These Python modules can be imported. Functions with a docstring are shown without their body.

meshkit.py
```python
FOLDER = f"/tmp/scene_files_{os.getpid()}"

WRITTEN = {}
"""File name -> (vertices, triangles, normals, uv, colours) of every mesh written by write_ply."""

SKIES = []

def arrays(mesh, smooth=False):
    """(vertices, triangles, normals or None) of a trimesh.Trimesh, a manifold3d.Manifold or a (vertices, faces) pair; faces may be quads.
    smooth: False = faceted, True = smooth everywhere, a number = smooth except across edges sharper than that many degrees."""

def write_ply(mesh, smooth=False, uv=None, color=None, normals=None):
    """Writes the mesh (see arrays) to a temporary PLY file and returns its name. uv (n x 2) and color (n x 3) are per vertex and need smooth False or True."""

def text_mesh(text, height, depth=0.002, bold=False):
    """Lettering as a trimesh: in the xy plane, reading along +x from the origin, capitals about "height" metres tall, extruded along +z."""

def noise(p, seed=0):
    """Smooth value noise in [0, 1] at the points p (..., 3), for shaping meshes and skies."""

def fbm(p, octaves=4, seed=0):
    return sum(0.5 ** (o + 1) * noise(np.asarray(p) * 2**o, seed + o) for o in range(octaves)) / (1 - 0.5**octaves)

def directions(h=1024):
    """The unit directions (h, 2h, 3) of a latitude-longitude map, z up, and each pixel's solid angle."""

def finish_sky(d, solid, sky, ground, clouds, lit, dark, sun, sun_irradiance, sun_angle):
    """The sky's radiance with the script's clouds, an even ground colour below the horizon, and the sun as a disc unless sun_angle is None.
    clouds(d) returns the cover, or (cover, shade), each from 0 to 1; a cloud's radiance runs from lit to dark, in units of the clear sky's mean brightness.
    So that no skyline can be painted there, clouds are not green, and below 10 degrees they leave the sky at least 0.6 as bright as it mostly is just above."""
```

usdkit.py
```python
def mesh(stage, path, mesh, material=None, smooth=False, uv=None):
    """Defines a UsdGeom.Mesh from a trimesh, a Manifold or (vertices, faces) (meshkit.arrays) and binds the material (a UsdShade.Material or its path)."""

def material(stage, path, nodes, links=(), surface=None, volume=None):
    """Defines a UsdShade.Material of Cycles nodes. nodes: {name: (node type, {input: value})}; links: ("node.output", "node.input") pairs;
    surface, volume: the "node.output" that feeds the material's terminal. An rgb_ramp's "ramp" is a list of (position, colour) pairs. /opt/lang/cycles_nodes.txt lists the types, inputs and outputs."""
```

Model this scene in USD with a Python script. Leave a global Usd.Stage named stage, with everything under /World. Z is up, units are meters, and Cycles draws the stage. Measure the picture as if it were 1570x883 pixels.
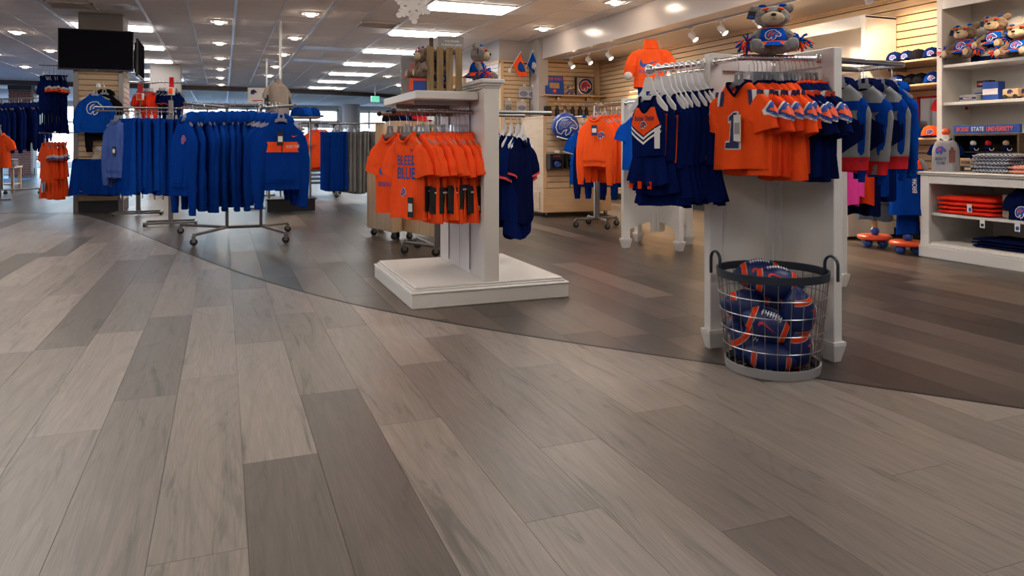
import math, random
import numpy as np, trimesh, manifold3d as m3, shapely
from shapely.geometry import Polygon, LineString, Point, box as sbox
from shapely import affinity
from scipy.interpolate import LinearNDInterpolator, NearestNDInterpolator
import usdkit, meshkit
from pxr import Usd, UsdGeom, UsdLux, UsdShade, Gf, Sdf

stage = Usd.Stage.CreateInMemory()
UsdGeom.SetStageUpAxis(stage, UsdGeom.Tokens.z); UsdGeom.SetStageMetersPerUnit(stage, 1.0)
world = UsdGeom.Xform.Define(stage, '/World'); stage.SetDefaultPrim(world.GetPrim())
UsdGeom.Scope.Define(stage, '/World/Looks')
R = random.Random(7); RN = np.random.default_rng(7)
PI = math.pi

# ---------------------------------------------------------------- camera (eye 1 m above the floor, level, lens shifted down)
F = 1130.0; YAW = math.atan(443 / F); SY, CY = math.sin(YAW), math.cos(YAW); HZ = 222.0
cam = UsdGeom.Camera.Define(stage, '/World/camera')
cam.CreateHorizontalApertureAttr(36.0); cam.CreateVerticalApertureAttr(36.0 * 883 / 1570)
cam.CreateFocalLengthAttr(36.0 * F / 1570)
cam.CreateVerticalApertureOffsetAttr(-(441.5 - HZ) / 1570 * 36.0)
cam.CreateClippingRangeAttr(Gf.Vec2f(0.05, 300))
cam.AddTranslateOp().Set(Gf.Vec3d(0, 0, 1.0)); cam.AddRotateZOp().Set(-math.degrees(YAW)); cam.AddRotateXOp().Set(90.0)
cam.CreateExposureAttr(0.38)

# ---------------------------------------------------------------- daylight outside the shop's windows
SKY = 0.7            # dome strength
TROFFER = 13.5        # troffer diffuser radiance
BULB = 72.0          # recessed downlight lamp radiance
TRACK = 260.0        # track head lamp

# survey of the room: where a point seen in the photograph lies, at a distance / on the floor / on a plane of the shop
def at(px, py, d):
    l = (px - 785) / F * d
    return np.array([d * SY + l * CY, d * CY - l * SY, 1 + (HZ - py) / F * d])
def fl(px, py, z=0.0): return at(px, py, (1 - z) * F / (py - HZ))
def atX(px, py, X): k = (px - 785) / F; return at(px, py, X / (SY + k * CY))
def atY(px, py, Y): k = (px - 785) / F; return at(px, py, Y / (CY - k * SY))

# ---------------------------------------------------------------- materials
MATS = {}
def lin(c):
    c = np.asarray(c, float) / 255
    return tuple(float(x) for x in np.where(c < 0.04045, c / 12.92, ((c + 0.055) / 1.055) ** 2.4))
def mat(name, nodes, links=(), surface=None):
    MATS[name] = usdkit.material(stage, '/World/Looks/' + name, nodes, links, surface=surface)
    return MATS[name]
def plain(name, c, rough=0.5, metal=0.0, spec=0.5, coat=0.0, srgb=True, **kw):
    return mat(name, {"p": ("principled_bsdf", {"base_color": lin(c) if srgb else c, "roughness": rough, "metallic": metal, "specular_ior_level": spec, "coat_weight": coat, **kw})}, surface="p.BSDF")
def mottled(name, c, c2, scale=3.0, rough=0.55, bump=0.0, bscale=60.0, stretch=(1, 1, 1), spec=0.4, metal=0.0, sheen=0.0, detail=4.0, dist=0.002):
    n = {"t": ("texture_coordinate", {}), "m": ("mapping", {"scale": stretch}), "n": ("noise_texture", {"scale": scale, "detail": detail}),
         "r": ("rgb_ramp", {"ramp": [(0.3, lin(c)), (0.7, lin(c2))]}),
         "p": ("principled_bsdf", {"roughness": rough, "specular_ior_level": spec, "metallic": metal, "sheen_weight": sheen})}
    l = [("t.object", "m.vector"), ("m.vector", "n.vector"), ("n.fac", "r.fac"), ("r.color", "p.base_color")]
    if bump:
        n["bn"] = ("noise_texture", {"scale": bscale, "detail": 3.0}); n["b"] = ("bump", {"strength": bump, "distance": dist})
        l += [("m.vector", "bn.vector"), ("bn.fac", "b.height"), ("b.normal", "p.normal")]
    return mat(name, n, l, "p.BSDF")
def fabric(name, c, c2=None, rough=0.9, sheen=0.0, bscale=15.0):
    c2 = c2 or tuple(min(255, x * 1.06 + 2) for x in c)
    return mottled(name, c, c2, scale=14.0, rough=rough, bump=0.75, bscale=bscale, stretch=(1, 1, 0.38), sheen=sheen, spec=0.0, dist=0.016)
def emit(name, c, s): return mat(name, {"e": ("emission", {"color": c, "strength": s})}, surface="e.emission")

# the sky dome outside the windows
dome = UsdLux.DomeLight.Define(stage, '/World/sky'); dome.CreateIntensityAttr(1.0)
mat('sky_mat', {"s": ("sky_texture", {"sky_type": "multiple_scattering", "sun_disc": False, "sun_elevation": 0.7, "sun_rotation": 2.0, "aerosol_density": 2.0}), "b": ("background_shader", {"strength": SKY})}, [("s.color", "b.color")], "b.background")
UsdShade.MaterialBindingAPI.Apply(dome.GetPrim()).Bind(MATS['sky_mat'])

plain('pillar_paint', (128, 122, 120), 0.8)
plain('white_paint', (220, 215, 210), 0.42); plain('warm_white', (224, 217, 208), 0.45)
plain('white_plastic', (225, 224, 224), 0.35); plain('cap_metal', (190, 192, 196), 0.3, 1.0)
mottled('wall_paint', (176, 170, 168), (182, 176, 173), 1.5, 0.8, 0.1, 200)
mottled('soffit_paint', (190, 182, 178), (196, 188, 183), 1.5, 0.8, 0.1, 200); plain('soffit_gloss', (192, 184, 180), 0.22, spec=0.5)
mottled('ceiling_tile', (240, 233, 229), (245, 239, 235), 40, 0.9, 0.5, 260)
plain('ceiling_bar', (214, 216, 222), 0.4); plain('grille_grey', (205, 200, 197), 0.6); plain('beam_dark', (70, 62, 60), 0.7)
plain('chrome', (225, 225, 228), 0.1, 1.0); plain('steel', (150, 146, 144), 0.35, 1.0); plain('rack_steel', (128, 122, 120), 0.4, 0.85)
plain('dark_metal', (48, 46, 48), 0.45, 0.6); plain('black_plastic', (22, 22, 26), 0.4); plain('rubber', (34, 33, 34), 0.7)
plain('screen', (26, 26, 34), 0.8, spec=0.0); plain('label_white', (225, 222, 218), 0.6); plain('card_black', (24, 23, 26), 0.45); plain('ink_navy', (28, 38, 88), 0.7)
plain('ink_black', (30, 28, 34), 0.7)
plain('ink_white', (226, 222, 220), 0.7); plain('ink_orange', (238, 92, 44), 0.7); plain('ink_red', (206, 52, 58), 0.7); plain('ink_grey', (150, 148, 148), 0.7)
plain('ink_blue', (26, 72, 160), 0.7)
mottled('kraft', (176, 136, 92), (190, 150, 104), 8, 0.75); mottled('crate_wood', (118, 96, 66), (160, 134, 96), 7, 0.75, 0.4, 30, (6, 6, 0.7))
mottled('pale_crate', (150, 138, 124), (184, 172, 156), 7, 0.75, 0.4, 30, (0.7, 6, 6))
mottled('dark_crate', (58, 44, 34), (92, 72, 54), 7, 0.75, 0.3, 30, (1, 6, 6))
fabric('orange_jersey', (240, 82, 34)); fabric('orange_tee', (246, 84, 40)); fabric('orange_sweat', (244, 88, 38))
fabric('deep_orange', (214, 62, 30)); fabric('navy_jersey', (12, 26, 74)); fabric('navy_dark', (13, 20, 54)); fabric('blue_sweat', (13, 59, 140)); fabric('blue_hoodie', (11, 50, 128))
fabric('royal', (16, 72, 166)); fabric('heather_blue', (64, 86, 150), (80, 102, 166)); fabric('grey_heather', (118, 118, 120), (140, 140, 142)); fabric('grey_pants', (112, 112, 112), (130, 130, 128))
fabric('black_cloth', (24, 24, 30)); fabric('pink_cloth', (240, 70, 160)); fabric('red_cloth', (196, 40, 44)); fabric('red_orange', (230, 56, 36)); fabric('taupe_tee', (150, 140, 132)); fabric('denim', (74, 80, 92), (96, 104, 116)); fabric('light_tee', (140, 138, 142), (154, 152, 156))
fabric('silver_cloth', (176, 176, 180)); fabric('mannequin_cream', (214, 206, 194))
mottled('maple', (206, 176, 140), (218, 190, 154), 5, 0.5, 0.05, 60, (0.6, 0.6, 9))
mottled('maple_x', (202, 168, 130), (216, 184, 146), 6, 0.45, 0.0, 60, (0.5, 0.5, 8))
mottled('cabinet_wood', (190, 154, 116), (208, 174, 134), 5, 0.5, 0.05, 60, (6, 6, 0.6)); mottled('shelf_wood', (196, 158, 118), (214, 178, 136), 5, 0.5, 0.0, 60, (0.6, 8, 8))
plain('groove_dark', (92, 74, 56), 0.8); plain('pale_slat', (210, 206, 204), 0.5)
mottled('fur_grey', (112, 103, 96), (164, 154, 145), 34, 0.95, 0.9, 260, dist=0.006, sheen=0.4); mottled('fur_brown', (96, 74, 56), (146, 118, 92), 34, 0.95, 0.9, 260, dist=0.006, sheen=0.4); mottled('fur_tan', (178, 156, 128), (198, 176, 146), 30, 0.9, 0.5, 300, dist=0.003)
plain('ball_orange', (232, 84, 44), 0.35, coat=0.3); plain('ball_blue', (24, 66, 150), 0.35, coat=0.3); mottled('skin_wood', (196, 160, 124), (206, 172, 136), 5, 0.5)
mottled('football_navy', (18, 34, 84), (24, 42, 96), 30, 0.4, 0.35, 420, dist=0.0006)
mat('clear_plastic', {"g": ("glossy_bsdf", {"color": (0.9, 0.9, 0.92), "roughness": 0.08}), "t": ("transparent_bsdf", {"color": (0.95, 0.955, 0.97)}), "d": ("diffuse_bsdf", {"color": (0.9, 0.9, 0.92)}), "f": ("fresnel", {"IOR": 1.6}), "mm": ("mix_closure", {"fac": 0.22}), "x": ("mix_closure", {})},
    [("t.BSDF", "mm.closure1"), ("d.BSDF", "mm.closure2"), ("f.fac", "x.fac"), ("mm.closure", "x.closure1"), ("g.BSDF", "x.closure2")], "x.closure")
mat('window_glass', {"g": ("glossy_bsdf", {"color": (0.9, 0.95, 1), "roughness": 0.02}), "t": ("transparent_bsdf", {"color": (0.93, 0.97, 1.0)}), "f": ("fresnel", {"IOR": 1.45}), "x": ("mix_closure", {})},
    [("f.fac", "x.fac"), ("t.BSDF", "x.closure1"), ("g.BSDF", "x.closure2")], "x.closure")
emit('troffer_glow', (1.0, 0.965, 0.92), TROFFER); emit('bulb_glow', (1.0, 0.80, 0.60), BULB); emit('track_glow', (1.0, 0.76, 0.52), TRACK); emit('exit_green', (0.1, 0.8, 0.5), 1.0)

def plank_mat(name, c1, c2, c3, rough):
    """grey-brown oak vinyl: long streaks, cathedral figure and pale cerused pores, shifted per plank"""
    n = {"oi": ("object_info", {}), "g": ("geometry", {}), "mul": ("vector_math", {"math_type": "scale", "vector1": (37.0, 91.0, 13.0)}), "add": ("vector_math", {"math_type": "add"}),
         "m1": ("mapping", {"scale": (9, 0.9, 1)}), "n1": ("noise_texture", {"scale": 1.6, "detail": 6.0, "roughness": 0.62, "distortion": 1.4}),
         "m2": ("mapping", {"scale": (90, 3.0, 1)}), "n2": ("noise_texture", {"scale": 2.2, "detail": 3.0}),
         "m3": ("mapping", {"scale": (4.2, 0.42, 1)}), "w0": ("noise_texture", {"scale": 0.9, "detail": 1.0, "distortion": 0.6}), "w1": ("math", {"math_type": "multiply", "value2": 130.0}), "w": ("math", {"math_type": "sine"}),
         "r1": ("rgb_ramp", {"ramp": [(0.30, lin((c1[0] * .97, c1[1] * 1.0, c1[2] * .99))), (0.42, lin((c2[0] * .98, c2[1] * .985, c2[2] * .98))), (0.52, lin(c2)), (0.74, lin((c3[0] * 1.02, c3[1] * .995, c3[2] * .99)))]}),
         "r2": ("rgb_ramp", {"ramp": [(0.40, (0.90, 0.90, 0.90)), (0.56, (1, 1, 1)), (0.74, (1.10, 1.09, 1.08))]}),
         "r3": ("rgb_ramp", {"ramp": [(0.0, (1.0, 1.0, 1.0)), (0.55, (1.0, 1.0, 1.0)), (0.88, (0.89, 0.89, 0.885)), (1.0, (0.87, 0.87, 0.86))]}),
         "x1": ("mix", {"mix_type": "multiply", "fac": 1.0}) , "x2": ("mix", {"mix_type": "multiply", "fac": 0.8}),
         "b": ("bump", {"strength": 0.12, "distance": 0.0006}), "p": ("principled_bsdf", {"roughness": rough, "specular_ior_level": 0.42})}
    l = [("oi.random", "mul.scale"), ("g.position", "add.vector1"), ("mul.vector", "add.vector2"), ("add.vector", "m1.vector"), ("add.vector", "m2.vector"), ("add.vector", "m3.vector"), ("m1.vector", "n1.vector"), ("m2.vector", "n2.vector"), ("m3.vector", "w0.vector"), ("w0.fac", "w1.value1"), ("w1.value", "w.value1"),
         ("n1.fac", "r1.fac"), ("n2.fac", "r2.fac"), ("w.value", "r3.fac"), ("r1.color", "x1.color1"), ("r2.color", "x1.color2"), ("x1.color", "x2.color1"), ("r3.color", "x2.color2"), ("x2.color", "p.base_color"), ("n2.fac", "b.height"), ("b.normal", "p.normal")]
    return mat(name, n, l, "p.BSDF")
def shade(c, k): return tuple(min(255, x * k) for x in c)
LT = (132, 122, 115)
for i, k in enumerate((0.68, 0.78, 0.89, 0.96, 1.01, 1.06)):
    c = shade(LT, k); plank_mat(f'light_plank_{i}', shade(c, 0.74), c, shade(c, 1.09), 0.40)
DK = (71, 61, 55)
for i, k in enumerate((0.74, 0.86, 0.98, 1.16, 1.42)):
    c = shade(DK, k); plank_mat(f'dark_plank_{i}', shade(c, 0.84), c, shade(c, 1.12), 0.38)

# ---------------------------------------------------------------- prim helpers
USED = {}
def numbered(parent, name):
    k = (parent, name); n = USED.get(k, 0); USED[k] = n + 1
    return f'{parent}/{name}' if n == 0 else f'{parent}/{name}_{n:03d}'
def tag(prim, label=None, cat=None, group=None, kind=None):
    for k, v in (('label', label), ('category', cat), ('group', group), ('kind', kind)):
        if v: prim.SetCustomDataByKey(k, v)
    return prim
def obj(name, mesh, m, parent='/World', smooth=30, label=None, cat=None, group=None, kind=None):
    p = numbered(parent, name)
    pr = usdkit.mesh(stage, p, mesh, MATS[m], smooth=smooth).GetPrim()
    tag(pr, label, cat, group, kind)
    return p
def struct(name, mesh, m, parent='/World', smooth=False, label=None):
    return obj(name, mesh, m, parent, smooth, label, kind='structure' if parent == '/World' else None)
def xf(prim_path, loc, rz=0.0, scale=None, rx=None, ry=None):
    x = UsdGeom.Xformable(stage.GetPrimAtPath(prim_path)); x.ClearXformOpOrder()
    x.AddTranslateOp().Set(Gf.Vec3d(*map(float, loc))); x.AddRotateZOp().Set(float(rz))
    if rx: x.AddRotateXOp().Set(float(rx))
    if ry: x.AddRotateYOp().Set(float(ry))
    if scale is not None:
        s = (scale,) * 3 if np.ndim(scale) == 0 else scale
        x.AddScaleOp().Set(Gf.Vec3f(*map(float, s)))
def thing(name, label, cat, loc=(0, 0, 0), rz=0.0, group=None, kind=None, **kw):
    p = numbered('/World', name); UsdGeom.Xform.Define(stage, p); xf(p, loc, rz, **kw)
    tag(stage.GetPrimAtPath(p), label, cat, group, kind); return p
def dup(src, loc, rz=0.0, label=None, group=None, **kw):
    s = stage.GetPrimAtPath(src); was = s.GetCustomData()
    name = src.rsplit('/', 1)[1]
    import re
    name = re.sub(r'_\d{3}$', '', name)
    p = numbered('/World', name); x = UsdGeom.Xform.Define(stage, p)
    x.GetPrim().GetReferences().AddInternalReference(Sdf.Path(src)); x.GetPrim().SetInstanceable(True)
    xf(p, loc, rz, **kw)
    tag(x.GetPrim(), label or was.get('label'), was.get('category'), group or was.get('group')); return p

# ---------------------------------------------------------------- shape helpers
cat_ = trimesh.util.concatenate
def T(m, x=0, y=0, z=0):
    m = m.copy(); m.apply_translation((x, y, z)); return m
def rot(m, deg, axis=(0, 0, 1), pt=(0, 0, 0)):
    m = m.copy(); m.apply_transform(trimesh.transformations.rotation_matrix(math.radians(deg), axis, pt)); return m
def bx(x0, x1, y0, y1, z0, z1, ch=0.0):
    """a box, its edges chamfered by ch"""
    if ch <= 0:
        return trimesh.creation.box(bounds=[(min(x0, x1), min(y0, y1), min(z0, z1)), (max(x0, x1), max(y0, y1), max(z0, z1))])
    lo, hi = np.minimum((x0, y0, z0), (x1, y1, z1)), np.maximum((x0, y0, z0), (x1, y1, z1)); ch = min(ch, *(0.45 * (hi - lo)))
    pts = []
    for sx in (0, 1):
        for sy in (0, 1):
            for sz in (0, 1):
                c = np.where((sx, sy, sz), hi, lo); ins = np.where((sx, sy, sz), -ch, ch)
                for a in range(3):
                    p = c + ins; p[a] = c[a]; pts.append(p)
    return trimesh.convex.convex_hull(np.array(pts))
def tube(pts, r, n=10, caps=True, flat=None):
    """a round bar along pts; r one radius or one per point"""
    pts = np.asarray(pts, float); r = np.full(len(pts), r) if np.ndim(r) == 0 else np.asarray(r)
    t = np.gradient(pts, axis=0); t /= np.linalg.norm(t, axis=1, keepdims=True) + 1e-12
    up = np.array([0, 0, 1.0]) if abs(t[0][2]) < 0.9 else np.array([1.0, 0, 0])
    V = []
    u = np.cross(up, t[0]); u /= np.linalg.norm(u)
    for i in range(len(pts)):
        u = u - t[i] * (u @ t[i]); u /= np.linalg.norm(u) + 1e-12; w = np.cross(t[i], u)
        a = np.linspace(0, 2 * PI, n, endpoint=False)
        fu, fw = flat or (1, 1)
        V.append(pts[i] + r[i] * (fu * np.cos(a)[:, None] * u + fw * np.sin(a)[:, None] * w))
    V = np.vstack(V); Fc = []
    for i in range(len(pts) - 1):
        for j in range(n):
            a, b = i * n + j, i * n + (j + 1) % n
            Fc += [(a, b, b + n), (a, b + n, a + n)]
    if caps:
        V = np.vstack([V, pts[0], pts[-1]]); k = len(V) - 2; o = (len(pts) - 1) * n
        for j in range(n): Fc += [(k, (j + 1) % n, j), (k + 1, o + j, o + (j + 1) % n)]
    return trimesh.Trimesh(V, Fc, process=False)
def bar(a, b, r, n=10): return tube([a, b], r, n)
def cyl(r, z0, z1, x=0, y=0, n=24): return T(trimesh.creation.cylinder(r, z1 - z0, sections=n), x, y, (z0 + z1) / 2)
def lathe(prof, n=32): return trimesh.creation.revolve(np.array(prof, float), sections=n)
def ball(r, x=0, y=0, z=0, s=(1, 1, 1), sub=3):
    m = trimesh.creation.icosphere(sub, r); m.apply_scale(s) if np.ndim(s) == 0 else m.apply_transform(np.diag([*s, 1])); return T(m, x, y, z)
def arc(c, r, a0, a1, n, plane='xz'):
    a = np.radians(np.linspace(a0, a1, n)); z = np.zeros(n); p, q = r * np.cos(a), r * np.sin(a)
    return np.array(c) + np.stack({'xz': (p, z, q), 'xy': (p, q, z), 'yz': (z, p, q)}[plane], 1)
def extr(poly, h, plane='xy', off=0.0):
    """a flat shape given thickness h; plane xz stands it upright, its face to -y at y=off"""
    ms = [trimesh.creation.extrude_polygon(g, h, engine='earcut') for g in getattr(poly, 'geoms', [poly]) if g.area > 1e-9]
    m = cat_(ms)
    if plane == 'xz':
        v = m.vertices.copy(); m = trimesh.Trimesh(np.stack([v[:, 0], off + h - v[:, 2], v[:, 1]], 1), m.faces, process=False)
    elif plane == 'yz':   # face to -x, reading along -y
        v = m.vertices.copy(); m = trimesh.Trimesh(np.stack([off + h - v[:, 2], -v[:, 0], v[:, 1]], 1), m.faces, process=False)
    return m
def quadm(pts): return trimesh.Trimesh(np.array(pts, float), [(0, 1, 2), (0, 2, 3)], process=False)
def text(s, h, depth=0.002, bold=True, width=None, slant=0.0):
    m = meshkit.text_mesh(s, h, depth, bold)
    if width: m.apply_transform(np.diag([width / (m.bounds[1][0] - m.bounds[0][0]), 1, 1, 1]))
    if slant: m.vertices[:, 0] += slant * m.vertices[:, 1]
    m.vertices[:, 0] -= m.bounds[:, 0].mean(); return m
def stand_up(m, y=0.0):
    """lay lettering made in xy onto the plane y, reading from -y"""
    v = m.vertices; return trimesh.Trimesh(np.stack([v[:, 0], y - v[:, 2], v[:, 1]], 1), m.faces, process=False)
# ================================================================ THE SETTING
# ---- floor: two vinyl floors meeting along a curved reducer strip
cp = np.array([fl(*q)[:2] for q in [(0, 327), (113, 327), (190, 350), (240, 367), (297, 389), (400, 427), (480, 456), (560, 474), (690, 495), (785, 510), (950, 532), (1100, 556), (1300, 586), (1570, 629)]])
cp = np.vstack([cp[0] + (-4.0, 0.4), cp[0], cp[1:], cp[-1] + (2.2, -2.55)])
seg = [cp[0], cp[1], cp[2]]
from scipy.interpolate import CubicSpline
tt = np.r_[0, np.cumsum(np.linalg.norm(np.diff(cp[2:], axis=0), axis=1))]
from scipy.interpolate import UnivariateSpline
sx_, sy_ = (UnivariateSpline(tt, cp[2:, k], s=0.006, k=3) for k in (0, 1))
ts = np.linspace(0, tt[-1], 60); curve = np.vstack([cp[:2], np.stack([sx_(ts), sy_(ts)], 1)])
NEAR, FAR = -3.0, 39.5
light_zone = Polygon([*map(tuple, curve), (5.2, NEAR), (-7.2, NEAR)]).buffer(0)
strip_poly = LineString(curve).buffer(0.009, cap_style=2)
light_zone = light_zone.difference(strip_poly)
PW, PL = 0.2282, 1.487; X0 = 0.058
struct('floor', bx(-13, 9.5, NEAR, FAR, -0.12, -0.006), 'groove_dark', label='grey-brown wood-plank vinyl shop floor with a paler plank area in front')
FLOOR = '/World/floor'
joints = {-5: 1.2, -4: 4.19, -3: 2.94, -2: 3.24, -1: 3.43, 0: 2.455, 1: 3.045, 2: 2.615, 3: 3.29, 4: 2.23, 5: 1.575, 6: 2.39, 7: 1.2, 8: 1.655, 9: 2.5}
tones = {(0, -1): 0, (1, -1): 0, (2, -1): 4, (3, -1): 2, (3, -2): 4, (4, -1): 4, (4, 0): 2, (5, -1): 1, (5, 0): 2, (6, -1): 2, (6, 0): 4, (2, 0): 3, (0, 0): 4, (1, 0): 2, (-1, -1): 3, (-1, -2): 3, (-2, -1): 2, (-3, -1): 3, (-1, 0): 4, (-2, 0): 1, (-3, 0): 5, (7, 0): 3, (8, 0): 3, (8, -1): 3, (7, 1): 4, (3, 0): 5, (-4, 0): 1, (-3, 2): 1, (-1, 1): 2, (-4, -1): 3, (-5, 1): 2, (2, 1): 2, (4, 1): 5}
def prism(poly, z0, z1, ch=0.0007):
    m = trimesh.creation.extrude_polygon(poly, z1 - z0, engine='earcut'); return T(m, 0, 0, z0)
def planks(zone, names, keep, prefix, rows, ylim, joints, tones, rng, weights):
    near, rest = [], {}
    for r in rows:
        j0 = joints.get(r, rng.uniform(0, PL)); k0 = math.floor((ylim[0] - j0) / PL)
        for k in range(k0, int((ylim[1] - j0) / PL) + 1):
            g = sbox(X0 + r * PW + 0.0006, j0 + k * PL + 0.0006, X0 + (r + 1) * PW - 0.0006, j0 + (k + 1) * PL - 0.0006).intersection(zone)
            tone = tones.get((r, k), rng.choices(range(len(weights)), weights)[0])
            for q in getattr(g, 'geoms', [g]):
                if q.geom_type != 'Polygon' or q.area < 2e-4: continue
                q = q.simplify(0.0004)
                c = q.centroid; near.append((q, tone, c))
    def vis(c):
        d = c.x * SY + c.y * CY; l = c.x * CY - c.y * SY
        if d < 1.0: return 1e3
        u = 785 + F * l / d
        return (math.hypot(c.x, c.y)) if -260 < u < 1830 else 500
    near.sort(key=lambda a: vis(a[2]))
    for i, (q, tone, c) in enumerate(near):
        m = prism(q, -0.006, 0.0)
        if i < keep and vis(c) < 400: obj('plank', m, names[tone], FLOOR, False)
        else: rest.setdefault(tone, []).append(m)
    for tone, ms in rest.items(): obj('planking', cat_(ms), names[tone], FLOOR, False, kind='stuff')
rg = random.Random(11)
planks(light_zone, [f'light_plank_{i}' for i in range(6)], 150, 'light', range(-32, 23), (NEAR, 13.2), joints, tones, rg, (2, 2, 4, 5, 5, 3))
dark_zone = sbox(-13, NEAR, 9.5, FAR).difference(light_zone).difference(strip_poly)
planks(dark_zone, [f'dark_plank_{i}' for i in range(5)], 145, 'dark', range(-58, 42), (NEAR, FAR), {}, {}, rg, (3, 4, 4, 3, 1))
obj('transition_strip', prism(strip_poly, -0.006, 0.002), 'dark_metal', FLOOR, False, label='thin dark reducer strip where the two plank floors meet')

# ---- ceiling: lay-in tiles on a bright grid
ZC = 2.985; G = 0.637; GX0, GY0 = 0.17, 9.80
struct('ceiling', bx(-13, 9.5, NEAR, FAR, ZC + 0.03, ZC + 0.12), 'ceiling_tile', label='grey lay-in tile ceiling on a bright metal grid')
CEIL = '/World/ceiling'
gy = 0.655
tro_x = [(2.73, 3.93), (-2.31, -1.10)]
holes = set()
tro_rows = [i for i in range(-3, 7)]
lamps = []
LAMPY = [9.80 + 2.66 * k for k in range(-4, 7)]
TRO = [(2.73, 3.93, y) for y in LAMPY] + [(-2.31, -1.10, 13.60 + 2.65 * k) for k in range(-6, 5) if k != -1]
def covered(x, y):
    return any(a - 0.01 < x < b + 0.01 and y0 - 0.01 < y < y0 + 0.60 for a, b, y0 in TRO)
far_tiles = []; cells = []
ZT = ZC
for i in range(-20, 15):
    for j in range(-19, 46):
        x, y = GX0 + i * G, GY0 + j * gy
        if x > 9.4 or y > FAR or (x > 5.52 and y < 12.4): continue
        t = bx(x + 0.012, x + G - 0.012, y + 0.006, y + gy - 0.006, ZT, ZT + 0.03)
        if 9.0 < y < 14.5 and -4.8 < x < 5.5 and len(cells) < 150: cells.append(t)
        else: far_tiles.append(t)
for t in cells: obj('tile', t, 'ceiling_tile', CEIL, False)
obj('tiling', cat_(far_tiles), 'ceiling_tile', CEIL, False, kind='stuff')
obj('grid_runner', cat_([bx(GX0 + i * G - 0.008, GX0 + i * G + 0.008, NEAR, FAR, ZT - 0.003, ZT + 0.02) for i in range(-20, 15) if i % 2]), 'ceiling_bar', CEIL, False)
obj('grid_main_runner', cat_([bx(GX0 + i * G - 0.020, GX0 + i * G + 0.020, NEAR, FAR, ZT - 0.009, ZT + 0.02) for i in range(-20, 15) if i % 2 == 0]), 'ceiling_bar', CEIL, False)
obj('grid_cross_bar', cat_([bx(-13, 9.4, GY0 + j * gy - 0.005, GY0 + j * gy + 0.005, ZT + 0.006, ZT + 0.02) for j in range(-19, 46)]), 'grille_grey', CEIL, False)

# ---- recessed troffers with a prismatic diffuser
def troffer(x0, x1, y0):
    w, h = x1 - x0, 0.60
    t = thing('ceiling_light', 'recessed rectangular fluorescent troffer among the ceiling tiles', 'ceiling light', (x0, y0, ZC), 0, 'recessed fluorescent troffers')
    fr = cat_([bx(0, w, 0, 0.025, -0.012, 0.01), bx(0, w, h - 0.025, h, -0.012, 0.01), bx(0, 0.025, 0, h, -0.012, 0.01), bx(w - 0.025, w, 0, h, -0.012, 0.01)])
    obj('frame', fr, 'white_paint', t, False)
    obj('diffuser', bx(0.025, w - 0.025, 0.025, h - 0.025, -0.042, 0.006, .014), 'troffer_glow', t, False)
    mn = [bx(w * k / 6 - 0.003, w * k / 6 + 0.003, 0.025, h - 0.025, -0.044, -0.040) for k in range(1, 6)] + [bx(0.025, w - 0.025, h / 2 - 0.003, h / 2 + 0.003, -0.044, -0.040)]
    obj('louvre_bar', cat_(mn), 'ink_grey', t, False)
    return t
ORDN = 'first second third fourth fifth sixth seventh eighth'.split()
tro0 = None
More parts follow.
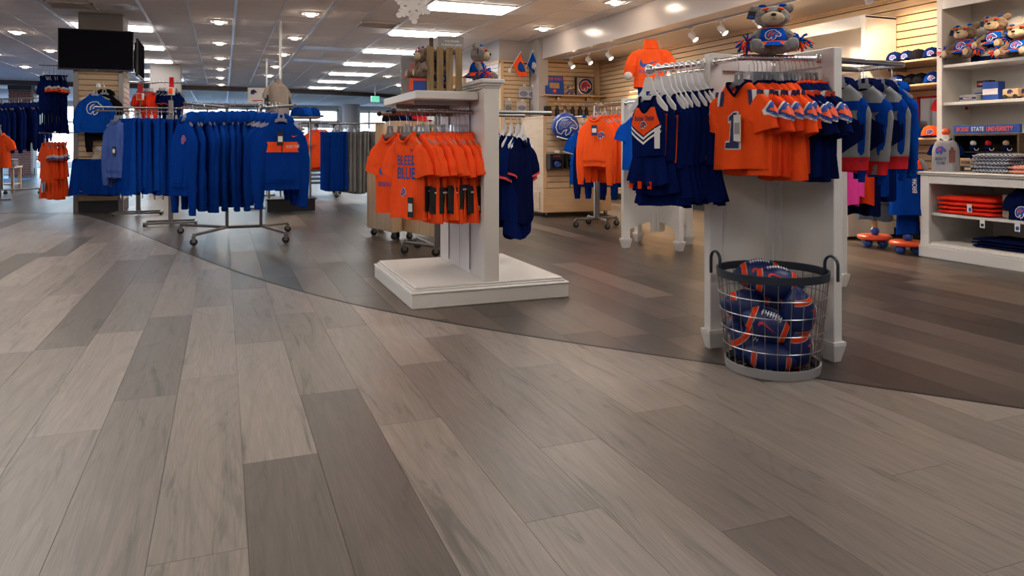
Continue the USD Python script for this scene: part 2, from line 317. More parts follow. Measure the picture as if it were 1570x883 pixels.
for n, (a, b, y) in enumerate(TRO):
    rowy = [q for (p_, _, q) in TRO if p_ == a and q > (9.5 if a > 0 else 13.0)]
    lab = f'recessed fluorescent troffer, {ORDN[rowy.index(y)]} from the front in the {"right-hand" if a > 0 else "left-hand"} row of troffers' if y in rowy else 'recessed fluorescent troffer in the ceiling before the first ones in view'
    if tro0 is None: tro0 = troffer(a, b, y); tag(stage.GetPrimAtPath(tro0), lab)
    else: dup(tro0, (a, y, ZC), 0, lab, 'recessed fluorescent troffers')
def proj_y(x, y): d = x * SY + y * CY; return HZ - F * (ZC - 1) / d if d > .5 and abs(F * (x * CY - y * SY) / d) < 800 else -1
# ---- square recessed downlights
def downlight(x, y):
    t = thing('downlight', 'small square recessed downlight with a warm lamp', 'downlight', (x, y, ZC), 0, 'square recessed downlights')
    o, i_ = 0.13, 0.11
    fr = cat_([bx(-o, o, -o, -i_, -0.014, 0.01), bx(-o, o, i_, o, -0.014, 0.01), bx(-o, -i_, -o, o, -0.014, 0.01), bx(i_, o, -o, o, -0.014, 0.01)])
    obj('frame', fr, 'white_paint', t, False)
    obj('reflector', bx(-i_, i_, -i_, i_, -0.008, 0.008), 'cap_metal', t, False)
    obj('lamp', lathe([(0, -0.055), (0.04, -0.052), (0.062, -0.04), (0.07, -0.02), (0.07, -0.006), (0, -0.006)], 20), 'bulb_glow', t)
    return t
dl0 = None
DL = [(-0.06, 10.1 + 2.64 * k) for k in range(-3, 7)] + [(1.23, 8.8 + 2.66 * k) for k in range(-2, 6)] + [(-3.36, 12.5 + 2.68 * k) for k in range(-2, 5)] + [(-4.65, 13.7 + 2.7 * k) for k in range(0, 5)] + [(5.06, 8.98), (5.06, 11.46), (5.06, 6.4), (5.06, 3.8)] + [(4.4, 21.0), (6.2, 20.2), (5.4, 24.0)]
for x, y in DL:
    nm = {-0.06: 'in the row straight ahead', 1.23: 'in the row right of the straight-ahead one', -3.36: 'in the row left of the television pillar', -4.65: 'in the farthest left row', 5.06: 'along the soffit'}.get(x, 'near the curved beam')
    col = sorted(q for p_, q in DL if (p_ == x if nm != 'near the curved beam' else p_ in (4.4, 6.2, 5.4)) and proj_y(p_, q) > 0); lab = f'square recessed downlight, {ORDN[col.index(y)]} from the front {nm}' if y in col else 'square recessed downlight in the ceiling before the first ones in view'
    if dl0 is None: dl0 = downlight(x, y); tag(stage.GetPrimAtPath(dl0), lab)
    else: dup(dl0, (x, y, ZC), 0, lab, 'square recessed downlights')
# ---- air vents and smoke detectors
def vent(x, y, w, h, label):
    t = thing('ceiling_vent', label, 'air vent', (x, y, ZC - 0.004)); 
    obj('frame', cat_([bx(0, w, 0, 0.03, -0.012, 0), bx(0, w, h - 0.03, h, -0.012, 0), bx(0, 0.03, 0, h, -0.012, 0), bx(w - 0.03, w, 0, h, -0.012, 0)]), 'grille_grey', t, False)
    obj('backing', bx(0.03, w - 0.03, 0.03, h - 0.03, -0.002, 0), 'ceiling_tile', t, False)
    for k in range(1, 10): obj('louvre', rot(bx(0.03, w - 0.03, -0.012, 0.012, -0.001, 0.001), 18, (1, 0, 0)).apply_translation((0, 0.03 + (h - 0.06) * k / 10, -0.012)), 'grille_grey', t, False)
vent(2.07, 11.85, 0.62, 0.56, 'grey louvred square air vent in the ceiling above the snowflake')
vent(-2.30, 11.75, 0.6, 0.56, 'grey louvred square air vent in front of the television column')
for (a, b, y) in ((1.36, 2.0, 15.3), (1.36, 2.0, 17.5)): pass
def saucer(x, y, label):
    t = thing('ceiling_speaker', label, 'speaker', (x, y, ZC)); obj('rim', lathe([(0, -0.02), (0.17, -0.02), (0.19, -0.008), (0.19, 0.0), (0, 0)], 28), 'white_paint', t); obj('grille', lathe([(0, -0.026), (0.15, -0.024), (0.15, -0.018), (0, -0.018)], 28), 'ceiling_bar', t)
saucer(-1.30, 11.85, 'round white ceiling speaker right of the television column')
saucer(1.12, 15.5, 'round white ceiling speaker near the tall signposts')
saucer(1.05, 18.2, 'round white ceiling speaker farther back by the tall signposts')
for yy in (15.2, 17.6):
    t = thing('ceiling_panel', 'flat glossy daylight-tinted ceiling panel beside the troffers' , 'ceiling panel', (1.50, yy, ZC), 0, 'glossy ceiling panels'); obj('frame', cat_([bx(0, 1.18, 0, .03, -.012, 0), bx(0, 1.18, .55, .58, -.012, 0), bx(0, .03, .03, .55, -.012, 0), bx(1.15, 1.18, .03, .55, -.012, 0)]), 'ceiling_bar', t, False); obj('panel', bx(0.03, 1.15, 0.03, 0.55, -0.008, 0), 'white_plastic', t, False)

# ---- the dark curved ceiling beam at the back
bp = [(-13, 26.6), (-6.4, 26.8), (-1.46, 27.0), (1.5, 27.25), (3.5, 27.7), (5.0, 28.2), (6.2, 28.9), (7.4, 30.2), (8.6, 32.5)]
struct('trim_1', prism(LineString(bp).buffer(0.14, cap_style=2), 2.85, ZC), 'beam_dark', label='dark curved ceiling beam across the back of the shop')

# ---- walls
struct('wall_right', bx(6.86, 7.0, NEAR, 13.0, 0, 2.66), 'wall_paint')
struct('wall_far_right', cat_([bx(4.86, 5.62, 13.06, 13.2, 0, ZC), bx(4.86, 5.0, 13.2, 19.0, 0, ZC), bx(5.48, 5.62, 12.62, 13.06, 0, ZC), bx(5.62, 7.0, 12.72, 12.86, 0, 2.66), bx(5.0, 9.5, 19.0, 19.2, 0, ZC)]), 'wall_paint', label='grey wall pier at the back right corner')
# soffit over the display niche: face at X=5.54, open underside at 2.60
sof = bx(5.54, 7.0, NEAR, 12.72, 2.60, ZC); struct('trim_2', sof, 'soffit_gloss', label='pale soffit box above the slatwall niche')
struct('wall_back', bx(-13, 9.5, -3.2, NEAR, 0, ZC), 'wall_paint'); struct('wall_left', bx(-13.2, -13, NEAR, 18, 0, ZC), 'wall_paint')
struct('wall_right_rear', bx(9.5, 9.7, 19.2, FAR, 0, ZC), 'wall_paint')

# ---- slatwall boards
def slats(host, n0, z0, z1, pitch, place, m='maple'):
    z = z0
    while z < z1 - 0.02:
        place(z + 0.004, min(z + pitch - 0.006, z1), m, host); z += pitch
PIT = 0.0815
struct('trim_3', bx(6.81, 6.86, 3.0, 12.70, 0.10, 2.62), 'groove_dark', label='maple slatwall boards along the right wall')
RS = '/World/trim_3'
z = 0.10
while z < 2.56:
    for (ya, yb) in ((3.0, 5.35), (5.355, 7.75), (7.755, 10.2), (10.205, 12.69)): obj('slat', bx(6.785, 6.812, ya, yb, z + 0.004, z + PIT - 0.006, 0.003), 'maple', RS, False)
    z += PIT
obj('cap_rail', bx(6.77, 6.86, 3.0, 12.70, 2.565, 2.605), 'shelf_wood', RS, False)
struct('trim_4', bx(5.62, 6.80, 12.68, 12.72, 0.10, 2.62), 'groove_dark', label='maple slatwall boards on the niche end wall')
z = 0.10
while z < 2.53:
    obj('slat', bx(5.66, 6.66, 12.655, 12.682, z + 0.004, z + PIT - 0.006, 0.003), 'maple', '/World/trim_4', False); z += PIT
obj('end_board', bx(6.66, 6.78, 12.65, 12.69, 0.1, 2.56), 'maple', '/World/trim_4', False); obj('cap_rail', bx(5.6, 6.79, 12.64, 12.70, 2.56, 2.60), 'shelf_wood', '/World/trim_4', False)
struct('trim_5', bx(4.90, 5.46, 13.02, 13.06, 0.10, 2.60), 'groove_dark', label='maple slatwall boards behind the two small flags')
z = 0.10
while z < 2.53:
    obj('slat', bx(4.92, 5.45, 12.995, 13.022, z + 0.004, z + PIT - 0.006, 0.003), 'maple', '/World/trim_5', False); z += PIT
obj('cap_rail', bx(4.86, 5.48, 12.98, 13.06, 2.56, 2.60), 'shelf_wood', '/World/trim_5', False)
obj('edge_strip', bx(4.86, 4.92, 12.985, 13.06, 0.1, 2.56), 'maple', '/World/trim_5', False)
obj('side_slat', cat_([bx(4.838, 4.86, 13.06, 16.5, zz + .004, zz + PIT - .006) for zz in np.arange(0.1, 2.5, PIT)]), 'pale_slat', '/World/trim_5', False)
obj('side_cap', bx(4.83, 4.88, 13.0, 16.6, 2.54, 2.60), 'shelf_wood', '/World/trim_5', False)
struct('baseboard_right', bx(6.79, 6.86, 3.0, 12.7, 0, 0.10), 'black_plastic')
struct('trim_6', bx(5.47, 5.66, 12.585, 12.62, 0, ZC), 'wall_paint', label='pale corner trim strip beside the niche')

# ---- far glazed front with entrance doors
YF = 38.3
def post(x0, x1, z0, z1, d=0.10): return bx(x0, x1, YF - d / 2, YF + d / 2, z0, z1)
struct('wall_front', cat_([bx(-13, -9.7, YF, YF + .2, 0, ZC), bx(-13, 9.5, YF, YF + .25, 2.80, ZC), bx(5.5, 6.35, YF - .1, YF + .2, 0, ZC), bx(8.2, 9.5, YF - 2.2, YF, 0, ZC)]), 'soffit_paint')
xs = [-9.7, -7.9, -6.1, -4.3, -2.5, -0.7, 1.1, 2.9]
fr = [post(x - 0.05, x + 0.05, 0, 2.80) for x in xs] + [post(-9.7, 2.9, z0, z1) for z0, z1 in ((0, 0.25), (2.72, 2.80), (2.0, 2.08))]
w = thing('window_1', 'tall glazed shop front of framed panes at the far end', 'window', kind='structure'); obj('frame', cat_(fr), 'white_paint', w, False)
for a, b in zip(xs, xs[1:]):
    obj('pane', bx(a + .05, b - .05, YF - .006, YF + .006, 0.25, 2.0), 'window_glass', w, False); obj('pane', bx(a + .05, b - .05, YF - .006, YF + .006, 2.08, 2.72), 'window_glass', w, False)
d = thing('door_1', 'pair of pale glazed entrance doors under a transom window', 'door', kind='structure')
dr = [post(2.95, 3.1, 0, 2.80), post(5.4, 5.55, 0, 2.80), post(2.95, 5.5, 2.06, 2.22), post(2.95, 5.5, 2.70, 2.80), post(4.15, 4.29, 0, 2.1)]
obj('frame', cat_(dr), 'white_paint', d, False)
for a, b in ((3.1, 4.17), (4.27, 5.4)):
    leaf = obj('leaf', cat_([post(a, a + .2, 0, 2.06, .05), post(b - .2, b, 0, 2.06, .05), post(a, b, 0, .3, .05), post(a, b, 1.86, 2.06, .05)]), 'white_paint', d, False)
    obj('pane', bx(a + .2, b - .2, YF - .006, YF + .006, .3, 1.86), 'window_glass', leaf, False)
obj('pane', bx(3.1, 5.4, YF - .006, YF + .006, 2.22, 2.7), 'window_glass', d, False)
w = thing('window_2', 'narrow tall side window right of the entrance doors', 'window', kind='structure')
obj('frame', cat_([post(6.35, 6.45, 0, 2.8), post(7.9, 8.0, 0, 2.8), post(6.35, 8.0, 0, .2), post(6.35, 8, 2.65, 2.8), post(7.0, 7.08, 0, 2.8)]), 'white_paint', w, False)
obj('pane', bx(6.45, 7.9, YF - .006, YF + .006, .2, 2.65), 'window_glass', w, False)
struct('trim_7', T(cyl(0.42, 0, ZC, n=32), 5.85, 36.5, 0), 'soffit_paint', smooth=30, label='round pale column left of the side window')
# left glazed wall with the brick pier outside
XL = -10.5
w = thing('window_3', 'bright glazed wall at the far left around a brick pier', 'window', kind='structure')
ys = [24.0, 26, 28, 30, 32, 34, 36, 38.3]
YW = 29.5
xw = [-13, -11.2, -9.4, -7.6, -6.0]
fr = [bx(x - .05, x + .05, YW - .05, YW + .05, 0, 2.85) for x in xw] + [bx(-13, -6.0, YW - .05, YW + .05, a, b) for a, b in ((0, .2), (2.75, 2.9))]
obj('frame', cat_(fr), 'white_paint', w, False)
for a, b in zip(xw, xw[1:]): obj('pane', bx(a + .05, b - .05, YW - .006, YW + .006, .2, 2.75), 'window_glass', w, False)
w = thing('window_4', 'glazed side wall at the far left beyond the frame', 'window', kind='structure'); ys = [18.0, 21.9, 25.7, 29.5]
obj('frame', cat_([bx(-13.05, -12.95, y - .05, y + .05, 0, 2.9) for y in ys] + [bx(-13.05, -12.95, 18, 29.5, a, b) for a, b in ((0, .2), (2.75, 2.98))]), 'white_paint', w, False)
for a, b in zip(ys, ys[1:]): obj('pane', bx(-13.006, -12.994, a + .05, b - .05, .2, 2.75), 'window_glass', w, False)
# brick pier just inside the glazing
pa, pb = atY(13, 200, 28.6), atY(47, 200, 28.6)
bk = thing('brick_pier', 'red-brown brick pier standing by the far left windows', 'brick pier', (pa[0], 28.6, 0))
W_ = pb[0] - pa[0]
obj('core', bx(.01, W_ - .01, .01, .5, 0, 2.82), 'ink_grey', bk, False)
rb = random.Random(3); bm = []
for r_ in range(36):
    zz = r_ * 0.078
    x = -0.105 * (r_ % 2)
    while x < W_:
        a, b = max(0, x + .005), min(W_, x + .205)
        if b - a > .02: bm.append(bx(a, b, -.004 + rb.uniform(0, .004), .3, zz + .005, zz + .072))
        x += .21
mottled('brick_red', (98, 62, 56), (128, 84, 74), 9, 0.85, .3, 90)
obj('brickwork', cat_(bm), 'brick_red', bk, False, kind='stuff')
obj('coping', bx(-.02, W_ + .02, -.02, .52, 2.82, ZC), 'beam_dark', bk, False)

mottled('carpet_blue', (24, 62, 110), (32, 74, 126), 60, 0.95)
obj('carpet', bx(-12.5, -5.2, 18.6, 25.5, 0, .012), 'carpet_blue', smooth=False, label='blue carpet patch at the far left under the window racks', cat='carpet')
# ---- outside ground and a pale building opposite, seen through the glass
mottled('paving', (150, 148, 144), (170, 168, 164), 2, 0.9)
struct('ground', cat_([bx(-40, 40, FAR + 0.2, 80, -0.2, -0.05), bx(-40, -13.2, 18, FAR + .2, -0.2, -0.05)]), 'paving', label='pale paving outside the shop front')

# ================================================================ CLOTH: builders for hung garments
def loft(rings, close_u=True, cap0=False, cap1=False):
    rings = np.asarray(rings); nv, nu = rings.shape[:2]
    V = rings.reshape(-1, 3); Fc = []
    for i in range(nv - 1):
        for j in range(nu if close_u else nu - 1):
            a, b = i * nu + j, i * nu + (j + 1) % nu
            Fc += [(a, b, b + nu), (a, b + nu, a + nu)]
    for cap, i in ((cap0, 0), (cap1, nv - 1)):
        if cap:
            V = np.vstack([V, rings[i].mean(0)]); k = len(V) - 1
            for j in range(nu): Fc.append((k, i * nu + (j + 1) % nu, i * nu + j) if i == 0 else (k, i * nu + j, i * nu + (j + 1) % nu))
    return trimesh.Trimesh(V, Fc, process=False)
def sgnp(c, p): return np.sign(c) * np.abs(c) ** p
class Torso:
    """the hollow body of a shirt on its hanger; origin at the neck, front to -y"""
    def __init__(s, sh=.20, ch=.225, hem=.225, L=.62, neck=.08, drop=.06, b=.045, fold=.012, seed=0, nu=48, nv=26, v=False, hemarc=0.0, sdrop=.075, band=None):
        s.sh, s.L, s.neck, s.drop, s.sd = sh, L, neck, drop, sdrop
        a = np.linspace(0, 2 * PI, nu, endpoint=False); rings = []
        zs = np.r_[np.linspace(-L, -.22 * L / .62, nv - 8), np.linspace(-.22 * L / .62, -sdrop, 5)[1:]]
        for z in zs:
            u = (z + L) / L
            zc = -.22 * L / .62
            half = hem + (ch - hem) * (z + L) / (zc + L) if z < zc else ch + (sh - ch) * ((z - zc) / (-sdrop - zc)) ** 1.5
            rings.append((z, half, b * (.62 + .5 * (1 - u)), 0.0))
        for k in range(1, 7):
            t = k / 6; rings.append((-sdrop * (1 - t) ** 1.15, sh + (neck - sh) * t ** .9, b * .62 + (.040 - b * .62) * t, t))
        out = []
        for z, half, d, t in rings:
            x = half * sgnp(np.cos(a), .75); y = d * sgnp(np.sin(a), .8)
            if band and z < -L + band: y = y * .8; x = x * .96
            down = (-z / L) ** 1.3 if z < 0 else 0
            P = np.stack([x * 11 + seed * 7.3, np.full_like(x, z * 2.0), np.sign(np.sin(a)) * .25 + x * 0], 1)
            P2 = np.stack([x * 26 + seed * 3.1, np.full_like(x, z * 3.2), np.sign(np.sin(a)) * .4 + x * 0], 1)
            y = y + fold * down * 3.0 * (meshkit.noise(P, 5) - .5) + fold * .9 * (down + .25) * (meshkit.noise(P2, 9) - .5) * (1 - t)
            zz = np.full_like(x, z) + down * .022 * (meshkit.noise(P * [1, .2, 1], 4) - .5)
            if hemarc and z < -L * .55: zz = zz - hemarc * ((-z / L) - .55) / .45 * (1 - (x / half) ** 2)
            fr = np.clip(-np.sin(a) * 2.2, 0, 1); q = np.clip(1 - (np.abs(x) / half if v else (x / half) ** 2), 0, 1)
            zz = zz - drop * t ** 2 * fr * q + .012 * t * (1 - fr) * q
            y = y + fr * q * t * .008
            out.append(np.stack([x, y, zz], 1))
        s.rings = np.array(out); s.mesh = loft(s.rings)
        V = s.mesh.vertices; A = np.tile(np.sin(a), len(out)); f = A < -.02
        lim = f & (V[:, 2] < -.5 * 0 + .02)
        s._f = LinearNDInterpolator(V[lim][:, [0, 2]], V[lim][:, 1]); s._n = NearestNDInterpolator(V[lim][:, [0, 2]], V[lim][:, 1])
        bk = (A > .02)
        s._fb = LinearNDInterpolator(V[bk][:, [0, 2]], V[bk][:, 1]); s._nb = NearestNDInterpolator(V[bk][:, [0, 2]], V[bk][:, 1])
    def fy(s, x, z):
        y = s._f(x, z); bad = np.isnan(y); y[bad] = s._n(x[bad], z[bad]) if bad.any() else 0; return y
    def by(s, x, z):
        y = s._fb(x, z); bad = np.isnan(y); y[bad] = s._nb(x[bad], z[bad]) if bad.any() else 0; return y
    def onto(s, flat, x=0, z=0, off=.0035, back=False):
        """lay a flat printed or sewn shape (made in xy) on the chest"""
        v, f = trimesh.remesh.subdivide_to_size(flat.vertices, flat.faces, .02)
        X, Z = v[:, 0] + x, v[:, 1] + z
        Y = s.by(X, Z) + off if back else s.fy(X, Z) - off
        return trimesh.Trimesh(np.stack([X, Y, Z], 1), f, process=False)
    def collar(s, r=.010):
        loop = s.rings[-1]; loop = np.vstack([loop, loop[:1]])
        return tube(loop, r, 6, caps=False)
    def hemband(s, h=.05, o=.004):
        rr = []
        for k in range(len(s.rings)):
            if s.rings[k][:, 2].mean() > -s.L + h + .03: break
            c = s.rings[k].copy(); cen = c.mean(0); dv = c - cen; dv[:, 2] = 0; dv /= np.linalg.norm(dv, axis=1, keepdims=True) + 1e-9
            rr.append(c + dv * o)
        return loft(rr)
def sleeve(side, path, hs, ds, nu=20, seed=0, wr=.010):
    path = np.array(path, float); n = len(path)
    # smooth the path
    k = np.linspace(0, n - 1, (n - 1) * 4 + 1); i0 = np.arange(n)
    P = np.stack([np.interp(k, i0, path[:, c]) for c in range(3)], 1)
    for c in range(3): P[1:-1, c] = (P[:-2, c] + 2 * P[1:-1, c] + P[2:, c]) / 4
    H, D = np.interp(k, i0, hs), np.interp(k, i0, ds)
    t = np.gradient(P, axis=0); t[:, 1] = 0; t /= np.linalg.norm(t, axis=1, keepdims=True)
    nrm = np.stack([-t[:, 2], 0 * t[:, 0], t[:, 0]], 1)
    a = np.linspace(0, 2 * PI, nu, endpoint=False); rings = []
    for i in range(len(P)):
        w = wr * (meshkit.noise(np.stack([np.cos(a) * 2 + seed, np.sin(a) * 2 + i * .5, a * 0 + i * .35], 1), 3) - .5) * min(1, i / 3)
        rings.append(P[i] + (H[i] * sgnp(np.cos(a), .85) + w)[:, None] * nrm[i] + (D[i] * sgnp(np.sin(a), .85) + w)[:, None] * np.array([0, 1, 0]))
    R_ = np.array(rings)
    if side < 0: R_[:, :, 0] *= -1; R_ = R_[:, ::-1]
    return loft(R_)
def ss_path(sh, k): return [(sh - .06 * k, 0, -.120 * k), (sh - .002 * k, 0, -.168 * k), (sh + .030 * k, 0, -.235 * k), (sh + .046 * k, 0, -.305 * k)]
SS_H = (.072, .086, .088, .086); SS_D = (.022, .030, .036, .038)
def short_sleeves(sh, k=1.0, seed=0, z0=0.0):
    return [sleeve(s_, ss_path(sh, k), [h * k for h in SS_H], [d * k for d in SS_D], seed=seed + s_, wr=.014 * k) for s_ in (-1, 1)]
def on_sleeve(flat, path, hs, ds, u0, side=1, off=.004):
    """lay a flat shape on the outside of a sleeve: x of the shape runs along the arm, y across it"""
    path = np.array(path, float); seg = np.linalg.norm(np.diff(path, axis=0), axis=1); L = np.r_[0, np.cumsum(seg)]
    v, f = trimesh.remesh.subdivide_to_size(flat.vertices, flat.faces, .015); out = []
    for x, y in v[:, :2]:
        u = np.clip(u0 + x, 0, L[-1] - 1e-4); p = np.array([np.interp(u, L, path[:, c]) for c in range(3)]); q = np.array([np.interp(min(u + .02, L[-1]), L, path[:, c]) for c in range(3)]) ; r = np.array([np.interp(max(u - .02, 0), L, path[:, c]) for c in range(3)])
        t = q - r; t[1] = 0; t /= np.linalg.norm(t); n = np.array([-t[2], 0, t[0]]); h = np.interp(u, L, hs); d = np.interp(u, L, ds)
        w = np.clip(abs(y) / d, 0, .97); out.append(p + n * (h * (1 - w ** 2.35) ** .43 + off) + np.array([0, y, 0]))
    out = np.array(out); out[:, 0] *= side
    return trimesh.Trimesh(out, f if side > 0 else f[:, ::-1], process=False)
LS_H = (.070, .086, .078, .066, .052)
def ls_path(sh, k, L, out, sway): return [(sh - .06 * k, 0, -.125 * k), (sh - .004 * k, 0, -.185 * k), (sh + out * .7, -.01 + sway * .3, -.175 * k - .28 * L), (sh + out, -.015 + sway * .7, -.165 * k - .62 * L), (sh + out * .96, -.01 + sway, -.165 * k - .94 * L)]
def long_sleeves(sh, k=1.0, L=.60, seed=0, out=.075, d=.045, sway=0.0, arm=1.0):
    pth = ls_path(sh, k, L, out, sway)
    hs = [h * k * (1, .5 + .5 * arm, arm, arm, arm)[i] for i, h in enumerate(LS_H)]; ds = [d * q for q in (.7, 1, 1, .9, .75)]
    sl = [sleeve(s_, pth, hs, ds, seed=seed + s_, wr=.014) for s_ in (-1, 1)]
    a, b = np.array(pth[-1]), np.array(pth[-1]) + (-.002, 0, -.055 * k)
    cf = [sleeve(s_, [a, (a + b) / 2, b], [.044 * k * arm, .046 * k * arm, .042 * k * arm], [d * .7, d * .72, d * .66], seed=seed) for s_ in (-1, 1)]
    return sl, cf
def hood_mesh(k=1.0, seed=0):
    """a hood fallen back on the shoulders: a fat roll round the neck, heaviest behind"""
    a = np.radians(np.linspace(-118, 298, 26)); pts = []; rr = []
    for t in np.linspace(-120, 120, 25):
        b = math.radians(90 - t); back = math.cos(math.radians(t)) * .5 + .5
        pts.append((.085 * k * math.cos(b), .02 + .055 * k * math.sin(b) * (1.15 if back > .5 else 1), -.045 * k + .05 * k * back)); rr.append(k * (.022 + .034 * back))
    m = tube(pts, np.array(rr), 12, flat=(1.0, 1.25))
    m.vertices += (.012 * k * (meshkit.noise(m.vertices * 28 + seed, 2) - .5))[:, None] * np.array([1, 1, .6]); return m
def drape(w, L, n, seed, d=.05, fold=.02, flare=1.0, nu=48, nv=16, top=.9):
    """shorts, skirts and trousers legs: a hollow of cloth with hanging folds"""
    a = np.linspace(0, 2 * PI, nu, endpoint=False); out = []
    for i in range(nv):
        t = i / (nv - 1); z = -L * t
        half = w * (top + (flare - top) * t); dd = d * (.5 + .5 * t)
        f = 1 + .34 * t * np.sin(a * n + seed) + .4 * (meshkit.noise(np.stack([np.cos(a) * 3 + seed, np.sin(a) * 3, a * 0 + t], 1), 7) - .5)
        x = half * sgnp(np.cos(a), .8); y = dd * f * sgnp(np.sin(a), .9) + fold * t * np.sin(x * 40 + seed)
        out.append(np.stack([x, y, z + .01 * t * np.sin(a * 2 + seed)], 1))
    return loft(np.array(out)[::-1])
def flat_poly(poly):
    ms = []
    for g in getattr(poly, 'geoms', [poly]):
        if g.area < 1e-8: continue
        v, f = trimesh.creation.triangulate_polygon(g, engine='earcut'); ms.append(trimesh.Trimesh(np.c_[v, np.zeros(len(v))], f, process=False))
    return cat_(ms)
def flat_text(s, h, width=None, slant=0):
    m = text(s, h, .002, True, width, slant); keep = m.face_normals[:, 2] > .5
    m = trimesh.Trimesh(m.vertices, m.faces[keep], process=False); m.remove_unreferenced_vertices(); m.vertices[:, 2] = 0; return m
def flip(m): m = m.copy(); m.vertices[:, 0] *= -1; m.faces = m.faces[:, ::-1]; return m
SWOOSH = Polygon([(-.44, .21), (-.50, .02), (-.47, -.12), (-.36, -.20), (-.20, -.17), (.5, .14), (-.10, -.03), (-.25, -.055), (-.36, -.01), (-.40, .08)])
HORSE = Polygon([(-.42, -.30), (-.50, -.05), (-.44, .22), (-.24, .41), (.02, .46), (.18, .43), (.20, .34), (.34, .25), (.50, .02), (.46, -.10), (.36, -.13), (.24, -.06), (.12, -.06), (.17, -.18), (.10, -.34), (-.05, -.44), (-.09, -.30), (-.02, -.17), (-.16, -.20), (-.26, -.38)])
MANE = [Polygon([(-.36, -.12), (-.32, .12), (-.18, .28), (.04, .33), (-.14, .2), (-.24, .05), (-.26, -.14)]), Polygon([(-.18, -.06), (-.12, .1), (.04, .2), (.2, .2), (.04, .1), (-.06, -.04)]), Polygon([(.14, .02), (.3, .1), (.38, .02), (.26, .02)])]
def horse(size): s = lambda g: affinity.scale(g, size, size, origin=(0, 0)); return s(HORSE.buffer(.06)), s(HORSE), s(shapely.union_all(MANE))
def swoosh(size): return affinity.scale(SWOOSH, size, size, origin=(0, 0))
def put_horse(T_, parent, x, z, size, edge='ink_white', fill='ink_blue', mane='ink_orange', off=.0035, name='horse_emblem', back=False):
    a, b, c = horse(size)
    e = obj(name, T_.onto(flat_poly(a), x, z, off, back), edge, parent, True)
    obj('emblem_fill', T_.onto(flat_poly(b), x, z, off + .0012, back), fill, e, True)
    obj('emblem_mane', T_.onto(flat_poly(c), x, z, off + .0024, back), mane, e, True)

# ---- hangers
def hanger_parts(w=.19, k=1.0, white=False):
    hook = np.vstack([arc((0, 0, .150 * k), .016, -20, 200, 14), [(-.012, 0, .130 * k), (0, 0, .105 * k), (0, 0, .05 * k)]])
    hk = tube(hook, .0019, 6)
    if white:
        p = Polygon([(-w, -.075), (-w * .98, -.055), (-.035, .035), (-.016, .10), (.016, .10), (.035, .035), (w * .98, -.055), (w, -.075), (w * .86, -.068), (.03, -.012), (-.03, -.012), (-w * .86, -.068)]).buffer(.004)
        p = p.difference(sbox(-.018, .008, .018, .03))
        body = extr(p, .009, 'xz', -.0045)
        hookw = tube(np.vstack([arc((0, 0, .150), .018, -30, 200, 16), [(-.010, 0, .128), (0, 0, .10)]]), .0055, 8)
        return hookw, body
    p = Polygon([(-w, -.062), (-.03, .012), (-.022, .062), (.022, .062), (.03, .012), (w, -.062), (w * .97, -.074), (.02, -.012), (-.02, -.012), (-w * .97, -.074)]).buffer(.003)
    p = p.difference(sbox(-.012, .018, .012, .048))
    return hk, extr(p, .010, 'xz', -.005)
HANG = {}
def hanger(loc, rz, kind='clear', w=.18, group='clear plastic hangers along the rails', label=None, s=1.0):
    key = (kind, round(w, 2)); lab = label or (('clear plastic hanger with a wire hook ' if kind == 'clear' else 'thick white plastic hanger ') + group.split('hangers ', 1)[1])
    if key not in HANG:
        hk, bd = hanger_parts(w, 1.0, kind == 'white')
        t = thing('hanger', lab, 'hanger', loc, rz, group, scale=s)
        obj('hook', hk, 'chrome' if kind == 'clear' else 'white_plastic', t); obj('body', bd, 'clear_plastic' if kind == 'clear' else 'white_plastic', t, False); HANG[key] = t; return t
    return dup(HANG[key], loc, rz, lab, group, scale=s)

# ---- whole garments (each returns the thing's path, standing at loc until moved)
def tag_card(parent, x, y, z, w=.045, h=.085, m='card_black', sticker=True, ry=0):
    c = obj('hang_tag', T(bx(-w / 2, w / 2, -.0015, .0015, -h, 0), x, y, z), m, parent, False)
    if sticker: obj('sticker', T(bx(-w * .38, w * .38, -.0028, -.0016, -h * .72, -h * .3), x, y, z), 'label_white' if m != 'label_white' else 'ink_grey', c, False)
def tee(name, label, cat, body, sl=None, col=None, k=1.0, seed=0, L=.62, cuff=None, tag_=None, decor=None, group=None, v=False, drop=.06, sh=.165, ch=.178, hem=.19, fold=.022, hemarc=0.0, b=.030, nu=48):
    t = thing(name, label, cat, group=group)
    To = Torso(sh * k, ch * k, hem * k, L * k, .078 * k, drop * k, b, fold, seed, v=v, hemarc=hemarc, sdrop=.078 * k, nu=nu)
    obj('body', To.mesh, body, t, True)
    for s_, m in zip((-1, 1), short_sleeves(sh * k, k, seed)):
        sp = obj('sleeve', m, sl or body, t, True)
        if cuff:
            e = m.vertices.reshape(-1, 20, 3)[-2:]; c = e[-1].mean(0); obj('cuff_band', loft(np.array([e[0] + (e[0] - c) * .02, e[1] + (e[1] - c) * .05])), cuff, sp, True)
    obj('collar', To.collar(.009 * k), col or body, t, True)
    if decor: decor(To, t)
    if tag_: tag_card(t, *tag_)
    return t
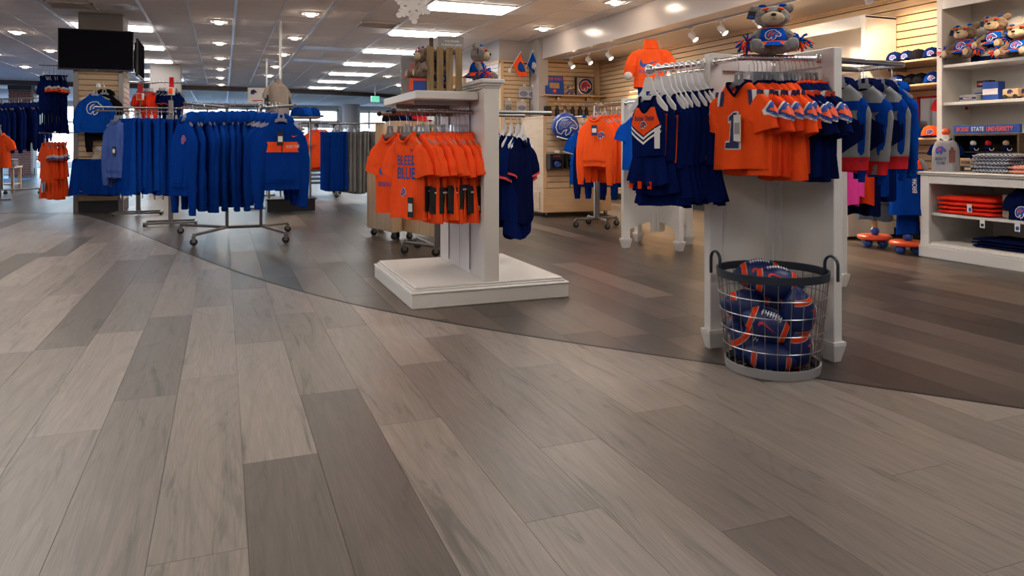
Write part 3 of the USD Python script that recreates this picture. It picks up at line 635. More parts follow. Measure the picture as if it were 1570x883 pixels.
def hoodie(name, label, cat, body, k=1.0, seed=0, L=.66, sl=None, hood=True, pocket=True, hoodm=None, band=None, decor=None, group=None, out=.030, sway=0.0, SL=.64, sh=.16, ch=.195, hem=.19, b=.052, shoulder=None, arm=.86, cuffm=None):
    t = thing(name, label, cat, group=group)
    To = Torso(sh * k, ch * k, hem * k, L * k, .08 * k, .05 * k, b * k, .018, seed, band=.06, sdrop=.088 * k)
    obj('body', To.mesh, body, t, True); obj('waistband', To.hemband(.06 * k, .002), band or body, t, True)
    s_, c_ = long_sleeves(sh * k, k, SL * k, seed, out * k, .036 * k, sway, arm)
    for a, c in zip(s_, c_):
        p = obj('sleeve', a, sl or body, t, True); obj('cuff', c, cuffm or band or sl or body, p, True)
    if hood: obj('hood', hood_mesh(k, seed), hoodm or body, t, True)
    else: obj('collar', To.collar(.012 * k), hoodm or body, t, True)
    if pocket: obj('pocket', To.onto(flat_poly(Polygon([(-.13, -.10), (.13, -.10), (.15, 0), (.085, .09), (-.085, .09), (-.15, 0)])), 0, -.46 * k, .006), body, t, True)
    if decor: decor(To, t)
    return t
def move(p, loc, rz, scale=None): xf(p, loc, rz, scale)
LG = {}; USEDP = set()
def lab_of(pr): return pr['label']
ORD = 'first second third fourth fifth sixth seventh eighth ninth tenth eleventh twelfth thirteenth fourteenth fifteenth sixteenth seventeenth eighteenth'.split()
def row(protos, A, B, n, yaw0, yaw1, labels=None, group=None, hang='clear', hw=.18, jit=3.0, drop=.150, start=0, order=None, sj=.045, rng=None, hgroup=None, first=None, end='left', grow=0.0, kz=1.0, lead=0.0, tilt=2.2):
    """n garments on hangers along a rail from A to B; protos are used up first, then repeated"""
    rng = rng or random.Random(int(abs(A[0] * 991 + A[1] * 37 + n)) ); out = []
    for i in range(n):
        t = i / max(1, n - 1); p = np.array(A) + (np.array(B) - np.array(A)) * t
        rz = yaw0 + (yaw1 - yaw0) * t + (rng.uniform(-jit, jit) * 1.6 if i else 0); p = p + (np.array(B) - np.array(A)) / max(1, n - 1) * (rng.uniform(-.3, .3) if 0 < i < n - 1 else 0)
        k = order[i] if order else i % len(protos)
        if first is not None and i == 0: k = first
        pr = protos[k]; gr = group or LG.get(pr.get('label')); loc = (p[0], p[1], p[2] - drop); s_ = kz * (1 + (rng.uniform(-sj, sj) if i else 0) + grow * t)
        ry = rng.uniform(-tilt, tilt) if i else 0
        if i == 0 and lead: dv = np.array(B, float) - np.array(A); p = p - dv / np.linalg.norm(dv) * lead; loc = (p[0], p[1], p[2] - drop)
        own = labels[i] if labels and i < len(labels) and labels[i] else (f'{lab_of(pr)}, {ORD[start + i]} from {end}' if pr.get('label') and end else None)
        if pr['p'] not in USEDP: USEDP.add(pr['p']); xf(pr['p'], loc, rz, s_, ry=ry); q = pr['p']; tag(stage.GetPrimAtPath(q), own, None, gr if pr.get('label') else None)
        else: q = dup(pr['p'], loc, rz, own or pr.get('label'), gr, scale=s_, ry=ry)
        if hang: kind_ = 'clear plastic hanger' if hang == 'clear' else 'white plastic hanger'; place_ = '' if any(w_ in end for w_ in ('rail', 'arm', 'bar')) else ' ' + (hgroup or 'hangers along the rails').split('hangers ', 1)[1]; hanger(loc, rz + rng.uniform(-4, 4), hang, hw, group=hgroup or 'clear plastic hangers along the rails', s=drop / .15, label=f'{kind_}{place_}, {ORD[start + i]} from {end}')
        out.append(q)
    return out
def P(path, label=None): return {'p': path, 'label': label}
# ================================================================ FIXTURES
def caster(parent, x, y, r=.038, m='rubber', turn=0):
    c = obj('caster', cat_([T(rot(trimesh.creation.cylinder(r, .022, sections=18), 90, (1, 0, 0)), x, y, r)]), m, parent)
    obj('fork', cat_([bx(x - .018, x + .018, y - .018, y - .013, r - .005, r * 2 + .025), bx(x - .018, x + .018, y + .013, y + .018, r - .005, r * 2 + .025), bx(x - .02, x + .02, y - .02, y + .02, r * 2 + .012, r * 2 + .025), cyl(.008, r * 2 + .02, r * 2 + .05, x, y, 10)]), 'steel', c)
def wheel_only(parent, x, y): caster(parent, x, y)

# ---- centre stand: panelled white fin on a stepped plinth
SX, SY0, SY1 = 1.595, 4.42, 5.47
st = thing('display_stand', 'white panelled display fin on a wide stepped plinth in the middle of the floor', 'display stand', (SX, 4.4, 0))
def rel(m): return T(m, -SX, -4.4, 0)
PX0, PX1, PY0, PY1 = 1.065, 2.115, 4.375, 5.56
obj('plinth', rel(bx(PX0, PX1, PY0, PY1, 0, .088, .004)), 'warm_white', st)
mold = []
for k, (o, z0, z1) in enumerate(((0.0, .088, .098), (-.006, .098, .106), (-.016, .106, .116), (-.03, .116, .130))): mold.append(bx(PX0 - o, PX1 + o, PY0 - o, PY1 + o, z0, z1, .004))
mold[0] = bx(PX0 - .006, PX1 + .006, PY0 - .006, PY1 + .006, .088, .104, .006)
obj('plinth_moulding', rel(cat_(mold)), 'white_paint', st)
obj('end_post', rel(bx(1.545, 1.645, SY0, SY0 + .07, .130, 1.36, .004)), 'warm_white', st)
for i in range(4):
    a, b = SY0 + .07 + i * .2475, SY0 + .07 + (i + 1) * .2475
    obj('panel', rel(bx(1.555, 1.635, a + .002, b - .002, .130, 1.36, .003)), 'white_paint', st, False)
cap = [bx(1.545 - o, 1.645 + o, SY0 - o, SY1 + o, z0, z1, .006) for o, z0, z1 in ((.006, 1.36, 1.376), (.016, 1.376, 1.392), (.030, 1.392, 1.420))]
obj('cap_moulding', rel(cat_(cap)), 'white_paint', st)
obj('shelf_standard', rel(cat_([bx(1.549, 1.556, y - .008, y + .008, .16, 1.34) for y in (4.74, 5.235)])), 'ink_grey', st, False)
sh = obj('shelf', rel(bx(1.13, 1.548, 4.55, 5.54, 1.292, 1.345, .004)), 'white_paint', st)
for y in (4.72, 5.25): obj('shelf_bracket', rel(bx(1.16, 1.548, y - .006, y + .006, 1.262, 1.292)), 'steel', st, False)
RZ = 1.218
for y in (4.68, 5.15): 
    r_ = obj('rail', rel(bar((1.02, y, RZ), (1.552, y, RZ), .0125, 14)), 'steel', st); obj('rail_end', rel(T(ball(.018, sub=2), 1.02, y, RZ)), 'dark_metal', r_)
for y in (4.62, 5.1): obj('rail', rel(bar((1.638, y, RZ), (2.10, y, RZ), .0125, 14)), 'steel', st)

# ---- white four-wing garment stands
def wing(L, th=.05, H=1.45):
    """one wing along +x from the hub: stiles, rails, sunk panel, arched apron and flared foot"""
    parts = {}
    parts['stile'] = bx(L - .075, L, -th / 2, th / 2, .085, H, .003)
    parts['inner_stile'] = bx(0.0, .07, -th / 2, th / 2, .15, H - .005, .003)
    parts['rail'] = cat_([bx(.06, L - .07, -th / 2 + .004, th / 2 - .004, H - .085, H, .003)])
    apron = Polygon([(.05, .40), (.05, .235)] + [(.05 + (L - .12) * t, .235 - .055 * math.sin(PI * .5 * t) ** 2 + .02 * math.sin(PI * t)) for t in np.linspace(0, 1, 14)] + [(L - .07, .40)])
    parts['apron'] = extr(apron, th - .008, 'xz', -(th - .008) / 2)
    parts['panel'] = bx(.06, L - .065, -.010, .010, .38, H - .08)
    f = m3.Manifold.hull_points(np.array([(L - .088, s * (th / 2 + .012), .092) for s in (-1, 1)] + [(L + .012, s * (th / 2 + .012), .092) for s in (-1, 1)] + [(L - .088, s * (th / 2 + .012), .075) for s in (-1, 1)] + [(L + .012, s * (th / 2 + .012), .075) for s in (-1, 1)] + [(L - .07, s * (th / 2 - .006), 0) for s in (-1, 1)] + [(L - .004, s * (th / 2 - .006), 0) for s in (-1, 1)]))
    parts['foot'] = f
    return parts
def four_way(label, c, Ls, bars, rz=0, H=1.45):
    t = thing('garment_stand', label, 'garment stand', (c[0], c[1], 0), rz)
    for ang, L in zip((180, -90, 0, 90), Ls):
        for nm, m in wing(L, H=H).items():
            m = m if not hasattr(m, 'to_mesh') else trimesh.Trimesh(m.to_mesh().vert_properties[:, :3], m.to_mesh().tri_verts, process=False)
            obj(nm, rot(m, ang), 'white_paint' if nm != 'panel' else 'warm_white', t, False)
    obj('hub', bx(-.035, .035, -.035, .035, .15, H - .003, .003), 'white_paint', t, False)
    for pts in bars:
        pts = np.array(pts) - (c[0], c[1], 0)
        full = [pts[0]]
        for i in range(1, len(pts) - 1):   # mitred corner with a small radius
            a, b, d = pts[i - 1], pts[i], pts[i + 1]; ua, ud = (a - b) / np.linalg.norm(a - b), (d - b) / np.linalg.norm(d - b)
            for s_ in np.linspace(0, 1, 6): full.append((b + ua * .025) * (1 - s_) ** 2 + 2 * b * s_ * (1 - s_) + (b + ud * .025) * s_ ** 2)
        full.append(pts[-1]); r_ = obj('garment_bar', tube(full, .015, 14), 'chrome', t)
        for e in (pts[0], pts[-1]): obj('bar_flange', ball(.024, *e, sub=2), 'chrome', r_)
    return t
FC = np.array([2.635, 3.03]); BZ = 1.405
front_stand = four_way('white four-wing garment stand behind the basket of footballs', FC, (.415, .42, .40, .47), [
    [(2.25, 3.005, BZ), (2.235, 2.79, BZ), (2.612, 2.70, BZ)],
    [(2.235, 3.06, BZ), (1.89, 3.02, 1.355)], [(2.30, 3.06, BZ - .02), (2.30, 3.40, BZ - .02), (2.61, 3.42, BZ - .02)],
    [(2.66, 2.715, BZ), (3.205, 2.745, BZ), (3.19, 3.02, BZ), (3.02, 3.02, BZ)]])
R2 = np.array([4.0, 6.265])
stand2 = four_way('white four-wing garment stand under the child jacket mannequin', R2, (.395, .415, .40, .40), [
    [(3.63, 6.24, BZ), (3.60, 5.95, BZ), (3.98, 5.90, BZ)], [(4.02, 5.9, BZ), (4.35, 5.9, BZ), (4.38, 6.24, BZ)]])
R3 = np.array([4.07, 4.39])
stand3 = four_way('white four-wing garment stand behind the grey and navy hoodies', R3, (.38, .42, .38, .40), [[(4.09, 4.02, BZ - .32), (4.50, 4.02, BZ - .32), (4.5, 4.37, BZ - .32)]], H=1.12)

# ---- rolling metal racks
def rack_base(t, feet, hubs, z=.10, m='rack_steel'):
    pass
def rolling_rack(label, feet, hubs, top, arms, r=.016, m='rack_steel', beam=True):
    c = np.mean(np.array(feet), 0); t = thing('clothes_rack', label, 'clothes rack', (c[0], c[1], 0))
    o = np.array([c[0], c[1], 0])
    zb = .105
    for i, f in enumerate(feet):
        h = hubs[i * len(hubs) // len(feet)]
        obj('base_leg', tube(np.array([(f[0], f[1], .085), (f[0], f[1], zb), (h[0], h[1], zb)]) - o, .015, 8), m, t); caster(t, f[0] - o[0], f[1] - o[1], .036)
    if len(hubs) > 1: obj('base_beam', cat_([bar(np.array((hubs[0][0], hubs[0][1], zb)) - o, np.array((hubs[-1][0], hubs[-1][1], zb)) - o, .016, 8)]), m, t)
    for h in hubs: obj('upright', T(bx(-.016, .016, -.016, .016, zb - .012, top), h[0] - o[0], h[1] - o[1], 0), m, t, False)
    for a, b in arms: obj('arm', bar(np.array(a) - o, np.array(b) - o, r, 10), m, t)
    return t
def fl2(px, py, z): return fl(px, py, z)[:2]
# the blue hoodie rack
hubs = [fl2(348, 349, .1), fl2(400, 347, .1)]
hc = (hubs[0] + hubs[1]) / 2
A_L0, A_L1 = at(283, 158, 7.0), at(380, 158, 7.55); A_R0, A_R1 = at(452, 162, 7.0), at(398, 158, 7.9)
TOPA = 1.43
rackA = rolling_rack('grey steel rolling rack loaded with blue hoodies and half-zip sweatshirts', [fl2(297, 369, .05), fl2(277, 352, .05), fl2(438, 365, .05), fl2(441, 349, .05)], hubs, TOPA + .02,
    [(tuple(np.r_[hubs[0], TOPA - .02]), tuple(A_L0)), (tuple(np.r_[hubs[1], TOPA - .02]), tuple(A_R0)), (tuple(np.r_[hubs[0], TOPA]), tuple(np.r_[hubs[1], TOPA]))])
# flat-footed racks: rectangular tube loop base
def loop_rack(label, post, w, d, top, arms, rz=0, pw=.028):
    t = thing('clothes_rack', label, 'clothes rack', (post[0], post[1], 0), rz)
    obj('base_loop', cat_([bx(-w / 2, w / 2, -d / 2 - .014, -d / 2 + .014, .02, .045), bx(-w / 2, w / 2, d / 2 - .014, d / 2 + .014, .02, .045), bx(-w / 2 - .014, -w / 2 + .014, -d / 2, d / 2, .02, .045), bx(w / 2 - .014, w / 2 + .014, -d / 2, d / 2, .02, .045)]), 'rack_steel', t, False)
    for sx in (-1, 1):
        for sy in (-1, 1): obj('glide', cyl(.014, 0, .022, sx * w / 2, sy * d / 2, 10), 'dark_metal', t, False)
    obj('foot_beam', bx(-.02, .02, -d / 2, d / 2, .045, .07), 'rack_steel', t, False)
    obj('post', bx(-pw, pw, -pw, pw, .05, top, .003), 'rack_steel', t, False)
    for a, b in arms:
        r_ = obj('arm', bar(a, b, .013, 10), 'rack_steel', t)
    return t
B_post = fl2(262, 344, 0)
rackB = loop_rack('square-post steel rack of blue fleece trousers with a red-topped sign', B_post, .58, .30, 1.56, [((-.85, 0, 1.46), (.55, 0, 1.46)), ((0, -.45, 1.40), (0, .4, 1.40))])
C_post = fl2(212, 329, 0)
rackC = loop_rack('square-post steel rack of heather-blue long-sleeved tops beside the television column', C_post, .60, .32, 1.50, [((-.55, 0, 1.48), (.5, 0, 1.48)), ((0, -.8, 1.45), (0, .4, 1.45))])
# the orange sweatshirt rack
feet = [fl2(883, 349, 0), fl2(931, 352, 0), fl2(945, 346, 0), fl2(902, 344, 0)]; hub = np.mean(feet, 0)
hubO = [hub + (-.02, 0), hub + (.03, .03)]
O_A, O_B = at(906, 160, 8.75), at(952, 158, 8.9)
rackO = rolling_rack('silver rolling rack of bright orange sweatshirts', [feet[0], feet[3], feet[1], feet[2]], hubO, 1.47, [(tuple(at(898, 161, 8.5)), tuple(at(985, 158, 9.15))), (tuple(at(926, 161, 8.9)), tuple(at(915, 160, 8.2)))], m='steel')
# the grey jogger rack, far
D0, D1 = at(505, 190, 12.6), at(590, 189, 13.1)
feet = [fl2(516, 303, 0), fl2(512, 296, 0), fl2(575, 303, 0), fl2(580, 296, 0)]
rackD = rolling_rack('far steel rolling rack of grey joggers and blue trousers', feet, [(np.array(feet[0]) + feet[1]) / 2, (np.array(feet[2]) + feet[3]) / 2], D0[2], [(tuple(D0), tuple(D1))])
# low slatted trolley under the orange polo shirts
pz = at(487, 280, 15.0)
t = thing('display_trolley', 'low slatted steel trolley below the orange polo shirts', 'trolley', (pz[0], pz[1], 0))
for z0 in (.22, .30, .38, .46): obj('slat', bx(-.36, .42, -.3, .3, z0, z0 + .035), 'rack_steel', t, False)
for sx in (-.34, .40):
    for sy in (-.27, .27): obj('upright', bar((sx, sy, .08), (sx, sy, 1.45), .014, 8), 'rack_steel', t); caster(t, sx, sy, .035)
obj('arm', bar((-.34, -.27, 1.44), (.40, -.27, 1.44), .012, 8), 'rack_steel', t); obj('arm', bar((-.34, .27, 1.44), (.40, .27, 1.44), .012, 8), 'rack_steel', t)

hub = fl2(672, 378, .1); rolling_rack('grey steel rolling rack base half hidden left of the centre stand', [fl2(620, 384, .03), fl2(640, 376, .03), fl2(668, 388, .03), fl2(690, 380, .03)], [hub + (-.02, 0), hub + (.02, .05)], 1.36, [(tuple(np.r_[hub, 1.34]), tuple(np.r_[hub, 1.34] + (-.35, .02, 0)))])
# ---- wooden H-shaped gondola left of the stand
def wood_panel(label, p, rz, L, th, H, z0=.085):
    t = thing('wood_gondola', label, 'gondola', (p[0], p[1], 0), rz)
    obj('panel', bx(-th / 2, th / 2, 0, L, z0, H, .004), 'cabinet_wood', t); obj('edge_band', cat_([bx(-th / 2 - .002, th / 2 + .002, -.006, 0, z0, H), bx(-th / 2 - .002, th / 2 + .002, L, L + .006, z0, H), bx(-th / 2 - .002, th / 2 + .002, 0, L, H, H + .005)]), 'maple', t, False)
    for y in (.06, L - .06): caster(t, 0, y, .034)
    return t
w1 = wood_panel('low maple gondola panel on black casters at the left end of the pair', fl2(601, 357, .08) + (.05, 0), 15, .60, .10, .87)
w2 = wood_panel('low maple gondola panel partly hidden behind the orange tees', fl2(672, 366, .08) + (.05, .02), 15, .74, .10, .86)
w3 = wood_panel('tall narrow maple gondola end panel behind the low pair', at(590, 260, 8.6)[:2], 15, .20, .04, 1.24)
w3b = wood_panel('maple gondola of packaged caps behind the centre stand', at(738, 260, 8.5)[:2], 103, 1.12, .22, 1.25)

# ---- maple slatwall gondola with helmet boxes
GX, GY, GW, GD, GH = 4.12, 9.32, 1.06, .78, 1.385
t = thing('slatwall_gondola', 'maple slatwall gondola with a drawer base on casters, hung with helmets', 'gondola', (GX, GY, 0)); GOND = t
obj('core', bx(.02, GW - .02, .02, GD, .06, GH - .01), 'groove_dark', t, False)
z = .40
for k in range(12):
    zb = .40 + k * .082; obj('slat', bx(.05, GW - .05, 0, .022, zb + .003, zb + .078, .002), 'maple', t, False)
for x in (.40, .84): obj('upright_channel', bx(x, x + .012, -.004, .006, .40, GH - .15), 'groove_dark', t, False)
obj('base_board', bx(.0, GW, -.005, .03, .06, .395, .003), 'maple_x', t); obj('side_board', bx(-.002, .03, .0, GD, .06, .42, .003), 'maple_x', t); obj('side_panel', bx(.0, .03, .0, GD, .42, GH, .003), 'maple', t)
obj('corner_post', cat_([bx(-.004, .045, -.006, .03, .40, GH), bx(GW - .045, GW + .004, -.006, .03, .40, GH)]), 'maple_x', t, False); obj('top_board', bx(-.005, GW + .005, -.006, GD, GH - .012, GH + .012, .003), 'maple_x', t)
d = obj('drawer', bx(-.012, -.002, .12, .66, .10, .34, .003), 'maple_x', t); obj('handle', bar((-.03, .32, .24), (-.03, .46, .24), .006, 8), 'steel', d)
for x, y in ((.06, .06), (GW - .06, .06), (.06, GD - .06), (GW - .06, GD - .06)): 
    caster(t, x, y, .026)
obj('skid', cat_([bx(.02, GW - .02, .05, GD - .02, .05, .062)]), 'dark_metal', t, False)

# ---- television column
CX0, CX1, CY0 = -2.035, -1.40, 12.40
struct('wall_pillar', bx(CX0 + .02, CX1 - .02, 12.62, 13.27, 0, ZC), 'pillar_paint', label='grey square pillar carrying the televisions')
t = thing('slatwall_pillar_cladding', 'maple slatwall cladding on the television pillar hung with a blue sweatshirt and shorts', 'slatwall', (CX0, CY0, 0))
W_ = CX1 - CX0; HC = 2.12
obj('core', bx(.01, W_ - .01, .02, .84, .0, HC), 'groove_dark', t, False)
for k in range(24):
    zb = .17 + k * .0815
    if zb < HC - .04: obj('slat', bx(.05, W_ - .05, 0, .021, zb + .004, zb + .0765, .002), 'maple', t, False); 
for k in range(24):
    zb = .17 + k * .0815
    if zb < HC - .04: obj('side_slat', bx(W_ - .012, W_ + .006, .06, .80, zb + .004, zb + .0765, .002), 'maple', t, False); obj('left_slat', bx(-.006, .012, .06, .80, zb + .004, zb + .0765), 'maple', t, False)
for x in (0, W_ - .05): obj('corner_trim', bx(x - .008, x + .058, -.012, .05, 0, HC, .002), 'rack_steel', t, False)
obj('kick', bx(.05, W_ - .05, .01, .03, 0, .165), 'black_plastic', t, False)
def tv(label, loc, rz, w, h, dep=.34):
    t = thing('television', label, 'television', loc, rz)
    obj('cabinet', bx(-w / 2 + .05, w / 2 - .05, .025, .06, -h / 2 + .05, h / 2 - .05, .01), 'black_plastic', t)
    obj('bezel', cat_([bx(-w / 2, w / 2, 0, .03, -h / 2, -h / 2 + .022), bx(-w / 2, w / 2, 0, .03, h / 2 - .012, h / 2), bx(-w / 2, -w / 2 + .012, 0, .03, -h / 2, h / 2), bx(w / 2 - .012, w / 2, 0, .03, -h / 2, h / 2)]), 'black_plastic', t, False)
    obj('screen', bx(-w / 2 + .012, w / 2 - .012, .004, .03, -h / 2 + .022, h / 2 - .012), 'screen', t, False)
    obj('maker_mark', bx(-.02, .02, -.001, .0, -h / 2 + .006, -h / 2 + .012), 'ink_grey', t, False)
    obj('wall_bracket', bx(-.12, .12, .06, dep, -.12, .12), 'dark_metal', t, False); return t
a, b = atY(89, 45, 12.3), atY(205, 110, 12.3)
tv('large dark switched-off television facing the front on the slatwall pillar', ((a[0] + b[0]) / 2, 12.28, (a[2] + b[2]) / 2 + .01), 0, b[0] - a[0], .60)
tv('second dark television turned to the right side of the pillar', (-1.20, 12.95, 2.33), 90, .95, .56, .215)
# ---- second pillar with slatwall further back
p = at(252, 150, 18.0)
struct('wall_pillar', bx(p[0] - .32, p[0] + .36, p[1], p[1] + .6, 0, ZC), 'pillar_paint', label='second grey pillar behind the blue racks')
t = thing('slatwall_pillar_cladding', 'pale slatwall cladding on the second pillar behind the blue racks', 'slatwall', (p[0] - .36, p[1] - .03, 0)); obj('core', bx(0, .76, .01, .65, 0, 2.05), 'groove_dark', t, False)
for k in range(14): obj('slat', bx(.02, .74, -.01, .012, .35 + k * .12 + .004, .35 + k * .12 + .115), 'maple', t, False)

# ---- right-hand shelving
CXF, CYE = 5.84, 4.83
t = thing('shelf_counter', 'long white open counter cabinet with a moulded top along the right wall', 'counter', (CXF, CYE, 0)); CNT = t
Lc, Dc, Hc = 2.6, .92, .762
obj('plinth', bx(-.012, Dc, -Lc, .012, 0, .10, .004), 'white_paint', t); obj('plinth_lip', bx(-.006, Dc, -Lc, .006, .10, .118, .004), 'white_paint', t)
obj('bottom_board', bx(.02, Dc, -Lc, -.02, .118, .135), 'warm_white', t, False)
obj('end_panel', bx(.0, Dc, -.03, 0, .118, Hc - .03, .003), 'white_paint', t, False)
obj('front_stile', bx(-.002, .028, -.085, 0.002, .118, Hc - .03, .003), 'white_paint', t, False)
obj('front_rail', bx(-.002, .024, -Lc, -.085, Hc - .105, Hc - .03, .003), 'white_paint', t, False)
obj('back_panel', bx(Dc - .02, Dc, -Lc, -.03, .118, Hc - .03), 'white_paint', t, False)
obj('countertop', cat_([bx(-.02, Dc, -Lc, .02, Hc - .03, Hc - .016, .004), bx(-.03, Dc, -Lc, .03, Hc - .016, Hc, .004)]), 'white_paint', t)
obj('middle_shelf', bx(.05, Dc - .02, -Lc, -.03, .372, .395), 'white_paint', t, False)
UX = 6.35
def upper(label, y0, y1, z1, shelves, z0=Hc, header=.12, stile=.055):
    t = thing('shelving_unit', label, 'shelf unit', (UX, y0, z0)); L = y1 - y0; H = z1 - z0; D = 6.775 - UX
    for y in (0, L - .03): obj('side_panel', bx(0, D, y, y + .03, 0, H, .002), 'warm_white', t, False)
    obj('back_panel', bx(D - .015, D, .03, L - .03, 0, H), 'warm_white', t, False)
    for y in (0, L - stile): obj('front_stile', bx(-.022, 0, y, y + stile, 0, H, .003), 'white_paint', t, False)
    obj('header', bx(-.022, 0, stile, L - stile, H - header, H, .003), 'white_paint', t, False); obj('top_board', bx(-.02, D, 0, L, H - .02, H + .012, .003), 'white_paint', t, False)
    for z in shelves: obj('shelf', bx(.0, D - .015, .03, L - .03, z - z0 - .03, z - z0, .003), 'white_paint', t, False)
    return t
upper('tall white shelf unit of plush bears above the counter', 2.4, 5.06, 2.42, (1.755, 1.40), header=.14)
upper('white shelf unit frame farther along the wall behind the plush cheerleader', 5.90, 7.12, 2.37, (1.85, 1.38), z0=.765)
# hat shelves between the two units
for i, (z_, lab) in enumerate(((1.845, 'upper maple hat shelf between the white units'), (1.60, 'middle maple hat shelf between the white units'), (1.07, 'low maple hat shelf between the white units'))):
    t = thing('display_shelf', lab, 'shelf', (6.36, 5.08, z_)); obj('board', bx(0, .42, 0, .80, -.022, 0, .003), 'shelf_wood', t, False)
    for y in (.1, .7): obj('bracket', bx(.15, .42, y - .004, y + .004, -.07, -.022), 'cap_metal', t, False)
# maple shelf on the niche end wall and one along the right wall behind the jacket
t = thing('display_shelf', 'maple shelf with a blue poster and a round emblem on the niche end wall', 'shelf', (5.50, 12.38, 1.93)); obj('board', bx(0, 1.27, 0, .27, -.022, 0, .003), 'shelf_wood', t, False)
for x in (.36, .98): obj('bracket', cat_([bx(x - .02, x + .02, .18, .27, -.09, -.022), bx(x - .004, x + .004, .05, .27, -.04, -.022)]), 'cap_metal', t, False)
t = thing('display_shelf', 'long maple shelf on the right slatwall behind the orange jacket', 'shelf', (6.42, 7.6, 1.90)); obj('board', bx(0, .36, 0, 3.3, -.024, 0, .003), 'shelf_wood', t, False)
for y in (.4, 1.6, 2.9): obj('bracket', bx(.15, .36, y - .004, y + .004, -.08, -.024), 'cap_metal', t, False)
# white panel behind the child mannequin
t = thing('base_cabinet', 'plain white base cabinet behind the mannequin in jean shorts', 'cabinet', (6.12, 5.93, 0)); obj('body', bx(0, .66, 0, 1.15, .03, .74, .004), 'white_paint', t); obj('kick', bx(.03, .66, .03, 1.12, 0, .03), 'black_plastic', t, False)

# ---- track lights under the soffit
t = thing('light_track', 'white ceiling track carrying the spotlights in the niche', 'light track', (5.86, 3.0, 2.60)); obj('rail', bx(-.018, .018, 0, 9.4, -.02, 0), 'white_plastic', t, False)
obj('end_cap', cat_([bx(-.02, .02, -.01, 0, -.022, 0), bx(-.02, .02, 9.4, 9.41, -.022, 0)]), 'white_plastic', t, False)
def spot(loc, aim, label=None, k=1.0):
    t = thing('spotlight', label, 'spotlight', loc, 0, 'track spotlights')
    obj('adapter', bx(-.016, .016, -.05, .05, -.045, -.018, .003), 'white_plastic', t, False)
    obj('stem', bar((0, 0, -.04), (0, 0, -.085), .007, 8), 'white_plastic', t)
    v = np.array(aim) - np.array(loc); v /= np.linalg.norm(v)
    Mx = trimesh.geometry.align_vectors((0, 0, -1), v)
    body = lathe([(0, .055), (.030, .052), (.036, .03), (.038, -.05), (.046, -.075), (.046, -.082), (.040, -.082), (.036, -.07), (0, -.065)], 22); lens = lathe([(0, -.072), (.036, -.0725), (.036, -.066), (0, -.066)], 20)
    yoke = tube(np.vstack([[(-.05, 0, -.02)], arc((0, 0, 0), .055, 170, 10, 12), [(.05, 0, -.02)]]), .005, 8)
    c = np.array((0, 0, -.14))
    for nm, m, mt in (('can', body, 'white_plastic'), ('lamp', lens, 'track_glow')):
        m = m.copy(); m.apply_transform(Mx); obj(nm, T(m, *c), mt, t)
    obj('yoke', T(yoke, *c), 'white_plastic', t)
    s = UsdLux.SphereLight.Define(stage, t + '/beam'); s.CreateRadiusAttr(.03); s.CreateIntensityAttr(SPOT * k); s.CreateColorAttr(Gf.Vec3f(1, .74, .48)); s.CreateNormalizeAttr(True)
    sh = UsdLux.ShapingAPI.Apply(s.GetPrim()); sh.CreateShapingConeAngleAttr(42); sh.CreateShapingConeSoftnessAttr(.5)
    p = c + v * .105; q = Gf.Rotation(Gf.Vec3d(0, 0, -1), Gf.Vec3d(*map(float, v)))
    x = UsdGeom.Xformable(s); x.AddTransformOp().Set(Gf.Matrix4d(q, Gf.Vec3d(*map(float, p))))
SPOT = 42.0
def TP(px, py): return atX(px, py, 5.86)
for px, lab in ((875, 'white track spotlight farthest back under the soffit'), (902, 'white track spotlight second from the back under the soffit'), (933, 'white track spotlight third from the back, left of the orange jacket'), (1061, 'white track spotlight right of the orange jacket'), (1106, 'white track spotlight between the orange jacket and the plush cheerleader'), (1160, 'white track spotlight just left of the plush cheerleader bear')):
    q = TP(px, 60); spot((5.86, q[1], 2.60), (6.45, q[1] - 1.3, 1.1), lab)
for y, aim, kk in ((5.45, (6.8, 5.6, 1.9), .45), (4.1, (6.75, 4.2, 1.9), .22)): spot((5.86, y, 2.60), aim, f'white track spotlight over the white shelf unit, {"farther" if y > 4.5 else "nearer"} one', kk)
# ================================================================ GARMENTS ON THE STANDS
# ---- orange tees on the centre stand
def dec_bleed(To, t):
    b = obj('print', cat_([To.onto(flat_text('BLEED', .058, .19), .025, -.195), To.onto(flat_text('BLUE', .070, .19), .025, -.285)]), 'ink_blue', t, True)
    obj('swoosh', To.onto(flat_poly(swoosh(.045)), .085, -.095), 'ink_blue', t, True)
    put_horse(To, t, .0, -.375, .062)
def dec_swoosh(To, t):
    obj('swoosh', To.onto(flat_poly(swoosh(.15)), -.01, -.25), 'ink_blue', t, True); obj('print', To.onto(flat_text('BOISE STATE', .028, .17), -.01, -.36), 'ink_blue', t, True)
K = .88
SH_T = 'orange T-shirt with black size cards'
ot0 = tee('tshirt', 'orange T-shirt printed BLEED BLUE in blue at the front of the centre stand', 't-shirt', 'orange_tee', k=K, seed=1, decor=dec_bleed, tag_=(.11, -.055, -.40, .055, .125))
ot1 = tee('tshirt', 'orange T-shirt with a big blue swoosh, leftmost on the centre stand', 't-shirt', 'orange_tee', k=K, seed=2, decor=dec_swoosh)
def dec_bag(To, t):
    c = obj('size_card', bx(.158, .161, -.055, .055, -.49, -.33), 'card_black', t, False); obj('card_print', cat_([bx(.161, .162, .005, .035, -.475, -.445), bx(.161, .162, -.03, .01, -.365, -.355)]), 'ink_white', c, False)
    obj('size_card', bx(.06, .15, .046, .049, -.47, -.34), 'card_black', t, False)
ot2 = tee('tshirt', SH_T, 't-shirt', 'orange_tee', k=K, seed=3, decor=dec_bag, fold=.022); ot3 = tee('tshirt', SH_T, 't-shirt', 'orange_tee', k=K, seed=4, decor=dec_bag, fold=.024, hem=.21)
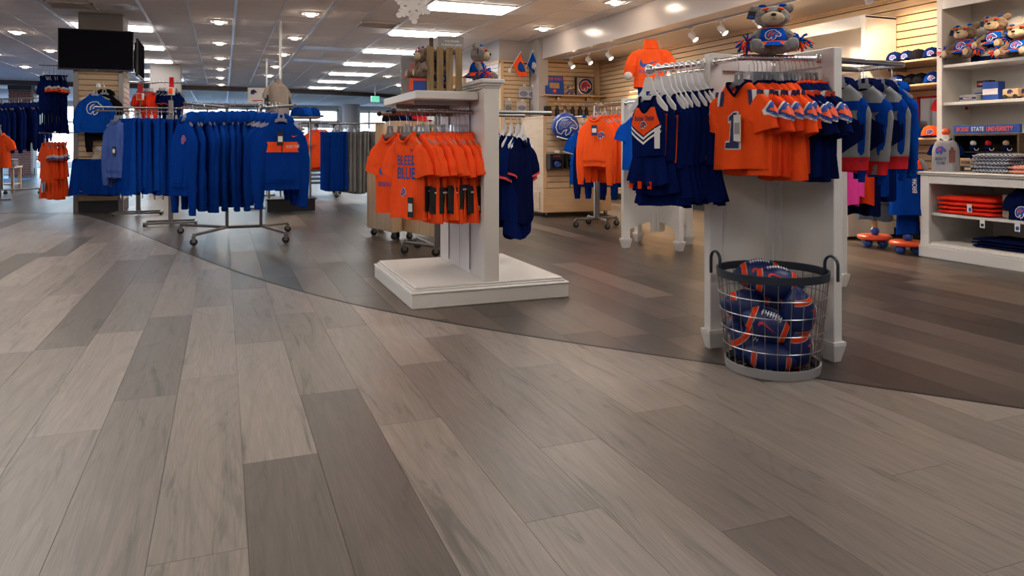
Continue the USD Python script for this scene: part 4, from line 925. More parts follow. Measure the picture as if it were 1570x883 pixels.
G1 = 'orange T-shirts hanging edge-on on the centre stand'
row([P(ot0), P(ot2, SH_T), P(ot3, SH_T)], (1.14, 4.68, RZ), (1.50, 4.68, RZ), 12, -66, -80, group=G1, hw=.15, order=[0, 1, 2, 2, 1, 2, 1, 2, 1, 1, 2, 1], jit=4, end='left on the stand front rail', lead=.035, sj=.06, hgroup='clear hangers on the centre stand rails')
row([P(ot1), P(ot2, SH_T), P(ot3, SH_T)], (1.115, 5.15, RZ), (1.48, 5.15, RZ), 8, -62, -80, group=G1, hw=.15, order=[0, 1, 2, 1, 2, 1, 2, 1], jit=4, end='left on the stand rear rail', lead=.02, sj=.06, hgroup='clear hangers on the centre stand rails')
# ---- navy jerseys on the far side of the centre stand
def dec_pipe(To, t): pass
SH_N = 'navy top with red-piped cuffs'
nj0 = tee('jersey', SH_N, 'jersey', 'navy_jersey', k=.98, seed=11, cuff='ink_red', L=.60, fold=.024, v=True); nj1 = tee('jersey', SH_N, 'jersey', 'navy_jersey', k=.98, seed=12, cuff='ink_red', L=.66, fold=.026, hemarc=.06)
nj2 = tee('jersey', SH_N, 'jersey', 'navy_dark', k=.98, seed=13, cuff='ink_red', L=.64, fold=.026, hemarc=.06)
row([P(nj0, SH_N), P(nj1, SH_N), P(nj2, SH_N)], (1.70, 5.10, RZ + .02), (2.09, 5.12, RZ - .02), 9, 62, 40, group='navy piped tops right of the centre stand', hang='white', hw=.17, jit=6, end='the centre stand', sj=.07, hgroup='white hangers right of the centre stand',
    labels=[None] * 8 + ['outermost navy red-piped top with a dipped hem, right of the centre stand'])

# ---- jerseys on the front four-wing stand
def dec_jersey(num, nav):
    edge, ink = ('ink_navy', 'ink_white') if not nav else ('ink_orange', 'ink_white')
    def f(To, t):
        for s_ in (-1, 1):
            for o, m in ((-.030, 'ink_navy' if not nav else 'ink_orange'), (0, 'ink_white'), (.030, 'ink_navy' if not nav else 'ink_orange')):
                q = Polygon([(s_ * .145 + o - .014, -.145), (s_ * .145 + o + .014, -.145), (s_ * .135 + o + .014, -.052), (s_ * .135 + o - .014, -.052)])
                obj('shoulder_stripe', To.onto(flat_poly(q), 0, 0, .004), m, t, True)
            e = None
        if num:
            n = affinity.translate(Polygon([(-.035, .085), (.0, .11), (.026, .11), (.026, -.075), (.046, -.075), (.046, -.11), (-.046, -.11), (-.046, -.075), (-.016, -.075), (-.016, .068), (-.035, .055)]), -.01, -.30)
            e = obj('number', To.onto(flat_poly(n.buffer(.010)), 0, 0, .004), 'ink_white', t, True); obj('number_fill', To.onto(flat_poly(n), 0, 0, .0085), 'ink_navy', e, True)
    return f
def sleeve_badge(t, k, sh=.165):
    """oval horse badge on the outside of each short sleeve"""
    pth = ss_path(sh * k, k); hs = [h * k for h in SS_H]; ds = [d * k for d in SS_D]
    e = affinity.scale(Point(0, 0).buffer(1, 20), .042 * k, .036 * k); hr = affinity.rotate(affinity.scale(HORSE, .055 * k, .052 * k, origin=(0, 0)), -90, origin=(0, 0))
    for s_ in (-1, 1):
        q = obj('sleeve_badge', on_sleeve(flat_poly(e), pth, hs, ds, .125 * k, s_, .005), 'ink_white', t, True)
        obj('badge_fill', on_sleeve(flat_poly(affinity.scale(e, .86, .86)), pth, hs, ds, .125 * k, s_, .010), 'ink_blue', q, True); obj('badge_horse', on_sleeve(flat_poly(hr), pth, hs, ds, .125 * k, s_, .014), 'ink_orange', q, True)
def jersey(label, body, num, nav, seed, k=.76, col='navy_dark', tg=None):
    t = tee('jersey', label, 'jersey', body, k=k, seed=seed, v=True, drop=.085, L=.545, col=col, decor=lambda To, t: dec_jersey(num, nav)(ScaledT(To, k), t), tag_=tg, fold=.024, ch=.182, hem=.195)
    sleeve_badge(t, k); return t
class ScaledT:
    def __init__(s, To, k): s.To, s.k = To, k
    def onto(s, flat, x=0, z=0, off=.0035, back=False):
        f = flat.copy(); f.vertices = f.vertices * s.k; return s.To.onto(f, x * s.k, z * s.k, off, back)
LJ = 'child orange football jersey with sleeve badge'; LN = 'child navy football jersey with sleeve badge'
j0 = jersey('child orange football jersey number 1 with a white swing tag on the front stand', 'orange_jersey', True, False, 21, tg=(.03, -.045, -.155, .042, .125, 'label_white'))
j1 = jersey(LJ, 'orange_jersey', False, False, 22); j2 = jersey(LJ, 'deep_orange', False, False, 23)
j3 = jersey(LN, 'navy_jersey', False, True, 24, col='deep_orange'); j4 = jersey(LN, 'navy_dark', False, True, 25, col='deep_orange')
LG[LJ] = 'child orange jerseys on the front stand'; LG[LN] = 'child navy jerseys on the front stand'
row([P(j0), P(j1, LJ), P(j2, LJ), P(j3, LN), P(j4, LN)], (2.248, 2.775, BZ), (2.585, 2.705, BZ), 17, -80, -92, group=None, hw=.13, jit=5, drop=.118, order=[0, 1, 2, 1, 2, 1, 1, 2, 1, 2, 3, 4, 3, 4, 3, 4, 3], end='the left on the front bar', lead=.035, sj=.07, grow=.10, kz=.97, hgroup='clear hangers on the front stand')

# ---- colour-block hoodies on the front stand's right arm
def dec_block(To, t):
    q = Polygon([(-.20, -.20), (.02, -.36), (.20, -.20), (.20, -.30), (.02, -.50), (-.20, -.30)])
    s = ScaledT(To, .62)
    obj('navy_block', s.onto(flat_poly(Polygon([(-.19, -.30), (0, -.20), (.19, -.30), (.19, -.42), (0, -.56), (-.19, -.42)])), 0, 0, .004), 'navy_dark', t, True)
    obj('shoulder_yoke', s.onto(flat_poly(Polygon([(-.18, -.20), (.18, -.20), (.17, -.13), (-.17, -.13)])), 0, 0, .004), 'blue_hoodie', t, True)
LH = 'child grey and navy colour-block hoodie'
LG[LH] = 'child colour-block hoodies on the front stand'
def cb(seed, lab): return hoodie('hoodie', lab, 'hoodie', 'grey_heather', k=.62, seed=seed, L=.66, sl='blue_hoodie', hoodm='navy_dark', band='red_cloth', pocket=False, decor=dec_block, out=.012, ch=.235, hem=.22, arm=.52, cuffm='blue_hoodie', SL=.56)
ch0, ch1 = cb(31, LH), cb(32, LH)
ch2 = hoodie('hoodie', 'child plain royal-blue hoodie at the far end of the front stand right arm', 'hoodie', 'blue_sweat', k=.55, seed=33, L=.74, pocket=False)
row([P(ch0, LH), P(ch1, LH)], (2.755, 2.722, BZ), (3.03, 2.737, BZ), 3, -62, -66, hw=.13, jit=5, drop=.118, end='the left on the right-hand arm', hgroup='clear hangers on the front stand')
row([P(ch2, None)], (3.12, 2.742, BZ), (3.13, 2.742, BZ), 1, -78, -78, hw=.13, drop=.118, start=3, end='the left on the right-hand arm', hgroup='clear hangers on the front stand')
# ---- toddler bottoms on the stand behind
def trousers(name, label, cat, m, w=.15, L=.9, seed=0, band=None, group=None, d=.035, folds=3, gap=.012):
    t = thing(name, label, cat, group=group)
    for s_ in (-1, 1):
        obj('leg', T(drape(w * .52, L, folds, seed + s_, d=d, fold=.006, flare=.95, nu=28, nv=14, top=.96), s_ * w * .5, 0, 0), m, t, True)
    obj('waistband', T(drape(w * 1.03, .05, 1, seed, d=d * .62, fold=0, flare=1, nu=32, nv=4, top=1), 0, 0, .012), band or m, t, True); return t
ZB3 = BZ - .32
for i, (lab, m, x, L, rz) in enumerate((('hot pink toddler trousers hanging below the grey hoodies', 'pink_cloth', 4.10, .36, -55), ('magenta-pink toddler trousers behind the hot pink pair', 'pink_cloth', 4.15, .30, -62), ('orange toddler trousers between the pink and the navy ones', 'deep_orange', 4.24, .36, -50), ('navy toddler trousers right of the orange ones', 'navy_dark', 4.30, .44, -58), ('royal-blue toddler shorts below the far colour-block hoodie', 'blue_hoodie', 4.38, .30, -48), ('dark navy toddler shorts nearest the mannequin in jean shorts', 'navy_jersey', 4.45, .34, -52))):
    q = trousers('trousers', lab, 'trousers', m, w=.11, L=L, seed=40 + i); loc = (x, 4.02, ZB3 - .15); xf(q, loc, rz); hanger(loc, rz, 'clear', .10, 'clear hangers on the rear white stand', 'clear hanger of the ' + lab)
# ---- cheer outfits on white hangers
def cheer(label, seed, k=.50, full=True, top='orange_jersey'):
    t = thing('cheer_outfit', label, 'cheer outfit')
    To = Torso(.105 * k, .19 * k, .185 * k, .55 * k, .085 * k, .15 * k, .04, .012, seed, sdrop=.03, v=False); obj('top', To.mesh, 'navy_jersey', t, True)
    s = ScaledT(To, k)
    if full:
        obj('orange_panel', s.onto(flat_poly(Polygon([(-.17, -.26), (0, -.37), (.17, -.26), (.11, -.10), (.075, -.10), (.0, -.165), (-.075, -.10), (-.11, -.10)])), 0, 0, .003), top, t, True)
        for o in (0, .045): obj('chevron', s.onto(flat_poly(Polygon([(-.178, -.27 - o), (0, -.385 - o), (.178, -.27 - o), (.178, -.295 - o), (0, -.41 - o), (-.178, -.295 - o)])), 0, 0, .004), 'ink_white', t, True)
        obj('lettering', s.onto(flat_text('Boise State', .042, .23), 0, -.225, .005), 'ink_navy', t, True); put_horse(To, t, .0, -.27 * k, .075 * k, fill='ink_navy', off=.006)
    else: obj('side_stripe', s.onto(flat_poly(Polygon([(.11, -.5), (.15, -.5), (.14, -.15), (.11, -.15)])), 0, 0, .004), top, t, True); obj('shoulder_panel', s.onto(flat_poly(Polygon([(-.12, -.2), (.12, -.2), (.10, -.07), (.07, -.07), (0, -.17), (-.07, -.07), (-.10, -.07)])), 0, 0, .003), top, t, True)
    obj('neckline', To.collar(.006), 'navy_dark', t, True)
    obj('skirt', T(drape(.19 * k, .30 * k, 9, seed, d=.05, fold=.004, flare=1.25), 0, 0, -.52 * k), 'navy_jersey', t, True)
    pl = [T(bx(-.011, .011, -.003, .003, -.035, 0), x, -.050, -.80 * k) for x in (-.065, -.012, .045)]
    for m in (pl if full else []): obj('pleat_insert', m, 'deep_orange', t, False)
    if full: obj('swing_tag', T(bx(-.016, .016, -.002, .002, -.095, 0, .001), .085, -.045, -.30 * k), 'label_white', t, False)
    return t
LC = 'child navy cheer outfit on a white hanger'; LG[LC] = 'child cheer outfits on the left bar of the front stand'
c0 = cheer('child orange and navy cheer outfit lettered Boise State with white chevrons', 51); c1 = cheer(LC, 52, k=.58, full=False, top='deep_orange'); c2 = cheer(LC, 53, k=.60, full=False)
row([P(c0), P(c1, LC), P(c2, LC)], (1.905, 3.03, 1.365), (2.20, 3.05, 1.40), 9, -70, -84, hang='white', hw=.115, jit=6, end='the left on the left-hand arm', lead=.02, grow=.12, order=[0, 1, 2, 1, 2, 1, 2, 2, 1], hgroup='white hangers on the front stand left bar', drop=.135)
t2 = tee('tshirt', 'royal-blue child T-shirt hanging behind the lettered cheer outfit', 't-shirt', 'royal', k=.72, seed=55, L=.68); loc = (3.62, 6.02, BZ - .15); xf(t2, loc, -30); hanger(loc, -30, 'clear', .13, 'clear hangers on the mannequin stand')
for i, (lab, x, y, m) in enumerate((('navy child T-shirt on the mannequin stand nearest the cheer outfits', 3.72, 5.94, 'navy_jersey'), ('dark navy child T-shirt second on the mannequin stand', 3.82, 5.93, 'navy_dark'), ('blue child T-shirt at the inner end of the mannequin stand bar', 3.92, 5.92, 'blue_hoodie'))):
    q = tee('tshirt', lab, 't-shirt', m, k=.74, seed=60 + i, L=.74); loc = (x, y, BZ - .15); xf(q, loc, -50 - 5 * i); hanger(loc, -50 - 5 * i, 'clear', .13, 'clear hangers on the mannequin stand', 'clear hanger of the ' + lab)

# ---- blue hoodies on rack A
LA = 'royal-blue hoodie hanging edge-on on the rolling rack'; LB = 'royal-blue hoodie behind the orange-banded one'
LG[LA] = 'blue hoodies on the left arm of the rolling rack'; LG[LB] = 'blue hoodies behind the orange-banded one'
def dec_emb(To, t): put_horse(To, t, .10, -.20, .085, edge='ink_orange', fill='ink_blue')
def dec_band(To, t):
    obj('chest_band', To.onto(flat_poly(Polygon([(-.185, -.30), (.185, -.30), (.185, -.205), (-.185, -.205)])), 0, 0, .004), 'orange_tee', t, True); obj('lettering', To.onto(flat_text('BOISE STATE', .026, .13), .105, -.26, .006), 'ink_white', t, True)
    obj('zip', To.onto(flat_poly(sbox(-.004, -.30, .004, -.07)), 0, 0, .008), 'dark_metal', t, True); obj('swoosh', To.onto(flat_poly(swoosh(.055)), .12, -.15, .005), 'ink_orange', t, True)
KA = 1.10
a0 = hoodie('hoodie', 'royal-blue hoodie with a small horse emblem, first on the rolling rack left arm', 'hoodie', 'blue_hoodie', k=KA, b=.06, seed=71, decor=dec_emb); a1 = hoodie('hoodie', LA, 'hoodie', 'blue_hoodie', k=KA, seed=72); a2 = hoodie('hoodie', LA, 'hoodie', 'blue_sweat', k=KA, seed=73, sway=.03)
row([P(a0), P(a1, LA), P(a2, LA)], A_L0, A_L0 + (A_L1 - A_L0) * .92, 10, -66, -84, hw=.19, jit=5, order=[0, 1, 2, 1, 1, 2, 1, 2, 1, 2], end='its left end', hgroup='clear hangers on the blue hoodie rack', drop=.15)
b0 = hoodie('hoodie', 'blue half-zip hoodie with an orange chest band facing the aisle', 'hoodie', 'blue_hoodie', k=.98, seed=74, decor=dec_band, out=.045, SL=.66); tag_card(b0, -.02, -.085, -.115, .055, .125)
b1 = hoodie('hoodie', LB, 'hoodie', 'blue_hoodie', k=.98, seed=75, out=.045)
p0, p1 = at(431, 159, 6.85), at(392, 158, 8.0)
row([P(b0), P(b1, LB)], p0, p1, 9, 4, -14, hw=.19, jit=4, order=[0] + [1] * 8, end='the aisle', hgroup='clear hangers on the blue hoodie rack')
# ---- fleece trousers on rack B, long-sleeved tops on rack C
LP = 'royal-blue fleece trousers on the square-post rack'; LG[LP] = 'blue fleece trousers on the square-post rack'
f0 = trousers('trousers', LP, 'trousers', 'blue_hoodie', w=.21, L=.92, seed=81, d=.05); tag_card(f0, .06, -.06, -.90, .05, .08); f1 = trousers('trousers', LP, 'trousers', 'blue_sweat', w=.20, L=.88, seed=82, d=.055, folds=4)
A = np.array([*B_post, 1.46]) + (-.50, 0, 0)
row([P(f0, LP), P(f1, LP)], A + (-.02, -.02, 0), A + (.46, 0, 0), 9, -62, -72, hw=.16, jit=6, hgroup='clear hangers on the square-post racks'); row([P(f0, LP), P(f1, LP)], A + (.56, 0, 0), A + (.98, 0, 0), 7, -66, -72, start=9, hw=.16, jit=6, hgroup='clear hangers on the square-post racks')
LS = 'heather-blue long-sleeved top with red sleeve lettering'; LG[LS] = 'heather-blue long-sleeved tops'
def longtee(lab, seed):
    t = hoodie('long_sleeved_top', lab, 'top', 'heather_blue', k=.98, seed=seed, hood=False, pocket=False, L=.72, b=.06)
    pth = ls_path(.16, 1.0, .64, .03, 0); 
    for s_ in (-1, 1): obj('sleeve_lettering', on_sleeve(flat_text('STATE', .055, .25), pth, [h * .86 for h in LS_H], [.035 * q for q in (.7, 1, 1, .9, .75)], .36, s_, .006), 'ink_red', t, True)
    return t
g0, g1 = longtee('heather-blue long-sleeved top with a black tag, first beside the television pillar', 83), longtee(LS, 84); tag_card(g0, .06, -.07, -.32, .06, .11)
q0, q1 = at(178, 166, 9.1), at(208, 165, 9.5)
row([P(g0), P(g1, LS)], q0, q1, 7, -48, -76, hw=.17, jit=4, order=[0, 1, 1, 1, 1, 1, 1], hgroup='clear hangers of the heather-blue tops')

# ---- orange sweatshirts
LO = 'bright orange sweatshirt hanging edge-on on the silver rack'; LG[LO] = 'orange sweatshirts on the silver rack'
def dec_os(To, t): put_horse(To, t, .10, -.22, .09, fill='ink_blue')
o0 = hoodie('sweatshirt', 'bright orange sweatshirt with a navy tag, first on the silver rack', 'sweatshirt', 'orange_sweat', k=.98, seed=91, hood=False, pocket=False, decor=dec_os, out=.04, L=.60); tag_card(o0, .03, -.085, -.10, .075, .12, 'ink_navy')
o1 = hoodie('sweatshirt', LO, 'sweatshirt', 'orange_sweat', k=.98, seed=92, hood=False, pocket=False, L=.62); o2 = hoodie('sweatshirt', LO, 'sweatshirt', 'orange_jersey', k=.98, seed=93, hood=False, pocket=False, sway=.03)
row([P(o0), P(o1, LO), P(o2, LO)], O_A + (.06, 0, 0), O_B, 7, -56, -74, hw=.18, jit=4, order=[0, 1, 2, 1, 2, 1, 2], hgroup='clear hangers on the silver rack')
for i, (lab, px, m) in enumerate((('navy sweatshirt hanging low behind the orange sweatshirts, nearest the gondola', 905, 'navy_jersey'), ('blue sweatshirt hanging low behind the orange sweatshirts', 922, 'blue_hoodie'), ('blue sweatshirt hanging low behind the orange ones, nearest the white stand', 940, 'blue_sweat'))):
    q = hoodie('sweatshirt', lab, 'sweatshirt', m, k=1.0, seed=95 + i, hood=False, pocket=False); loc = at(px, 180, 9.5); loc[2] = 1.12; xf(q, loc, -58)
    hanger(loc, -58, 'clear', .18, 'clear hangers of the low blue sweatshirts', 'clear hanger of the ' + lab.replace(' behind the orange sweatshirts', '').replace(' behind the orange ones', ''))
ql = at(920, 181, 9.5)
# ---- far grey joggers
LJG = 'grey jogger trousers on the far steel rack'; LG[LJG] = 'grey joggers on the far rack'; LFB = 'blue trousers at the left end of the far steel rack'; LG[LFB] = 'blue trousers on the far rack'
h0 = trousers('trousers', LJG, 'trousers', 'grey_pants', w=.20, L=1.02, seed=101, d=.05); h1 = trousers('trousers', LFB, 'trousers', 'blue_hoodie', w=.20, L=.98, seed=102, d=.05)
DD = D1 - D0
row([P(h1, LFB)], D0 + DD * .02, D0 + DD * .20, 4, -40, -60, hw=.16, jit=6, hgroup='clear hangers on the far racks'); row([P(h0, LJG)], D0 + DD * .27, D0 + DD * .72, 7, -66, -76, start=4, hw=.16, jit=10, hgroup='clear hangers on the far racks')
h2 = trousers('trousers', 'blue trousers right of the grey joggers on the far rack', 'trousers', 'blue_sweat', w=.22, L=1.0, seed=103, d=.05); h3 = hoodie('sweatshirt', 'dark grey heather sweatshirt at the right end of the far rack', 'sweatshirt', 'grey_heather', seed=104, hood=False, pocket=False)
row([P(h2)], D0 + DD * .80, D0 + DD * .8, 1, -15, -15, start=11, hgroup='clear hangers on the far racks'); row([P(h3)], D0 + DD * .93, D0 + DD * .93, 1, -55, -55, start=12, hgroup='clear hangers on the far racks')
# ---- orange polos on the trolley
def dec_polo(To, t): obj('placket', To.onto(flat_poly(sbox(-.015, -.19, .015, -.08)), 0, 0, .004), 'deep_orange', t, True); obj('swoosh', To.onto(flat_poly(swoosh(.04)), -.09, -.15, .005), 'ink_navy', t, True); put_horse(To, t, .09, -.15, .05, fill='ink_navy')
LPO = 'orange polo shirt stacked behind the front one on the trolley'; LG[LPO] = 'orange polos on the trolley'
po = tee('polo_shirt', 'orange polo shirt facing out above the low slatted trolley', 'polo shirt', 'orange_tee', k=1.12, seed=111, decor=dec_polo, L=.66); po1 = tee('polo_shirt', LPO, 'polo shirt', 'deep_orange', k=1.12, seed=112, L=.70)
bz = pz[:2]
row([P(po), P(po1, LPO)], (bz[0] + .05, bz[1] - .30, 1.44), (bz[0] - .05, bz[1] + .2, 1.44), 4, 8, 0, order=[0, 1, 1, 1], end='the front', hgroup='clear hangers of the orange polos')
LBT = 'blue T-shirt hanging at the side of the slatted trolley'; LG[LBT] = 'blue T-shirts beside the trolley'
bt = tee('tshirt', LBT, 't-shirt', 'blue_hoodie', k=1.1, seed=113); row([P(bt, LBT)], (bz[0] + .33, bz[1] - .2, 1.44), (bz[0] + .40, bz[1] + .25, 1.44), 4, -60, -60, end='the front', hgroup='clear hangers of the trolley T-shirts')
# ---- television pillar
def dec_sweat(To, t):
    for i in range(7):
        z = -.11 - i * .022; obj('chevron_rib', To.onto(flat_poly(Polygon([(-.2, z), (0, z - .05), (.2, z), (.2, z - .006), (0, z - .057), (-.2, z - .006)])), 0, 0, .003), 'blue_sweat', t, True)
    put_horse(To, t, .0, -.20, .20, fill='royal', mane='ink_white')
sw = hoodie('sweatshirt', 'royal-blue sweatshirt with a white horse emblem on the television pillar', 'sweatshirt', 'royal', k=.86, seed=121, hood=False, pocket=False, decor=dec_sweat, SL=.46, out=.09, L=.64, sh=.18, ch=.235, hem=.23)
loc = np.array(atY(146, 142, 12.15)); xf(sw, loc + (0, 0, -.03), 4); hanger(loc + (0, 0, -.03), 4, 'clear', .19, 'clear hangers on the television pillar', 'clear plastic hanger of the blue sweatshirt on the television pillar')
bj = hoodie('jacket', 'black jacket hanging behind the blue sweatshirt on the television pillar', 'jacket', 'black_cloth', k=1.05, seed=122, pocket=False); xf(bj, loc + (.10, .13, .0), -6); hanger(loc + (.10, .13, 0), -6, 'clear', .19, 'clear hangers on the television pillar', 'clear plastic hanger of the black jacket on the television pillar')
LSH = 'dark blue athletic shorts on the television pillar'; LG[LSH] = 'blue shorts on the television pillar'
def shorts(lab, seed, m='blue_hoodie'):
    t = thing('shorts', lab, 'shorts')
    for s_ in (-1, 1): obj('leg', T(drape(.155, .50, 4, seed + s_, d=.065, fold=.014, flare=1.22, nu=48), s_ * .140, 0, 0), m, t, True)
    obj('waistband', T(drape(.27, .05, 1, seed, d=.035, fold=.004, flare=1, nu=36, nv=4, top=1), 0, 0, .01), m, t, True); 
    obj('swoosh', T(stand_up(extr(swoosh(.05), .002), -.075), -.15, 0, -.44), 'ink_orange', t, False); return t
s0 = shorts('royal-blue athletic shorts with an orange swoosh at the front of the television pillar', 131); s1 = shorts(LSH, 132, 'navy_jersey')
lz = atY(146, 243, 12.1)
row([P(s0), P(s1, LSH)], (lz[0], 12.05, lz[2] + .13), (lz[0] + .02, 12.22, lz[2] + .13), 4, 0, 4, order=[0, 1, 1, 1], end='the front', hgroup='clear hangers of the blue shorts', drop=.15)
for z_, y_, lab in ((lz[2] + .13, 12.06, 'steel peg holding the blue shorts on the television pillar'), (loc[2] + .12, 12.1, 'steel peg holding the blue sweatshirt on the television pillar')):
    t = thing('peg', lab, 'peg', (lz[0], 12.40, z_)); obj('rod', bar((0, 0, 0), (0, -.37, 0), .006, 8), 'cap_metal', t); obj('plate', bx(-.03, .03, -.006, .004, -.03, .03), 'cap_metal', t, False)
# left face: navy jerseys over orange jerseys
LNV = 'navy jersey with silver and orange cuffs'; LOJ = 'orange jersey with silver and blue sleeve bands'
LG[LNV] = 'navy jerseys left of the television pillar'; LG[LOJ] = 'orange jerseys left of the television pillar'
def banded(lab, body, b1_, b2_, seed, lower):
    t = tee('jersey', lab, 'jersey', body, k=.88, seed=seed, L=.60, fold=.02); pth = ss_path(.165 * .88, .88); hs = [h * .88 for h in SS_H]; ds = [d * .88 for d in SS_D]
    for s_ in (-1, 1):
        for u, m in ((.14, b1_), (.175, b2_)): obj('sleeve_band', on_sleeve(flat_poly(sbox(-.014, -.05, .014, .05)), pth, hs, ds, u, s_, .005), m, t, True)
    obj('shorts', T(drape(.155, .34, 5, seed, d=.05, fold=.01, flare=1.05), 0, 0, -.48), lower, t, True); obj('size_card', bx(.07, .15, -.075, -.072, -.72, -.58), 'card_black', t, False); return t
n0 = banded(LNV, 'navy_jersey', 'silver_cloth', 'orange_tee', 141, 'navy_jersey'); n1 = banded(LOJ, 'orange_tee', 'silver_cloth', 'ink_blue', 142, 'orange_tee')
for (pr, lab, py, x0, x1, n, rr) in ((n0, LNV, 103, -2.46, -2.20, 7, 2.0), (n1, LOJ, 204, -2.44, -2.20, 6, 2.0)):
    z_ = 1 + (HZ - py) / F * 11.1
    row([P(pr, lab)], (x0, 12.62, z_), (x1, 12.62, z_), n, -62, -78, hw=.18, jit=5, end='the left by the pillar', hgroup='clear hangers of the ' + ('navy' if lab == LNV else 'orange') + ' jerseys')
    t = thing('faceout_arm', 'steel arm carrying the ' + ('navy' if lab == LNV else 'orange') + ' jerseys left of the television pillar', 'rail', (-2.04, 12.62, z_)); obj('rod', bar((0, 0, 0), (-.48, 0, 0), .008, 8), 'cap_metal', t); obj('plate', bx(-.004, .006, -.03, .03, -.03, .03), 'cap_metal', t, False)
# right face: orange-red and navy tops
LRR = 'orange-red T-shirt right of the television pillar'; LG[LRR] = 'orange-red T-shirts right of the television pillar'; LNW = 'navy T-shirt right of the television pillar'; LG[LNW] = 'navy T-shirts right of the television pillar'
r0 = tee('tshirt', LRR, 't-shirt', 'red_orange', k=.74, seed=151); r1 = tee('tshirt', LNW, 't-shirt', 'navy_jersey', k=.74, seed=152, cuff='ink_red')
zr = 1 + (HZ - 128) / F * 11.8
row([P(r0, LRR)], (-1.22, 13.0, zr), (-1.05, 13.0, zr), 4, 60, 66, hgroup='clear hangers of the orange-red T-shirts'); row([P(r1, LNW)], (-.95, 13.2, zr + .03), (-.72, 13.2, zr + .03), 5, 55, 48, hgroup='clear hangers of the pillar navy T-shirts')
t = thing('faceout_arm', 'steel arms carrying T-shirts on the right side of the television pillar', 'rail', (-1.40, 13.0, zr)); obj('rod', bar((0, 0, 0), (.42, 0, 0), .008, 8), 'cap_metal', t); obj('rod', bar((0, .2, .03), (.75, .2, .03), .008, 8), 'cap_metal', t); obj('plate', bx(-.006, .004, -.04, .24, -.03, .05), 'cap_metal', t, False)
# far left navy hoodies on a loop rack
LFN = 'dark navy hoodie on the far left window rack'; LG[LFN] = 'navy hoodies on the far left rack'
n2 = hoodie('hoodie', LFN, 'hoodie', 'navy_jersey', k=1.1, seed=161); e0, e1 = at(-6, 140 + 12, 14.6), at(74, 150, 15.2)
row([P(n2, LFN)], e0, e1, 13, -40, -66, hw=.19, jit=8, hgroup='clear hangers on the far left rack')
fe = [fl2(40, 276, .04), fl2(46, 273, .04), fl2(-10, 276, .04), fl2(-6, 273, .04)]
rolling_rack('far left steel rack of navy hoodies by the windows', [tuple(np.array(e1[:2]) + (-.1, -.25)), tuple(np.array(e1[:2]) + (-.1, .25)), tuple(np.array(e0[:2]) + (.1, -.25)), tuple(np.array(e0[:2]) + (.1, .25))], [np.array(e1[:2]) + (-.1, 0), np.array(e0[:2]) + (.1, 0)], e0[2], [(tuple(e0), tuple(e1))])
# ================================================================ SMALL THINGS
CAPS = []
# ---- wire basket of footballs
BC = np.array([2.295, 2.655])
t = thing('wire_basket', 'round wire basket with a dark rim and loop handles, full of footballs', 'basket', (BC[0], BC[1], 0)); RB, RT, HB = .198, .236, .415
def rad(z): return RB + (RT - RB) * z / HB
ring = lambda z, r, n=48: np.vstack([arc((0, 0, z), r, 0, 360, n + 1, 'xy')])
obj('base_ring', lathe([(RB - .004, .002), (RB + .004, .002), (RB + .009, .042), (RB + .001, .042), (RB - .004, .002)], 56), 'ink_grey', t)
obj('floor_mesh', cat_([bar((-math.sqrt(max(0, RB ** 2 - y * y)), y, .012), (math.sqrt(max(0, RB ** 2 - y * y)), y, .012), .0025, 6) for y in np.linspace(-.16, .16, 9)] + [cyl(RB, .006, .010)]), 'dark_metal', t, False)
obj('rim', lathe([(RT - .004, HB - .004), (RT + .004, HB - .004), (RT + .006, HB + .030), (RT - .002, HB + .030), (RT - .004, HB - .004)], 56), 'dark_navy_metal' if 'dark_navy_metal' in MATS else (plain('dark_navy_metal', (32, 42, 54), .45) and 'dark_navy_metal'), t)
for z in (.115, .19, .265, .34): obj('hoop', tube(ring(z, rad(z) + .002), .0024, 6, caps=False), 'cap_metal', t)
for k in range(26):
    a = 2 * PI * k / 26; obj('upright_wire', bar((RB * math.cos(a), RB * math.sin(a), .03), (RT * math.cos(a), RT * math.sin(a), HB), .0021, 6), 'steel', t)
for a in (-38, 138):
    h_ = tube(np.vstack([[(0, -.040, HB - .01)], arc((0, 0, HB + .055), .040, 180, 0, 14, 'yz'), [(0, .040, HB - .01)]]), .0065, 10, flat=(.8, 1.2))
    obj('handle', rot(T(rot(h_, 35), RT + .010, 0, 0), a), 'dark_navy_metal', t)
